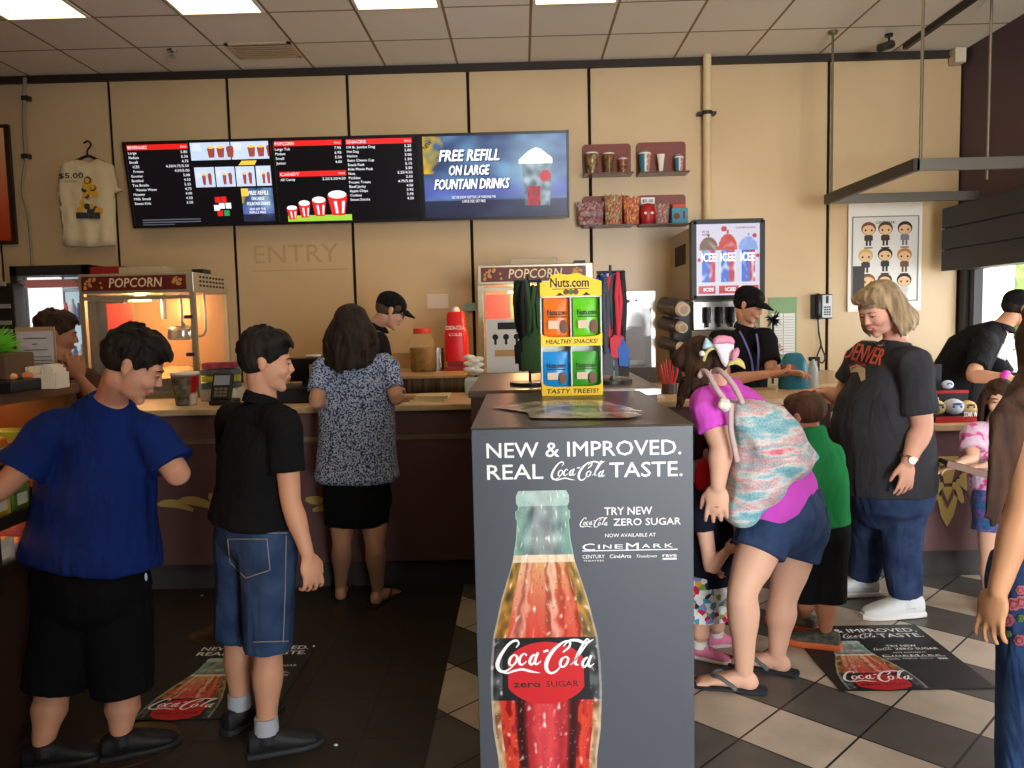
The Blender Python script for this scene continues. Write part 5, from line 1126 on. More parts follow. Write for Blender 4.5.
# ================================================================ SNACK CASE, far left
cx1 = -1.74; cxa = -2.5; cya, cyb = 1.5, 3.06
t = thing('candy_case', 'lit candy display case with sloped shelves at the far left', 'display case', ((cx1+cxa)/2,(cya+cyb)/2,0)); SC = t
BRN = M('case_wood',(74,44,30),.5); GLOW = M('case_lamp',(255,176,90),.5,emit=16)
m = MB(); m.box((cxa,cya,0),(cx1-.12,cyb,.62)); m.build('base', M('case_base',(58,36,26),.5), t)
m = MB(); m.box((cxa,cyb-.03,.62),(cx1,cyb,1.30)); m.box((cxa,cya,.62),(cxa+.03,cyb,1.30)); m.build('back_panel', BRN, t)
for y in (cyb-.035, cyb-.53): 
    m = MB(); m.box((cx1-.03,y,.62),(cx1,y+.03,1.27)); m.build('post', M('case_dark',(40,28,20),.5), t)
zs = [.70,.86,1.03]
m = MB(); m.box((cxa,cya,1.25),(cx1+.01,cyb+.01,1.29), bev=.004); m.build('top', M('case_top',(92,62,40),.35), t)
for z in zs:
    m = MB(); m.box((cxa+.03,cya,z-.02),(cx1-.0,cyb-.03,z)); m.build('shelf', M('case_shelf',(206,150,96),.5), t)
    m = MB(); m.box((cx1-.005,cya,z-.022),(cx1+.006,cyb-.03,z+.022)); m.build('price_rail', M('case_dark'), t)
for z in (1.245,1.005,.835):
    m = MB(); m.box((cx1-.30,cya+.1,z-.010),(cx1-.24,cyb-.08,z-.002)); m.build('lamp_strip', GLOW, t)
rnd = random.Random(12); cn = [('red',(196,40,30)),('yellow',(236,196,50)),('orange',(226,120,40)),('green',(110,150,50)),('brown',(96,50,34)),('white',(226,214,196)),('pink',(220,110,130)),('purple',(110,60,110))]
for si, z in enumerate(zs):
    y = cyb-.16; k = 0
    while y > 2.35:
        nm, c = cn[rnd.randrange(8)]; w_ = rnd.uniform(.09,.13); h_ = rnd.uniform(.06,.11)
        m = MB(); m.box((cx1-.20,y-w_,z),(cx1-.03,y,z+h_), 0, .006); m.box((cx1-.0305,y-w_*.8,z+h_*.3),(cx1-.029,y-w_*.2,z+h_*.7),1)
        tag(m.build('candy_packet', [M('packet_'+nm,c,.4,var=(18,tuple(int(q*.75) for q in c))), M('packet_flash',(236,226,200),.4)]), f'{nm} candy packet on the {["bottom","middle","upper"][si]} shelf of the left case, {["nearest the boy end","second from the far end","third from the far end","fourth from the far end","fifth from the far end","sixth from the far end","seventh from the far end","eighth from the far end"][min(k,7)]}', 'candy', 'candy packets in the lit case')
        y -= w_+.015; k += 1
# things on top of the case
zc = 1.29
a = G(17,372,zc); q = P(36,367,3.0); t = thing('sign_holder', 'clear upright sign holder with a printed sheet on top of the candy case', 'sign', (q.x,2.98,zc))
w_ = .150; hgt = P(36,327,2.98).z-zc; x0 = P(17,350,2.98).x; fp = frame((x0,2.98,zc),(1,0,0),(0,0,1))
m = MB(); m.rect(fp, 0, 0, w_, hgt, 0, 0, .004); m.box((x0,2.95,zc),(x0+w_,3.03,zc+.01)); m.build('holder', M('acrylic_tan',(170,130,96),.3), t)
m = MB(); m.rect(fp, .006, .012, w_-.008, hgt-.016, .0045, 0, .001); m.build('sheet', M('sheet_grey',(190,180,176),.6), t)
m = MB(); m.flat2d = True
for j, (x_, y_) in enumerate(((.2,.8),(.2,.6),(.12,.48),(.12,.42),(.12,.36),(.12,.3),(.12,.24))): m.rect(fp, w_*x_, hgt*y_, w_*(1-x_), hgt*(y_+.012), .006)
m.rect(fp, w_*.42, hgt*.7, w_*.55, hgt*.715, .006); m.build('print_lines', BLACKINK, t)
q = P(45,381,2.8); t = thing('cup_sleeve_stack', 'row of pale paper lids stacked on their edges on the candy case', 'paper stack', (q.x,2.8,zc))
m = MB(); rnd = random.Random(9)
for i in range(14):
    x = P(28+i*2.6,380,2.8).x; h_ = .055+.02*math.sin(i*.8)+.015*(i/14); m.box((x-.004,2.76,zc),(x+.005,2.84,zc+h_+rnd.uniform(0,.01)), bev=.002)
m.build('sleeves', M('sleeve_cream',(214,200,176),.7), t)
q = P(10,378,2.7); t = thing('snack_tray', 'dark tray of orange snack packets on the candy case', 'tray', (q.x,2.7,zc))
m = MB(); m.box((q.x-.3,2.6,zc),(q.x+.07,2.85,zc+.04), bev=.006); m.build('tray', BLACK, t)
m = MB()
for i in range(10): m.ell((q.x-.15+i*.02,2.72+.03*math.sin(i*3),zc+.05),(.02,.018,.014),sub=2)
m.build('snack_pieces', M('snack_orange',(206,110,50),.5,var=(40,(230,190,120))), t, smooth=True)
q = P(6,330,2.75); t = thing('fern_planter', 'bright green leafy tuft in a brown pot at the left frame edge', 'plant', (q.x-.03,2.72,zc+.04))
m = MB(); m.box((q.x-.15,2.66,zc+.04),(q.x+.05,2.82,zc+.13), bev=.006); m.build('pot', M('pot_brown',(92,66,44),.7), t)
m = MB(); rnd = random.Random(6)
for i in range(140):
    d = V((rnd.gauss(0,.8),rnd.gauss(0,.7),abs(rnd.gauss(0,.8)))).normalized(); c = V((q.x-.06,2.74,zc+.13)); e = c+d*V((.11,.08,.085)).length*.75*rnd.uniform(.6,1); s = d.cross(V((0,0,1))).normalized()*.008
    m.poly([c-s*.4, c+s*.4, (c+e)/2+s+V((0,0,.012)), e, (c+e)/2-s+V((0,0,.012))])
m.build('leaves', M('fern_green',(110,190,40),.6), t)
# ================================================================ FLOOR DECALS and light pools
a = G(812,628,0.004); 
def decal(p0, w, h, lab, rot=0, zz=.006):
    t = thing('floor_decal', lab, 'floor sticker', (p0[0]+w/2, p0[1]+h/2, 0.002))
    fr = frame((p0[0],p0[1],zz),(math.cos(rot),math.sin(rot),0),(-math.sin(rot),math.cos(rot),0))
    m = MB(); m.rect(fr, 0, 0, w, h, -.004, 0, .004); m.build('vinyl', M('decal_black',(38,36,34),.45), t)
    c = [m for m in ()]
    cola_ad(fr, w, h, t, 'd', 50, 130, eps=.0006, small=False)
dr = G(995,688); dl = G(863,691); dt = G(925,625); decal((1.225,3.05), .61, .65, 'black floor sticker of a cola bottle under the grey shirted woman')
q = G(170,722); q2 = G(312,650); decal((G(196,650).x, G(152,722).y), .56, G(196,646).y-G(152,722).y, 'black floor sticker of a cola bottle behind the boy in the black polo', zz=.0095)
# pools of light on the floor, put in as flat brown discs
for (px, py, r, lab) in ((132,745,.16,'round pool of light built as a disc under the feet of the blue shirted boy'),(218,634,.13,'round pool of light built as a disc behind the boy in the polo')):
    q = G(px, py); m = MB(); m.lathe((q.x,q.y,.0045), [(r,0),(r,.002),(r*.97,.003),(r*.95,.002)], 32); tag(m.build('light_spot', M('light_spot_brown',(112,86,56),.35,.5,var=(6,(60,46,34))), smooth=True), lab, 'light pool')
# litter on the floor
rnd = random.Random(21)
for i, (px, py, lab) in enumerate(((314,648,'white crumb on the black tiles left of centre'),(336,747,'white crumb on the black tiles near the bottom edge'),(6,710,'white scrap on the black tiles at far left'),(202,597,'white scrap on the black tiles near the leaf inlay'))):
    q = G(px, py); m = MB(); m.ell((q.x,q.y,.008),(.009,.007,.004),sub=1); tag(m.build('crumb', WHITE), lab, 'crumb', 'crumbs on the black floor')
# ================================================================ PEOPLE
def bake(mb, voxel, smooth=3, noise_amp=0, noise_s=6, seed=0, fine=0):
    me = bpy.data.meshes.new('tmp'); bmesh.ops.recalc_face_normals(mb.bm, faces=mb.bm.faces[:]); mb.bm.to_mesh(me); mb.bm.free()
    ob = bpy.data.objects.new('tmp', me); COL.objects.link(ob)
    r = ob.modifiers.new('r','REMESH'); r.mode = 'VOXEL'; r.voxel_size = voxel; r.adaptivity = 0
    if smooth: s = ob.modifiers.new('s','SMOOTH'); s.factor = .5; s.iterations = smooth
    dg = bpy.context.evaluated_depsgraph_get(); dg.update()
    out = bpy.data.meshes.new_from_object(ob.evaluated_get(dg)); bpy.data.objects.remove(ob); bpy.data.meshes.remove(me)
    if noise_amp:
        nor = [v.normal.copy() for v in out.vertices]
        for v, n_ in zip(out.vertices, nor):
            c = v.co; k = noise.noise(V((c.x*noise_s+seed, c.y*noise_s, c.z*noise_s*.55)))
            k += .5*noise.noise(V((c.x*noise_s*2.3, c.y*noise_s*2.3+seed, c.z*noise_s*1.1)))
            if fine: k += fine*noise.noise(V((c.x*60, c.y*60, c.z*14+seed)))
            v.co = c + n_*(k*noise_amp)
    return out
def fv(a): a = math.radians(a); return V((math.sin(a), math.cos(a), 0))
def rv(a): a = math.radians(a); return V((math.cos(a), -math.sin(a), 0))
class Head:
    def __init__(s, c, h, yaw, pitch=0, roll=0):   # pitch>0 looks down, roll>0 tilts to own right
        s.c = V(c); s.h = h; f = fv(yaw); r = rv(yaw); p = math.radians(pitch)
        up = V((0,0,1)); s.f = f*math.cos(p)-up*math.sin(p); s.u = up*math.cos(p)+f*math.sin(p); s.r = r
        q = Matrix.Rotation(math.radians(roll), 3, s.f); s.r = q @ s.r; s.u = q @ s.u
        s.R = Matrix((s.r, s.f, s.u)).transposed()
    def w(s, x, y, z): return s.c + s.R @ V((x, y, z))*s.h
    def e(s, m, c, r, sub=3): m.ell(s.w(*c), tuple(k*s.h for k in r), s.R, sub=sub)
    def tb(s, m, pts, rad, **k): m.tube([s.w(*p) for p in pts], [q*s.h for q in rad] if hasattr(rad,'__len__') else rad*s.h, **k)
    def skin(s, m, jaw=1.0, fat=0):
        s.e(m,(0,-.06,.14),(.325,.40,.355)); s.e(m,(0,.09,-.06),(.265+fat,.285,.37)); s.e(m,(0,.13,-.30),((.19+fat)*jaw,.20,.15)); s.e(m,(0,.27,-.40),(.095,.085,.075))
        s.e(m,(0,.29,.095),(.21,.09,.055)); s.e(m,(-.13,.24,-.11),(.12+fat*.6,.13,.12)); s.e(m,(.13,.24,-.11),(.12+fat*.6,.13,.12))
        s.tb(m, [(0,.345,.06),(0,.385,-.02),(0,.415,-.095)], [.030,.036,.046], sub=2, n=10)
        s.e(m,(-.045,.385,-.11),(.033,.040,.028)); s.e(m,(.045,.385,-.11),(.033,.040,.028))
        s.e(m,(0,.37,-.215),(.10,.045,.022)); s.e(m,(0,.365,-.25),(.085,.045,.025)); s.e(m,(0,.33,-.23),(.12,.06,.06))
        for sg in (-1,1):
            s.e(m,(sg*.325,-.05,-.02),(.035,.075,.12)); s.e(m,(sg*.35,-.075,.03),(.025,.055,.06)); s.e(m,(sg*.32,-.03,-.12),(.03,.04,.04))
def hand(m, w, d, palm, side, sc_=1.0, curl=25, r=.0085, spread=6):
    """w wrist, d pointing direction, palm: direction the palm faces, side: thumb side"""
    d = V(d).normalized(); pn = V(palm); pn = (pn-d*pn.dot(d)).normalized(); sd = V(side); sd = (sd-d*sd.dot(d)-pn*sd.dot(pn)); sd = sd.normalized() if sd.length > 1e-4 else d.cross(pn)
    rot = Matrix((sd, d, pn)).transposed()
    m.ell(w+d*.045*sc_, (.040*sc_,.052*sc_,.016*sc_), rot); m.ell(w+d*.010*sc_, (.026*sc_,.030*sc_,.018*sc_), rot); m.ell(w+d*.035*sc_+sd*.025*sc_+pn*.006*sc_, (.018*sc_,.032*sc_,.015*sc_), rot)
    L = [.068,.078,.072,.056]
    for i in range(4):
        off = (1.5-i)*.0205; root = w+(d*.078+sd*off)*sc_; a = math.radians(curl*(.7+.15*i)); sp_ = math.radians((1.5-i)*spread)
        dd = (d*math.cos(sp_)+sd*math.sin(sp_)).normalized(); p = root; pts = [w+(d*.055+sd*off*.9)*sc_, p]; ang = a*.5
        for k, fr_ in enumerate((.45,.32,.23)):
            p = p+(dd*math.cos(ang)+pn*math.sin(ang))*L[i]*fr_*sc_; pts.append(p); ang += a
        m.tube(pts, [r*sc_,r*1.02*sc_,r*.95*sc_,r*.88*sc_,r*.72*sc_], n=8, sub=2)
    p0 = w+(d*.020+sd*.026+pn*.004)*sc_; t1 = (d*.72+sd*.62+pn*.25).normalized(); t2 = (d*.9+sd*.22+pn*.35).normalized()
    m.tube([p0-t1*.01, p0+t1*.030*sc_, p0+t1*.030*sc_+t2*.027*sc_, p0+t1*.030*sc_+t2*.050*sc_], [r*1.35*sc_,r*1.2*sc_,r*1.05*sc_,r*.8*sc_], n=8, sub=2)
def torso(m, H, C, N, hy, cy, prof, p=2.3, fo=0):
    """H hip centre, C chest centre, N neck base; hy/cy yaw; prof: (t, halfwidth, halfdepth, forward) t 0 hip..1 chest..1.6 neck"""
    rings = []
    for q in prof:
        t, rx, ry = q[:3]; f_ = q[3] if len(q) > 3 else 0
        if t <= 1: c = H.lerp(C, t) if t >= 0 else H+(H-C).normalized()*(-t)*(C-H).length
        else: c = C.lerp(N, (t-1)/.6)
        yaw = hy+(cy-hy)*max(0, min(1, t)); tan = (C-H).normalized() if t < .9 else ((N-C).normalized() if t > 1.1 else (N-H).normalized())
        r = rv(yaw); r = (r-tan*r.dot(tan)).normalized(); f = tan.cross(r)
        rings.append((c+f*f_, r, f, rx, ry))
    m.loft(rings, 28, p=p); return rings
SKIN = {}
def skinmat(name, c, dark):
    return [M('skin_'+name, c, .55, spec=.35, bump=(90,.06,.002)), M('lips_'+name, dark, .5)]
def person(nm, lab, S):
    """S: dict of joints and sizes; returns root mesh object"""
    k = S.get('k', 1.0); g = S.get('g', 1.0); m = MB(); hd = S['head']
    H, C, N = V(S['H']), V(S['C']), V(S['N']); hy, cy = S['hy'], S['cy']; sw = S['sw']; hw = S['hw']; dp = S.get('dp', .11*k)
    torso(m, H, C, N, hy, cy, [(-.28,hw*.5,dp*.7),(-.15,hw*.95,dp*.95),(0,hw,dp),(.3,hw*.93,dp*.92),(.55,hw*.86,dp*.85),(.85,sw*.80,dp*.95),(1.05,sw*.86,dp*.9),(1.3,sw*.75,dp*.72),(1.5,sw*.42,dp*.55),(1.6,.05*k,.05*k)])
    m.tube([N-(N-C)*.25, N, hd.w(0,-.10,-.22)], [.062*k*g**.5, .052*k*g**.3, .050*k*g**.3], n=14)
    hd.skin(m, fat=S.get('fat',0))
    for sd in 'LR':
        s_, e_, w_ = (V(S[q+sd]) for q in ('s','e','w')); a = S.get('arm', .044)*k
        m.tube([C.lerp(N,.55).lerp(s_,.45), s_], [a*1.3, a*1.15], n=12, sub=1)
        m.tube([s_, s_.lerp(e_,.35), s_.lerp(e_,.75), e_, e_.lerp(w_,.3), e_.lerp(w_,.75), w_], [a*1.12,a*1.08,a*.92,a*.84,a*.88,a*.64,a*.54], n=22)
        hs = S.get('hand'+sd, {}); d = V(hs.get('d', w_-e_)); hand(m, w_, d, hs.get('palm', -rv(cy) if sd == 'R' else rv(cy)), hs.get('side', fv(cy)), k*hs.get('s',1.0), hs.get('curl', 28))
        if S.get('legs', True):
            h_, k_, an = (V(S[q+sd]) for q in ('h','k','a')); l = S.get('leg', .078)*k
            kk = k_; m.tube([H.lerp(h_,.8), h_, h_.lerp(kk,.5), kk, kk.lerp(an,.28), kk.lerp(an,.7), an], [l*1.1,l*1.08,l*.92,l*.66,l*.72,l*.50,l*.40], n=28)
            t = V(S.get('t'+sd, fv(hy))).normalized(); t.z = 0; fl = V((an.x,an.y,S.get('z'+sd,0)))
            rot = Matrix((t.cross(V((0,0,1))), t, V((0,0,1)))).transposed(); fs = k*S.get('foot',1)
            m.ell(V((an.x,an.y,fl.z+.035*k))-t*.015*k, (.032*fs,.042*fs,.034*fs), rot); m.loft([(fl+t*y*fs+V((0,0,z*fs)), rot.col[0], V((0,0,1)), rx*fs, rz*fs) for y, z, rx, rz in ((-.05,.04,.015,.02),(-.03,.045,.03,.035),(.02,.045,.034,.04),(.08,.035,.040,.026),(.13,.026,.042,.018),(.165,.02,.034,.012),(.18,.018,.015,.006))], 14)
            if S.get('toes'):
                for i in range(5): m.tube([fl+t*.14*fs+rot.col[0]*(i-2)*.016+V((0,0,.018)), fl+t*(.185-.004*abs(i-2))*fs+rot.col[0]*(i-2)*.017+V((0,0,.013))], [.010,.009], n=8, sub=1)
    me = bake(m, S.get('vox', .0055), 2)
    mats = skinmat(S['skin'][0], S['skin'][1], S['skin'][2])
    lip = hd.w(0,.40,-.235); 
    ob_base = V((H.x, H.y, 0))
    ob = mkobj(nm, me, mats, base=ob_base, smooth=2)
    lp = lip-ob_base; R = hd.R.transposed()
    for p_ in me.polygons:
        d = R @ (p_.center-lp)
        if abs(d.x) < .095*hd.h and abs(d.y) < .07*hd.h and abs(d.z) < .026*hd.h-.12*d.x*d.x/hd.h: p_.material_index = 1
    tag(ob, lab, 'person')
    # eyes and brows
    if S.get('face', True):
        for sg in (-1,1):
            m = MB(); c = hd.w(sg*.125,.325,.015); hd.e(m,(sg*.125,.318,.008),(.040,.040,.018))
            e = m.build('eye', [M('eye_white',(200,190,180),.3)], ob, smooth=True)
            m = MB(); hd.e(m,(sg*.125,.344,.007),(.026,.020,.018)); m.build('iris', M('iris_brown',(44,28,20),.15), e, smooth=True)
            m = MB(); hd.tb(m, [(sg*.06,.365,.085),(sg*.13,.365,.105),(sg*.20,.315,.085)], [.012,.014,.008], n=6); m.build('eyebrow', M('hair_'+S['hairc'][0]), ob, smooth=True)
            m = MB(); hd.tb(m, [(sg*.068,.355,.014),(sg*.125,.372,.024),(sg*.19,.325,.010)], [.004,.007,.005], n=6); m.build('eyelash', BLACKINK, ob, smooth=True)
            m = MB(); hd.tb(m, [(sg*.070,.345,.026),(sg*.125,.356,.040),(sg*.185,.318,.024)], [.014,.021,.014], n=6); m.build('eyelid', mats[0], ob, smooth=True)
    return ob
def hairmat(nm, c, c2):
    m = M('hair_'+nm, c, .7, spec=.18, var=(30,c2,.35,.7), bump=(70,.9,.006), dirs=(1,1,.16)); return m
def hair_cap(m, hd, back=0, top=0, front=.24, low=.0):
    hd.e(m,(0,-.085,.17+top),(.355,.42,.355)); hd.e(m,(0,-.19,.05-low),(.325,.30,.30+low)); hd.e(m,(0,.12,.34+top),(.27,front,.17))
    for sg in (-1,1): hd.e(m,(sg*.27,-.02,.16),(.09,.24,.16)); hd.e(m,(sg*.315,.06,.09),(.035,.07,.11))
def hair_short(ob, hd, mat, seed=0, top=0, fringe=True, low=0, tuft=90, ln=.12):
    m = MB(); hair_cap(m, hd, top=top, low=low)
    rnd = random.Random(seed)
    for i in range(tuft):
        a = rnd.uniform(0,6.28); z = rnd.uniform(.0,1); r = math.sqrt(max(0,1-z*z*.9)); x, y, zz = .34*r*math.cos(a), -.07+.40*r*math.sin(a), .17+top+.35*z
        if y > .18 and zz < .36: continue
        n = V((x,y*.9+.06,zz-.17)).normalized(); sw = V((.25*math.cos(seed),.9,-.15)) if zz > .35 else V((0,.25,-1)); sw = (sw-n*sw.dot(n)).normalized()
        l = ln*rnd.uniform(.7,1.3); p = V((x,y,zz))
        hd.tb(m, [tuple(p-n*.02), tuple(p+sw*l*.5+n*.022), tuple(p+sw*l+n*rnd.uniform(.0,.035))], [.032,.026,.008], n=6, sub=2)
    if fringe:
        for i in range(9):
            x = -.20+.05*i; hd.tb(m, [(x,.22,.42+top*.5),(x+.02,.36,.36+top*.3),(x+.05,.40,.27)], [.045,.035,.014], n=6, sub=2)
    me = bake(m, .0045, 1, .002, 20, seed, fine=1.0); o = mkobj('hair', me, mat, ob, smooth=2); return o
def hair_long(ob, hd, mat, ends, seed=0, r0=.030, front=False, cap=True, n=60, top=.02):
    """ends: fn(i, angle)-> list of world points for strand after the scalp root"""
    m = MB(); 
    if cap: hair_cap(m, hd, top=top)
    rnd = random.Random(seed)
    for i in range(n):
        a = math.pi*(i/(n-1)) if n > 1 else 0
        pts = ends(i, a, rnd)
        m.tube(pts, [r0*.8]+[r0]*(len(pts)-2)+[r0*.35], n=7, sub=3)
    me = bake(m, .005, 1, .002, 20, seed, fine=1.2); return mkobj('hair', me, mat, ob, smooth=2)
def cloth(nm, ob, m, mat, vox=.008, sm=4, amp=.004, s=7, seed=1, fine=0):
    me = bake(m, vox, sm, amp, s, seed, fine); return mkobj(nm, me, mat, ob, smooth=2)
def sleeve(m, S, sd, t=.75, r=1.5, r1=None):
    s_, e_ = V(S['s'+sd]), V(S['e'+sd]); a = S.get('arm',.044)*S.get('k',1); C, N = V(S['C']), V(S['N']); r1 = r1 or r
    m.tube([C.lerp(N,.45).lerp(s_,.45), s_, s_.lerp(e_,t*.5), s_.lerp(e_,t)], [a*r*1.25,a*r*1.05,a*r,a*r1], n=16, sub=3, round_=False)
def trouser(m, S, t, r=1.25, r2=None, sides='LR', below=False):
    l = S.get('leg',.078)*S.get('k',1); H = V(S['H']); r2 = r2 or r
    mid = (V(S['hL'])+V(S['hR']))/2; m.ell(mid.lerp(H,.2), (S['hw']*.72,S['hw']*.72,.13*S.get('k',1)))
    for sd in sides:
        h_, k_, an = (V(S[q+sd]) for q in ('h','k','a'))
        if t <= 1: pts = [H.lerp(h_,.8)+V((0,0,.05)), h_, h_.lerp(k_,t*.5), h_.lerp(k_,t)]; rr = [l*max(r,1.2)*1.15,l*max(r,1.2)*1.15,l*r*1.02,l*r2]
        else: pts = [H.lerp(h_,.8)+V((0,0,.05)), h_, h_.lerp(k_,.5), k_, k_.lerp(an,(t-1)*.5), k_.lerp(an,t-1)]; rr = [l*max(r,1.2)*1.15,l*max(r,1.2)*1.15,l*r*1.03,l*r2*1.05,l*r2,l*r2*.92]
        m.tube(pts, rr, n=28, sub=3, round_=False)
def shoe(ob, S, sd, mats, h=.095, k=1.0, w=1.0, nm='shoe', low=False, lace=None):
    an = V(S['a'+sd]); t = V(S.get('t'+sd, fv(S['hy']))).normalized(); t.z = 0; t.normalize(); z0 = S.get('z'+sd,0); r = t.cross(V((0,0,1))); up = V((0,0,1)); b = V((an.x,an.y,z0))
    m = MB(); m.loft([(b+t*y*k+up*z*k, r, up, rx*k*w, rz*k) for y, z, rx, rz in ((-.075,.045,.012,.02),(-.068,.05,.034,.040),(-.03,.056,.040,.047),(.03,.056,.042,.046),(.08,.046,.047,.036),(.13,.038,.048,.028),(.175,.03,.040,.021),(.20,.027,.018,.012))], 18, p=2.4)
    if not low: m.tube([V((an.x,an.y,z0+.05*k)), V((an.x,an.y,z0+h*k))], [.050*k,.044*k], n=16, sub=1, round_=False)
    me = bake(m, .005, 2); o = mkobj(nm, me, mats[0], ob, smooth=2)
    m = MB(); m.loft([(b+t*y*k+up*(.022 if low else .013)*k, r, up, rx*k*w, (.022 if low else .013)*k) for y, rx in ((-.082,.012),(-.075,.034),(-.03,.042),(.03,.044),(.08,.050),(.13,.051),(.18,.042),(.207,.018))], 18, p=4); m.build('sole', mats[1], o, smooth=True)
    if lace:
        m = MB()
        for i in range(4): q = b+t*(.03+.025*i)*k+up*(.105-.016*i)*k; m.tube([q-r*.022*k, q+up*.004, q+r*.022*k], .004*k, 6)
        m.build('laces', lace, o, smooth=True)
    return o
def flipflop(ob, S, sd, mat, strap, k=1.0):
    an = V(S['a'+sd]); t = V(S.get('t'+sd)).normalized(); t.z = 0; r = t.cross(V((0,0,1))); up = V((0,0,1)); b = V((an.x,an.y,0))
    m = MB(); m.loft([(b+t*y*k+up*.006, r, up, rx*k, .007) for y, rx in ((-.085,.015),(-.075,.036),(-.02,.038),(.05,.040),(.12,.052),(.18,.046),(.215,.02))], 18, p=4); o = m.build('sandal', mat, ob, smooth=True)
    m = MB()
    for sg in (-1,1): m.tube([b+t*.125*k+up*.035*k, b+t*.09*k+r*sg*.03*k+up*.052*k, b+t*.03*k+r*sg*.042*k+up*.02*k], .009*k, 8, flat=.5)
    m.build('strap', strap, o, smooth=True)
def glove(x): return x
def cap_hat(ob, hd, mat, bill_dir=1):
    m = MB(); hd.e(m,(0,-.07,.20),(.375,.45,.345)); hd.e(m,(0,-.16,.10),(.35,.35,.22)); me = bake(m, .005, 1); 
    o = mkobj('cap', me, mat, ob, smooth=2)
    m = MB(); g = []
    for sfz in (0, -.022):
        rows = []
        for j in range(6):
            v = j/5; row = []
            for i in range(11):
                a = math.radians(-62+124*i/10); rr = .36+(.30*math.cos(a)**.8)*v
                row.append(m.bm.verts.new(hd.w(math.sin(a)*(.335+.02*v), .06+math.cos(a)*rr*1.0, .235-.10*v-.07*(math.sin(a)**2)+sfz)))
            rows.append(row)
        for j in range(5):
            for i in range(10): m.bm.faces.new((rows[j][i],rows[j][i+1],rows[j+1][i+1],rows[j+1][i]))
        g.append(rows)
    for i in range(10): m.bm.faces.new((g[0][5][i],g[0][5][i+1],g[1][5][i+1],g[1][5][i]))
    m.build('cap_bill', mat, o, smooth=2)
    return o
def collar_ring(m, N, yaw, k=1.0):
    f, r = fv(yaw), rv(yaw); n = 20; rows = []
    for j, (rad, dz) in enumerate(((.056,.012),(.060,.016),(.070,.002),(.078,-.022),(.070,-.026))):
        rows.append([N+(f*(math.cos(6.2832*i/n))*1.05+r*math.sin(6.2832*i/n))*rad*k+V((0,0,dz-.022*math.cos(6.2832*i/n)-.004)) for i in range(n)])
    vs = [[m.bm.verts.new(q) for q in row] for row in rows]; m.skin(vs, cap=False); 
    for i in range(n): m.bm.faces.new((vs[-1][i],vs[-1][(i+1)%n],vs[0][(i+1)%n],vs[0][i]))
def px(d, y): return {k_: P(v[0], v[1], v[2] if len(v) > 2 else y) for k_, v in d.items()}
COT = lambda nm, c=(22,22,23), rough=.9, **kw: M('cloth_'+nm, c, rough, spec=.12, bump=kw.pop('bump',(160,.25,.003)), wrinkle=kw.pop('wrinkle',.6), **kw)
def denim(nm, c, c2): return M('denim_'+nm, c, .85, spec=.15, var=(9,c2,.35,.7), bump=(260,.35,.003), wrinkle=.45)
SK1 = ('tan', (206,150,118), (166,92,80)); SK2 = ('fair', (228,178,150), (190,104,96)); SK3 = ('olive', (196,138,104), (150,84,72))
BLK = hairmat('black', (20,16,14), (44,36,30)); BRN_ = hairmat('darkbrown', (38,26,18), (74,50,34)); BLD = hairmat('blond', (126,104,76), (194,168,128)); SBR = hairmat('shortbrown', (72,52,38), (104,80,60))
def on_mesh(ob, pxs, off=.004):
    inv = WM[ob.name].inverted(); o_ = V((0,0,EYE)); out_ = []
    for x, y in pxs:
        ok, loc, nn_, _ = ob.ray_cast(inv @ o_, inv.to_3x3() @ ray(x, y).normalized()); out_.append((WM[ob.name] @ loc)+nn_*off if ok else None)
    return out_
def stitch(ob, pts, mat, r=.0016):
    m = MB(); m.tube(pts, r, 5, sub=4); m.build('seam_stitching', mat, ob, smooth=True)

# ---- 1 boy in the blue T-shirt
Y = 2.72
J = px(dict(H=(92,588),C=(96,462),N=(112,398,2.66),sL=(52,432,2.62),eL=(12,478,2.55),wL=(-20,505,2.45),sR=(148,432,2.68),eR=(178,474,2.66),wR=(140,488,2.40+.5),hL=(72,605),hR=(116,605),kL=(52,696,2.66),kR=(123,698,2.70),aL=(44,757,2.60),aR=(122,750,2.66)), Y)
for q in 'LR': J['a'+q].z = .085; 
S = dict(J, hy=18, cy=22, sw=.195, hw=.175, dp=.125, k=.98, arm=.050, leg=.086, head=Head(P(134,366,2.60), .232, 70, 30), skin=SK1, hairc=('black',), tL=fv(72), tR=fv(62),
  handL=dict(d=(-.8,-.2,-.3),palm=(0,0,-1),side=(0,1,0)), handR=dict(d=(-.5,.9,-.1),palm=(0,0,-1),side=(-1,0,0)))
S['wR'] = S['eR']+V((-.12,.20,.0)); S['wL'] = S['eL']+V((-.12,-.05,-.10))
p1 = person('person', 'boy in a royal blue T-shirt and long black shorts leaning at the left', S)
hair_short(p1, S['head'], BLK, 1, top=.03, low=-.02, tuft=120, ln=.16)
m = MB(); torso(m, S['H'], S['C'], S['N'], 18, 22, [(.24,.262,.172,-.01),(.27,.262,.175,-.01),(.35,.254,.17,-.01),(.5,.236,.16),(.8,.226,.155),(1.05,.215,.14),(1.28,.178,.115),(1.48,.112,.085),(1.60,.070,.068)])
for q, t_ in (('L',.85),('R',.80)): sleeve(m, S, q, t_, 1.45, 1.75)
cloth('shirt', p1, m, COT('royal', (20,44,112), var=(3,(16,36,94))), amp=.014, s=7, fine=0)
m = MB(); torso(m, S['H'], S['C'], S['N'], 18, 22, [(-.20,.16,.13),(-.1,.20,.16),(.05,.215,.165),(.2,.20,.15)]); trouser(m, S, .93, 1.32, 1.22); cloth('shorts', p1, m, COT('black_a',(16,16,17)), amp=.005, seed=4)
for q in 'LR': shoe(p1, S, q, (M('shoe_black',(18,18,19),.6), M('sole_black',(30,30,31),.6)), k=.92)
m = MB(); q = P(146,577,2.60); m.ell(q, (.005,.004,.014), sub=2); 
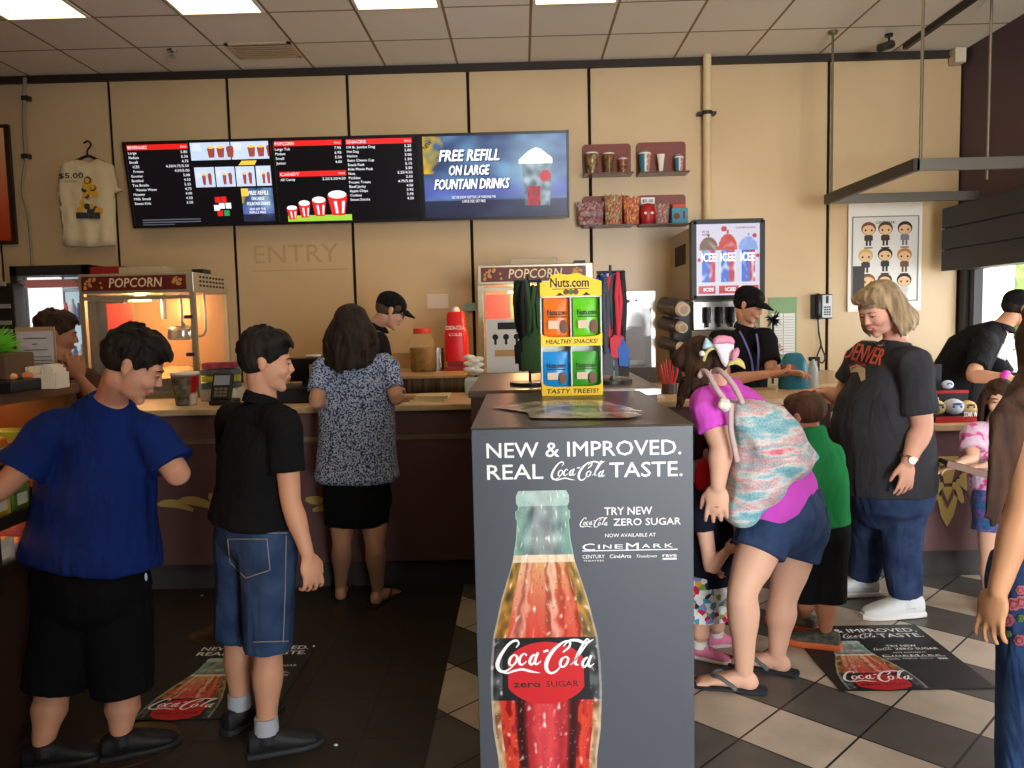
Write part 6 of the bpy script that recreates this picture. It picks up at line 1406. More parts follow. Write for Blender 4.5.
m.build('shorts_logo', M('logo_pale',(180,205,215),.6), p1)

# ---- 2 boy in the black polo
J = px(dict(H=(256,520,2.76),C=(259,452,2.76),N=(263,398,2.76),sL=(232,418,2.92),eL=(232,470,3.05),wL=(262,500,3.12),sR=(283,424,2.64),eR=(291,502,2.62),wR=(308,556,2.60),hL=(243,540,2.84),hR=(268,543,2.70),kL=(238,644,2.86),kR=(268,656,2.70),aL=(240,718,2.84),aR=(267,738,2.66)), 2.76)
J['aL'].z = .085; J['aR'].z = .085
S = dict(J, hy=42, cy=52, sw=.155, hw=.125, dp=.095, k=.92, arm=.044, leg=.082, head=Head(P(267,362,2.74), .208, 76, 8), skin=SK1, hairc=('black',), tL=fv(35), tR=fv(68),
  handR=dict(d=(.15,.1,-1),palm=(-.6,.5,0),side=(.7,.6,0),curl=38,s=1.1), handL=dict(d=(.5,.6,0),palm=(0,0,-1),side=(1,0,0)))
p2 = person('person', 'boy in a black polo shirt and knee-length denim shorts standing in line', S)
hair_short(p2, S['head'], BLK, 3, top=.05, low=.0, tuft=110, ln=.13)
m = MB(); torso(m, S['H'], S['C'], S['N'], 42, 52, [(-.02,.186,.150),(.1,.180,.146),(.5,.160,.130),(.9,.168,.13),(1.08,.168,.12),(1.3,.142,.10),(1.48,.085,.075),(1.56,.058,.058)])
sleeve(m, S, 'R', .62, 1.5, 1.55); sleeve(m, S, 'L', .65, 1.45, 1.5); sh2 = cloth('polo_shirt', p2, m, COT('black_polo',(20,20,21)), amp=.005, s=8)
m = MB(); N_ = S['N']; collar_ring(m, N_, 52, .88); m.build('collar', COT('black_polo',(20,20,21)), sh2, smooth=True)
m = MB(); torso(m, S['H'], S['C'], S['N'], 42, 52, [(-.55,.10,.08),(-.3,.152,.12),(0,.158,.125),(.16,.152,.118)]); trouser(m, S, .93, 1.18, 1.12)
dn = denim('mid', (36,54,86), (54,76,108)); sh = cloth('denim_shorts', p2, m, dn, amp=.004, s=10, seed=3, fine=.2)
ST = M('stitch_tan',(150,140,120),.8)
bpy.context.view_layer.update()
def seam(ob, pts, mat, parent=None, r=.0016):
    dn_ = []
    for (a_, b_) in zip(pts[:-1], pts[1:]): dn_ += [(a_[0]+(b_[0]-a_[0])*k_/6, a_[1]+(b_[1]-a_[1])*k_/6) for k_ in range(6)]
    q_ = [x for x in on_mesh(ob, dn_+[pts[-1]], .0012) if x is not None]
    if len(q_) > 3: m_ = MB(); m_.tube(q_, r, 5, sub=1); m_.build('seam_stitching', mat, ob, smooth=True)
seam(sh, [(228,539),(267,539),(270,570),(246,578),(230,562),(228,539)], ST); seam(sh, [(286,536),(285,590),(283,642)], ST); seam(sh, [(228,531),(258,533),(287,533)], ST); seam(sh, [(254,642),(288,641)], ST)
for q in 'LR':
    shoe(p2, S, q, (M('shoe_charcoal',(26,27,29),.6), M('sole_charcoal',(44,45,47),.6)), k=.92); m = MB(); a_ = S['a'+q]; m.tube([V((a_.x,a_.y,.08)), V((a_.x,a_.y,.135))], [.043,.040], n=14, sub=1, round_=False); m.build('sock', M('sock_grey',(176,180,186),.9), p2, smooth=True)

# ---- 3 woman in patterned blouse
J = px(dict(H=(357,492,4.05),C=(357,402,4.05),N=(353,350,4.05),sL=(325,366,4.03),eL=(316,402,3.92),wL=(322,410,4.1),sR=(386,364,4.03),eR=(396,398,3.98),wR=(388,408,4.2),hL=(343,500,4.05),hR=(373,500,4.05),kL=(342,543,4.02),kR=(375,545,4.0),aL=(341,592,4.20),aR=(378,598,4.12)), 4.05)
J['aL'].z = J['aR'].z = .075; J['wL'] = J['eL']+V((.03,.22,.0)); J['wR'] = J['eR']+V((-.03,.22,.02))
S = dict(J, hy=2, cy=4, sw=.185, hw=.17, dp=.12, k=.98, arm=.044, leg=.076, head=Head(P(352,329,4.05), .235, 8, 8), skin=('warm',(186,134,102),(150,90,80)), hairc=('darkbrown',), tL=fv(-10), tR=fv(22), face=False,
  handL=dict(d=(.1,1,0),palm=(0,0,-1),side=(1,0,0)), handR=dict(d=(-.1,1,0),palm=(0,0,-1),side=(-1,0,0)), toes=True)
p3 = person('person', 'woman with dark shoulder-length hair in a blue speckled blouse at the counter', S); hd = S['head']
def e3(i, a, rnd):
    a = math.pi*(.0+1.0*i/69)*1.12-.06*math.pi; x, y = .36*math.cos(a), -.42*math.sin(a)*1.0-.02; j = rnd.uniform(.85,1.1)
    zl = -.62-.10*rnd.random()-.16*math.sin(a)
    w_ = 1.16+.12*math.sin(i*1.3); return [hd.w(x*.6,y*.5,.42), hd.w(x*1.02,y*1.0,.15), hd.w(x*w_*1.12+.03*math.sin(i*4.1),y*1.14,-.10), hd.w(x*w_*1.22-.05*math.sin(i*3.3),y*1.20*j,-.28), hd.w(x*w_*1.10+.06*math.sin(i*2.1),y*1.14*j,-.45), hd.w(x*w_*1.02-.08*math.sin(i*3),y*1.16,zl), hd.w(x*w_*.92+.04*math.sin(i*5),y*1.08,zl-.07*(i%3))]
hair_long(p3, hd, hairmat('espresso',(30,22,17),(58,42,32)), e3, 4, .0125, n=80)
m = MB(); torso(m, S['H'], S['C'], S['N'], 2, 4, [(.13,.205,.155),(.19,.218,.168),(.32,.206,.16),(.6,.196,.145),(.95,.196,.14),(1.2,.178,.12),(1.42,.12,.09),(1.55,.062,.06)])
sleeve(m, S, 'L', .72, 1.35, 1.35); sleeve(m, S, 'R', .72, 1.35, 1.35)
def speckle(nm, c1, c2, s, c3=None):
    m_ = M(nm, c1, .9, spec=.1, bump=(120,.2,.003), wrinkle=.7); nt = m_.node_tree; N_, L_ = nt.nodes.new, nt.links.new; tc = N_('ShaderNodeTexCoord'); v = N_('ShaderNodeTexNoise'); v.inputs['Scale'].default_value = s; v.inputs['Detail'].default_value = 1.5
    rp = N_('ShaderNodeValToRGB'); rp.color_ramp.interpolation = 'CONSTANT'; e = rp.color_ramp.elements; e[0].color = lin(c1); e[1].color = lin(c2); e[1].position = .505
    L_(tc.outputs['Object'], v.inputs['Vector']); L_(v.outputs[0], rp.inputs[0]); L_(rp.outputs[0], nt.nodes['Principled BSDF'].inputs['Base Color']); return m_
cloth('blouse', p3, m, speckle('blouse_speckle', (164,174,192), (48,58,86), 125), amp=.006, s=6, seed=7)
m = MB(); torso(m, S['H'], S['C'], S['N'], 2, 4, [(-.36,.165,.115),(-.2,.172,.13),(.0,.178,.14),(.2,.17,.13)]); trouser(m, S, .40, 1.16, 1.12); cloth('shorts', p3, m, COT('black_b',(15,15,16)), amp=.004)
for q in 'LR': flipflop(p3, S, q, M('sandal_black',(20,18,18),.6), M('strap_black',(30,26,24),.5), 1.0)

# ---- 4 server with cap and glasses
J = px(dict(H=(352,470,5.22),C=(362,372,5.2),N=(376,326,5.15),sL=(345,340,5.35),eL=(330,385,5.4),wL=(345,408,5.2),sR=(378,342,4.98),eR=(388,388,4.9),wR=(372,410,4.85)), 5.15)
S = dict(J, hy=60, cy=66, sw=.17, hw=.15, dp=.11, k=1.0, legs=True, head=Head(P(391,311,5.12), .225, 72, 28), skin=('ruddy',(214,160,132),(170,96,86)), hairc=('darkbrown',))
for q, o in (('L',-.09),('R',.09)): b = S['H']+rv(60)*o; S['h'+q] = b+V((0,0,-.05)); S['k'+q] = V((b.x,b.y,.5)); S['a'+q] = V((b.x,b.y,.085))
p4 = person('person', 'server in a black cap and glasses looking down behind the left counter', S); hd = S['head']
hair_short(p4, hd, SBR, 5, top=-.05, fringe=False, tuft=0); cap_hat(p4, hd, COT('cap_black',(22,22,23)))
m = MB(); 
for sg in (-1,1): m.tube([hd.w(sg*(.125+.085*math.cos(a)), .385-.03*abs(math.cos(a)), .01+.055*math.sin(a)) for a in [6.2832*i/12 for i in range(13)]], .0028, 6, sub=1); m.tube([hd.w(sg*.21,.37,.03), hd.w(sg*.32,.15,.03), hd.w(sg*.33,-.05,.02)], .003, 6)
m.tube([hd.w(-.04,.40,.02), hd.w(.04,.40,.02)], .0028, 6, sub=1); m.build('glasses', BLACK, p4, smooth=True)
def polo(ob, S, hy, cy, w, d, mat, amp=.004):
    m = MB(); torso(m, S['H'], S['C'], S['N'], hy, cy, [(-.05,w*1.0,d),(.3,w*.95,d*.98),(.7,w*.98,d*.98),(1.05,w*1.02,d*.95),(1.3,w*.86,d*.78),(1.48,w*.5,d*.55),(1.57,.062,.062)]); sleeve(m, S, 'L', .75, 1.5, 1.5); sleeve(m, S, 'R', .75, 1.5, 1.5); o = cloth('polo_shirt', ob, m, mat, amp=amp)
    m = MB(); collar_ring(m, S['N'], cy); m.build('collar', mat, o, smooth=True); return o
BP = COT('server_black',(24,24,26)); polo(p4, S, 60, 66, .185, .135, BP)
m = MB(); torso(m, S['H'], S['C'], S['N'], 60, 60, [(-.3,.1,.1),(-.1,.16,.13),(.1,.165,.13)]); trouser(m, S, 1.9, 1.1, 1.05); cloth('trousers', p4, m, COT('trouser_black',(20,20,22)))
for q in 'LR': shoe(p4, S, q, (M('shoe_black'), M('sole_black')))

# ---- 5 server with cap and lanyard at the drinks machine
J = px(dict(H=(742,420,5.3),C=(744,362,5.3),N=(746,326,5.28),sL=(766,338,5.12),eL=(772,372,4.98),wL=(782,374,4.88),sR=(718,340,5.3),eR=(712,380,5.15),wR=(756,372,4.92)), 5.3)
J['wR'] = P(768,374,4.82); J['eR'] = P(726,380,5.0)
S = dict(J, hy=128, cy=132, sw=.18, hw=.15, dp=.11, k=1.0, head=Head(P(749,305,5.22), .225, 122, 24), skin=SK1, hairc=('black',), handR=dict(d=(.95,-.15,.12),palm=(0,.3,1),side=(0,1,.2),curl=30), handL=dict(d=(.6,-.5,.0),palm=(-.2,0,-1),side=(-.3,.6,0),curl=40))
for q, o in (('L',-.09),('R',.09)): b = S['H']+rv(128)*o; S['h'+q] = b+V((0,0,-.05)); S['k'+q] = V((b.x,b.y,.5)); S['a'+q] = V((b.x,b.y,.085))
S['wL'] = P(788,372,4.85)
p5 = person('person', 'server in black cap and purple lanyard looking down before the slush machine', S); hd = S['head']
hair_short(p5, hd, BLK, 6, top=-.05, fringe=False, tuft=0); cap_hat(p5, hd, COT('cap_black'))
o = polo(p5, S, 128, 132, .20, .14, BP)
bpy.context.view_layer.update(); m = MB()
for pts in ([(738,326),(740,332),(746,345),(751,360),(753,378)],[(754,328),(757,335),(759,348),(759,362),(756,378)]):
    q_ = [x for x in on_mesh(o, pts, .004) if x is not None]
    if len(q_) > 2: m.tube(q_, .007, 8, flat=.6)
m.build('lanyard', M('lanyard_purple',(130,120,196),.6), p5, smooth=True)
m = MB(); torso(m, S['H'], S['C'], S['N'], 128, 128, [(-.5,.1,.1),(-.1,.16,.13),(.2,.165,.13)]); trouser(m, S, 1.9, 1.1, 1.05); cloth('trousers', p5, m, COT('trouser_black'))
for q in 'LR': shoe(p5, S, q, (M('shoe_black'), M('sole_black')))
m = MB(); q = P(788,369,4.83); m.box((-.045,-.01,-.025),(.045,.01,.025),0,.004,Matrix.Translation(q) @ Matrix.Rotation(.3,4,'Z')); tag(m.build('red_packet', M('packet_red2',(150,50,40),.5)), 'small dark red packet held by the capped server at the drinks machine', 'packet')

# ---- 6 woman in the magenta T-shirt bending down
J = px(dict(H=(782,512,3.18),C=(742,428,3.16),N=(712,386,3.14),sL=(708,404,2.98),eL=(721,446,2.92),wL=(718,486,2.90),sR=(728,392,3.36),eR=(716,450,3.42),wR=(708,488,3.36),hL=(768,525,3.10),hR=(800,528,3.30),kL=(743,590,3.02),kR=(783,598,3.26),aL=(744,686,3.08),aR=(777,676,3.24)), 3.18)
J['aL'].z = J['aR'].z = .08
S = dict(J, hy=-62, cy=-66, sw=.165, hw=.185, dp=.135, k=1.0, arm=.050, leg=.088, head=Head(P(702,368,3.12), .215, -82, 40), skin=SK2, hairc=('darkbrown',), tL=fv(-72), tR=fv(-60), face=True, toes=True,
  handL=dict(d=(-.05,.0,-1),palm=(.3,.8,0),side=(-1,.2,0),curl=38,s=1.1), handR=dict(d=(0,.2,-1),palm=(0,-1,0),side=(-1,0,0)))
p6 = person('person', 'woman in a magenta T-shirt and denim shorts bending down with a striped bag', S); hd = S['head']
def e6(i, a, rnd):
    a = math.pi*(i/59)*1.5-.25*math.pi; x, y = .36*math.cos(a), -.40*math.sin(a)-.02; p = hd.w(x*1.05,y*1.05,.08)
    return [hd.w(x*.5,y*.5,.44), p, p+V((-.02,.0,-.05)), p+V((-.04,-.02*rnd.random(),-.09-.05*rnd.random()))]
hair_long(p6, hd, BRN_, e6, 8, .013, n=60, top=.04)
m = MB(); m.ell(P(716,360,3.08), (.050,.055,.055)); me = bake(m, .005, 2, .003, 20, 3, fine=1); mkobj('hair_bun', me, BRN_, p6, smooth=2)
m = MB(); torso(m, S['H'], S['C'], S['N'], -62, -66, [(.10,.20,.165,.0),(.2,.205,.17),(.5,.19,.16),(.85,.19,.15),(1.05,.185,.14),(1.3,.15,.115),(1.48,.09,.08),(1.57,.06,.06)])
sleeve(m, S, 'L', .62, 1.35, 1.4); sleeve(m, S, 'R', .62, 1.35, 1.4); cloth('shirt', p6, m, COT('magenta',(226,92,214),var=(4,(210,80,198))), amp=.005, s=8)
m = MB(); torso(m, S['H'], S['C'], S['N'], -62, -66, [(-.35,.10,.10),(-.2,.17,.15),(0,.205,.172),(.25,.195,.165),(.35,.18,.15)]); trouser(m, S, .42, 1.20, 1.22)
dn2 = denim('dark', (38,54,86), (58,78,112)); sh = cloth('denim_shorts', p6, m, dn2, amp=.003, s=10, fine=.2)
for q in 'LR': flipflop(p6, S, q, M('sandal_navy',(34,38,46),.6), M('strap_grey',(96,98,100),.5), 1.05)
m = MB(); w_ = S['wL']+V((0,0,-.075)); m.tube([w_+V((.016*math.cos(a)-.004,.016*math.sin(a),0)) for a in [6.2832*i/10 for i in range(11)]], .002, 6, sub=1); m.build('ring', M('ring_silver',(210,210,205),.2,1), p6, smooth=True)
# headband with ears and horn
m = MB(); hb_ = thing('unicorn_headband', 'pastel plush headband with white ears on the bending woman\'s head', 'headband', P(722,372,3.1))
WP = M('plush_white',(232,226,232),.9,bump=(80,.3)); PP = M('plush_pink',(226,150,176),.9,bump=(80,.3)); YP = M('plush_yellow',(214,200,120),.9,bump=(80,.3)); BB = M('plush_blue',(180,216,226),.9,bump=(80,.3))
def petal(nm, out, y, mt_, th=.016):
    q_ = [P(x_, z_, y) for x_, z_ in out]; c_ = sum(q_, V())/len(q_); m_ = MB(); rings = []
    for s_, d_ in ((.35,-1.0),(.8,-.8),(1,-.25),(1,.25),(.8,.8),(.35,1.0)): rings.append([m_.bm.verts.new(c_+(p_-c_)*s_+V((0,th*d_,0))) for p_ in q_])
    m_.skin(rings); me_ = bake(m_, .004, 2, .0015, 40); return mkobj(nm, me_, mt_, hb_, smooth=2)
petal('plush_ear', [(713,343),(718,341),(727,341),(734,343),(734,349),(731,355),(729,362),(726,368),(721,362),(716,350)], 3.00, WP)
petal('plush_tuft', [(713,344),(713,339),(717,336),(723,335),(727,336),(732,337),(735,341),(734,345),(729,343),(722,344),(717,344)], 2.99, PP, .02)
petal('ear_tip', [(702,349),(704,341),(706,337),(709,340),(713,344),(715,349),(710,351)], 3.03, BB)
petal('inner_ear', [(731,361),(731,355),(734,349),(738,347),(740,351),(738,357),(734,361)], 2.97, PP)
petal('yellow_tuft', [(726,368),(729,361),(734,358),(740,358),(744,362),(746,370),(741,367),(736,364),(731,364)], 2.99, YP)
m = MB(); m.tube([P(704,360,2.99), P(707,352,2.99), P(714,348,3.02), P(722,351,3.04)], .006, 8); m.build('band', YP, hb_, smooth=True)
m = MB(); m.ell(P(702,353.5,2.98), .011); m.build('pearl', WHITE, hb_, smooth=True)
# drawstring bag
def stripes():
    m_ = M('knit_stripes', (190,200,210), .95, spec=.05, bump=(170,.8,.004)); nt = m_.node_tree; N_, L_ = nt.nodes.new, nt.links.new; tc = N_('ShaderNodeTexCoord'); mp = N_('ShaderNodeMapping'); mp.inputs['Rotation'].default_value = (0,math.radians(8),0); mp.inputs['Scale'].default_value = (2.2,2.2,9); L_(tc.outputs['Object'], mp.inputs[0])
    nzz = N_('ShaderNodeTexNoise'); nzz.inputs['Scale'].default_value = 2.1; nzz.inputs['Detail'].default_value = 3; L_(mp.outputs[0], nzz.inputs[0])
    rp = N_('ShaderNodeValToRGB'); e = rp.color_ramp.elements; e[0].position = .30; e[0].color = lin((120,176,190)); e[1].position = .72; e[1].color = lin((226,120,140))
    for p_, c in ((.40,(150,196,204)),(.46,(222,218,214)),(.53,(214,170,172)),(.60,(150,190,196)),(.66,(228,206,200))): q = rp.color_ramp.elements.new(p_); q.color = lin(c)
    L_(nzz.outputs[0], rp.inputs[0]); wn = N_('ShaderNodeTexNoise'); wn.inputs['Scale'].default_value = 150; L_(tc.outputs['Object'], wn.inputs[0]); mx = N_('ShaderNodeMix'); mx.data_type = 'RGBA'; mx.blend_type = 'OVERLAY'; mx.inputs[0].default_value = .7; L_(rp.outputs[0], mx.inputs[6]); L_(wn.outputs[0], mx.inputs[7]); L_(mx.outputs[2], nt.nodes['Principled BSDF'].inputs['Base Color']); return m_
bag = thing('drawstring_bag', 'pastel pink and blue striped knitted drawstring bag on the bending woman\'s back', 'bag', P(765,527,2.95))
m = MB(); out = [(730,398),(752,398),(782,404),(796,420),(819,455),(806,470),(790,482),(770,505),(745,524),(733,527),(724,520),(721,505),(725,482),(733,462),(731,440),(727,415)]
cen = P(762,462,2.93); fb_ = [P(x,y,2.92+.10*((x-720)/100)+.02) for x, y in out]
m.bm.verts.ensure_lookup_table(); rings = []
for s_, dy in ((1.0,.03),(.985,-.03),(.90,-.075),(.70,-.10),(.42,-.115),(.15,-.12)):
    rings.append([m.bm.verts.new(cen.lerp(p_, s_)+V((0,dy,0))) for p_ in fb_])
m.skin(rings, cap=False); m.bm.faces.new(rings[-1]); m.bm.faces.new(rings[0][::-1])
me = bake(m, .008, 5, .010, 9, 3, fine=.15)
for v in me.vertices:
    c = v.co; q = math.sin(c.x*26+c.z*34+2*nz(c.x*5,c.z*5)); v.co = c+v.normal*.006*q
mkobj('bag_body', me, stripes(), bag, smooth=2)
RP = M('rope_cream',(206,180,176),.9,bump=(120,.8,.004))
for pts in ([(700,376,3.0),(703,371,3.0),(709,375,2.95),(716,388,2.90),(726,402,2.87),(731,410,2.86)],[(710,372,3.08),(718,370,3.02),(726,376,2.97),(735,388,2.92),(742,402,2.88)],[(731,405,2.86),(731,430,2.84),(737,460,2.83)]):
    m = MB(); m.tube([P(*q) for q in pts], .0105, 10, sub=4); m.build('cord', RP, bag, smooth=True)
m = MB(); rnd = random.Random(4)
for i in range(16): d = V((rnd.gauss(0,1),rnd.gauss(0,1),rnd.gauss(0,1))).normalized(); m.ell(P(724,405,2.84)+d*.012, .014, sub=2)
m.build('pompom', M('pompom_white',(232,226,214),.95,bump=(90,.6)), bag, smooth=True)

# ---- 7 toddler behind the kiosk edge
J = px(dict(H=(708,575,3.42),C=(704,512,3.42),N=(700,478,3.42),sL=(718,490,3.46),eL=(722,528,3.50),wL=(716,555,3.30),sR=(690,490,3.40),eR=(706,548,3.22),wR=(722,556,3.34),hL=(715,588,3.44),hR=(702,590,3.38),kL=(716,622,3.46),kR=(701,628,3.36),aL=(716,648,3.50),aR=(700,660,3.38)), 3.42)
J['aL'].z = J['aR'].z = .07; J['eR'] = P(711,568,3.26); J['wR'] = P(726,552,3.22); J['sR'] = P(700,500,3.30)
S = dict(J, hy=60, cy=62, sw=.115, hw=.11, dp=.09, k=.68, arm=.050, leg=.085, head=Head(P(698,450,3.42), .185, 60, 5), skin=SK2, hairc=('darkbrown',), tL=fv(78), tR=fv(120), foot=.9, handR=dict(d=(1,.4,.3),palm=(0,-.2,1),side=(0,0,1)), handL=dict(d=(0,-.5,-1),palm=(1,0,0),side=(0,1,0)))
p7 = person('person', 'small child in navy top, floral shorts and pink sneakers half hidden by the kiosk', S)
hair_short(p7, S['head'], BRN_, 9, tuft=40)
m = MB(); torso(m, S['H'], S['C'], S['N'], 60, 62, [(-.08,.132,.115),(.2,.125,.11),(.8,.125,.105),(1.1,.12,.095),(1.4,.075,.07),(1.56,.045,.045)]); sleeve(m, S, 'L', .7, 1.45); sleeve(m, S, 'R', .45, 1.5); cloth('shirt', p7, m, COT('navy',(26,28,42)), amp=.004)
m = MB(); torso(m, S['H'], S['C'], S['N'], 60, 62, [(.98,.128,.108),(1.1,.124,.1),(1.3,.10,.085),(1.45,.07,.068),(1.57,.048,.048)]); m.ell(P(705,478,3.3), (.045,.03,.085)); cloth('red_collar', p7, m, COT('red_cape',(186,26,34)), amp=.002)
m = MB(); torso(m, S['H'], S['C'], S['N'], 60, 62, [(-.45,.08,.07),(-.2,.128,.108),(.1,.126,.106)]); trouser(m, S, .82, 1.35, 1.35)
fl_ = M('floral_base',(236,236,236),.9,spec=.1); nt = fl_.node_tree; tc = nt.nodes.new('ShaderNodeTexCoord'); vo = nt.nodes.new('ShaderNodeTexVoronoi'); vo.inputs['Scale'].default_value = 44; rp = nt.nodes.new('ShaderNodeValToRGB'); rp.color_ramp.interpolation = 'CONSTANT'
rp.color_ramp.elements[0].color = lin((236,238,238)); rp.color_ramp.elements[1].color = lin((206,40,90)); rp.color_ramp.elements[1].position = .48
for p_, c in ((.56,(70,160,190)),(.65,(236,238,238)),(.72,(120,180,90)),(.80,(60,56,70)),(.85,(232,170,60)),(.92,(140,150,210))): q = rp.color_ramp.elements.new(p_); q.color = lin(c)
se = nt.nodes.new('ShaderNodeSeparateColor'); nt.links.new(tc.outputs['Object'], vo.inputs[0]); nt.links.new(vo.outputs['Color'], se.inputs[0]); nt.links.new(se.outputs[0], rp.inputs[0]); nt.links.new(rp.outputs[0], nt.nodes['Principled BSDF'].inputs['Base Color'])
cloth('floral_shorts', p7, m, fl_, vox=.006, amp=.003)
for q in 'LR':
    o = shoe(p7, S, q, (M('canvas_pink',(222,130,160),.8), M('sole_white',(232,228,224),.6)), k=.66, lace=WHITE); m = MB(); a_ = S['a'+q]; m.tube([V((a_.x,a_.y,.05)), V((a_.x,a_.y,.11))], [.034,.031], n=12, sub=1, round_=False); m.build('sock', WHITE, p7, smooth=True)

# ---- 8 boy in green
J = px(dict(H=(818,522,3.42),C=(816,478,3.42),N=(813,434,3.42),sL=(800,452,3.44),eL=(800,490,3.55),wL=(795,505,3.7),sR=(831,454,3.42),eR=(836,494,3.46),wR=(830,512,3.62),hL=(806,535,3.44),hR=(828,536,3.42),kL=(806,598,3.46),kR=(826,600,3.42),aL=(803,646,3.66),aR=(825,660,3.46)), 3.42)
J['aL'].z = J['aR'].z = .08
S = dict(J, hy=-14, cy=-12, sw=.135, hw=.115, dp=.09, k=.78, arm=.046, leg=.082, head=Head(P(804,416,3.44), .215, -38, 12), skin=SK3, hairc=('shortbrown',), tL=fv(-55), tR=fv(-66), handL=dict(d=(0,1,0),palm=(0,0,-1),side=(1,0,0)), handR=dict(d=(0,1,0),palm=(0,0,-1),side=(-1,0,0)))
p8 = person('person', 'little boy in a green T-shirt and black shorts seen from behind', S)
hair_short(p8, S['head'], SBR, 10, top=-.02, low=-.06, fringe=False, tuft=20, ln=.06)
m = MB(); torso(m, S['H'], S['C'], S['N'], -14, -12, [(-.05,.138,.115),(.3,.132,.112),(.9,.138,.11),(1.1,.135,.10),(1.35,.10,.08),(1.55,.062,.058),(1.72,.050,.050)]); sleeve(m, S, 'L', .8, 1.5); sleeve(m, S, 'R', .8, 1.5); cloth('shirt', p8, m, COT('green',(44,150,84)), amp=.005)
m = MB(); torso(m, S['H'], S['C'], S['N'], -14, -12, [(-.8,.08,.07),(-.3,.128,.11),(.1,.13,.11)]); trouser(m, S, 1.0, 1.30, 1.35); cloth('shorts', p8, m, COT('black_c',(22,23,24)), amp=.004)
for q in 'LR': shoe(p8, S, q, (M('clog_olive',(104,104,88),.7,var=(40,(60,64,56))), M('clog_orange',(226,110,60),.6)), k=.86, low=True, nm='clog', w=1.1)

# ---- 9 woman in the grey T-shirt
J = px(dict(H=(888,492,3.90),C=(888,398,3.90),N=(896,338,3.92),sL=(914,364,3.68),eL=(922,428,3.66),wL=(908,462,3.62),sR=(864,356,4.08),eR=(842,398,4.16),wR=(826,392,4.22),hL=(902,510,3.84),hR=(872,510,4.00),kL=(902,560,3.80),kR=(867,555,4.08),aL=(906,618,3.82),aR=(862,600,4.12)), 3.9)
J['aL'].z = J['aR'].z = .09
S = dict(J, hy=-84, cy=-88, sw=.20, hw=.20, dp=.155, k=1.02, arm=.056, leg=.082, g=1.1, head=Head(P(880,309,3.88), .250, -112, 26), fat=.03, skin=('rosy',(232,172,146),(196,96,90)), hairc=('blond',), tL=fv(-96), tR=fv(-90),
  handL=dict(d=(-.1,-.05,-1),palm=(-.3,1,0),side=(-1,0,0),curl=22,s=1.05), handR=dict(d=(-1,.1,.1),palm=(0,0,-1),side=(0,1,0)))
p9 = person('person', 'smiling woman with a blond bob in a dark grey T-shirt and blue jeans', S); hd = S['head']
def e9(i, a, rnd):
    a = math.pi*(i/79)*1.24-.12*math.pi; x, y = .35*math.cos(a), -.40*math.sin(a)-.03; f_ = 1.15+.08*math.sin(i*1.7)
    return [hd.w(x*.45,y*.4+.05,.45), hd.w(x*1.02,y*1.02,.20), hd.w(x*f_,y*f_,-.14), hd.w(x*f_*1.07+.03*math.sin(i*2.2),y*f_*1.14-.03,-.34-.05*rnd.random()), hd.w(x*f_*.98-.03*math.sin(i*3.1),y*f_*1.12-.04,-.50-.08*rnd.random())]
hair_long(p9, hd, BLD, e9, 12, .0105, n=80, top=.02)
m = MB()
for i in range(14): x = -.24+.48*i/13; hd.tb(m, [(x*.6,.10,.47),(x,.30,.38),(x*1.2,.37-.3*abs(x),.25)], [.045,.040,.016], n=6, sub=2)
me = bake(m, .005, 1, .002, 20, 3, fine=1); mkobj('hair_fringe', me, BLD, p9, smooth=2)
m = MB(); hd.tb(m, [(-.075,.375,-.222),(-.04,.398,-.236),(0,.405,-.240),(.04,.398,-.236),(.075,.375,-.222)], [.004,.012,.013,.012,.004], n=8); m.build('teeth', M('teeth',(236,228,216),.3), p9, smooth=True)
m = MB(); torso(m, S['H'], S['C'], S['N'], -84, -88, [(.02,.235,.225,.01),(.12,.24,.23,.01),(.4,.232,.232,.02),(.75,.225,.225,.035),(1.0,.22,.205,.02),(1.25,.195,.15),(1.45,.12,.10),(1.57,.066,.066)])
sleeve(m, S, 'L', .78, 1.38, 1.5); sleeve(m, S, 'R', .62, 1.38, 1.5); sh = cloth('shirt', p9, m, COT('charcoal',(62,62,66),var=(5,(54,54,58))), amp=.006, s=6)
# chest print wraps on the shirt
def on_shirt(pxs, off=.004): return on_mesh(sh, pxs, off)
bpy.context.view_layer.update()
def shirt_text(txt, corners, mat, nm, bold=.05):
    m2 = MB(); fr_ = frame((0,0,0),(1,0,0),(0,1,0)); m2.text(fr_, txt, 0, 0, 1.0, w=1.0, bold=bold)
    (x0,y0),(x1,y1),(x2,y2),(x3,y3) = corners   # bl, br, tr, tl in image space of the reference view
    bmesh.ops.triangulate(m2.bm, faces=m2.bm.faces[:])
    ys = [v.co.y for v in m2.bm.verts]; mn, mxx = min(ys), max(ys)
    for _ in range(2): bmesh.ops.subdivide_edges(m2.bm, edges=[e for e in m2.bm.edges if e.calc_length() > .12], cuts=1); bmesh.ops.triangulate(m2.bm, faces=m2.bm.faces[:])
    vs = list(m2.bm.verts); pp = []
    for v in vs: u, w = v.co.x, (v.co.y-mn)/(mxx-mn); pp.append(((x0*(1-u)+x1*u)*(1-w)+(x3*(1-u)+x2*u)*w, (y0*(1-u)+y1*u)*(1-w)+(y3*(1-u)+y2*u)*w))
    loc = on_shirt(pp); bad = []
    for v, l_ in zip(vs, loc):
        if l_ is None: bad.append(v)
        else: v.co = l_
    bmesh.ops.delete(m2.bm, geom=bad, context='VERTS'); m2.build(nm, mat, sh)
ORG = M('print_orange',(206,92,70),.8); GRYP = M('print_grey',(120,122,126),.8); CRM = M('print_cream',(196,180,156),.8)
shirt_text('DENVER', [(844,358),(880,366),(887,350),(851,342)], ORG, 'chest_lettering', .011)
shirt_text('BRONCOS', [(861,341),(885,347),(886,343),(863,337)], GRYP, 'chest_small_lettering', .01)
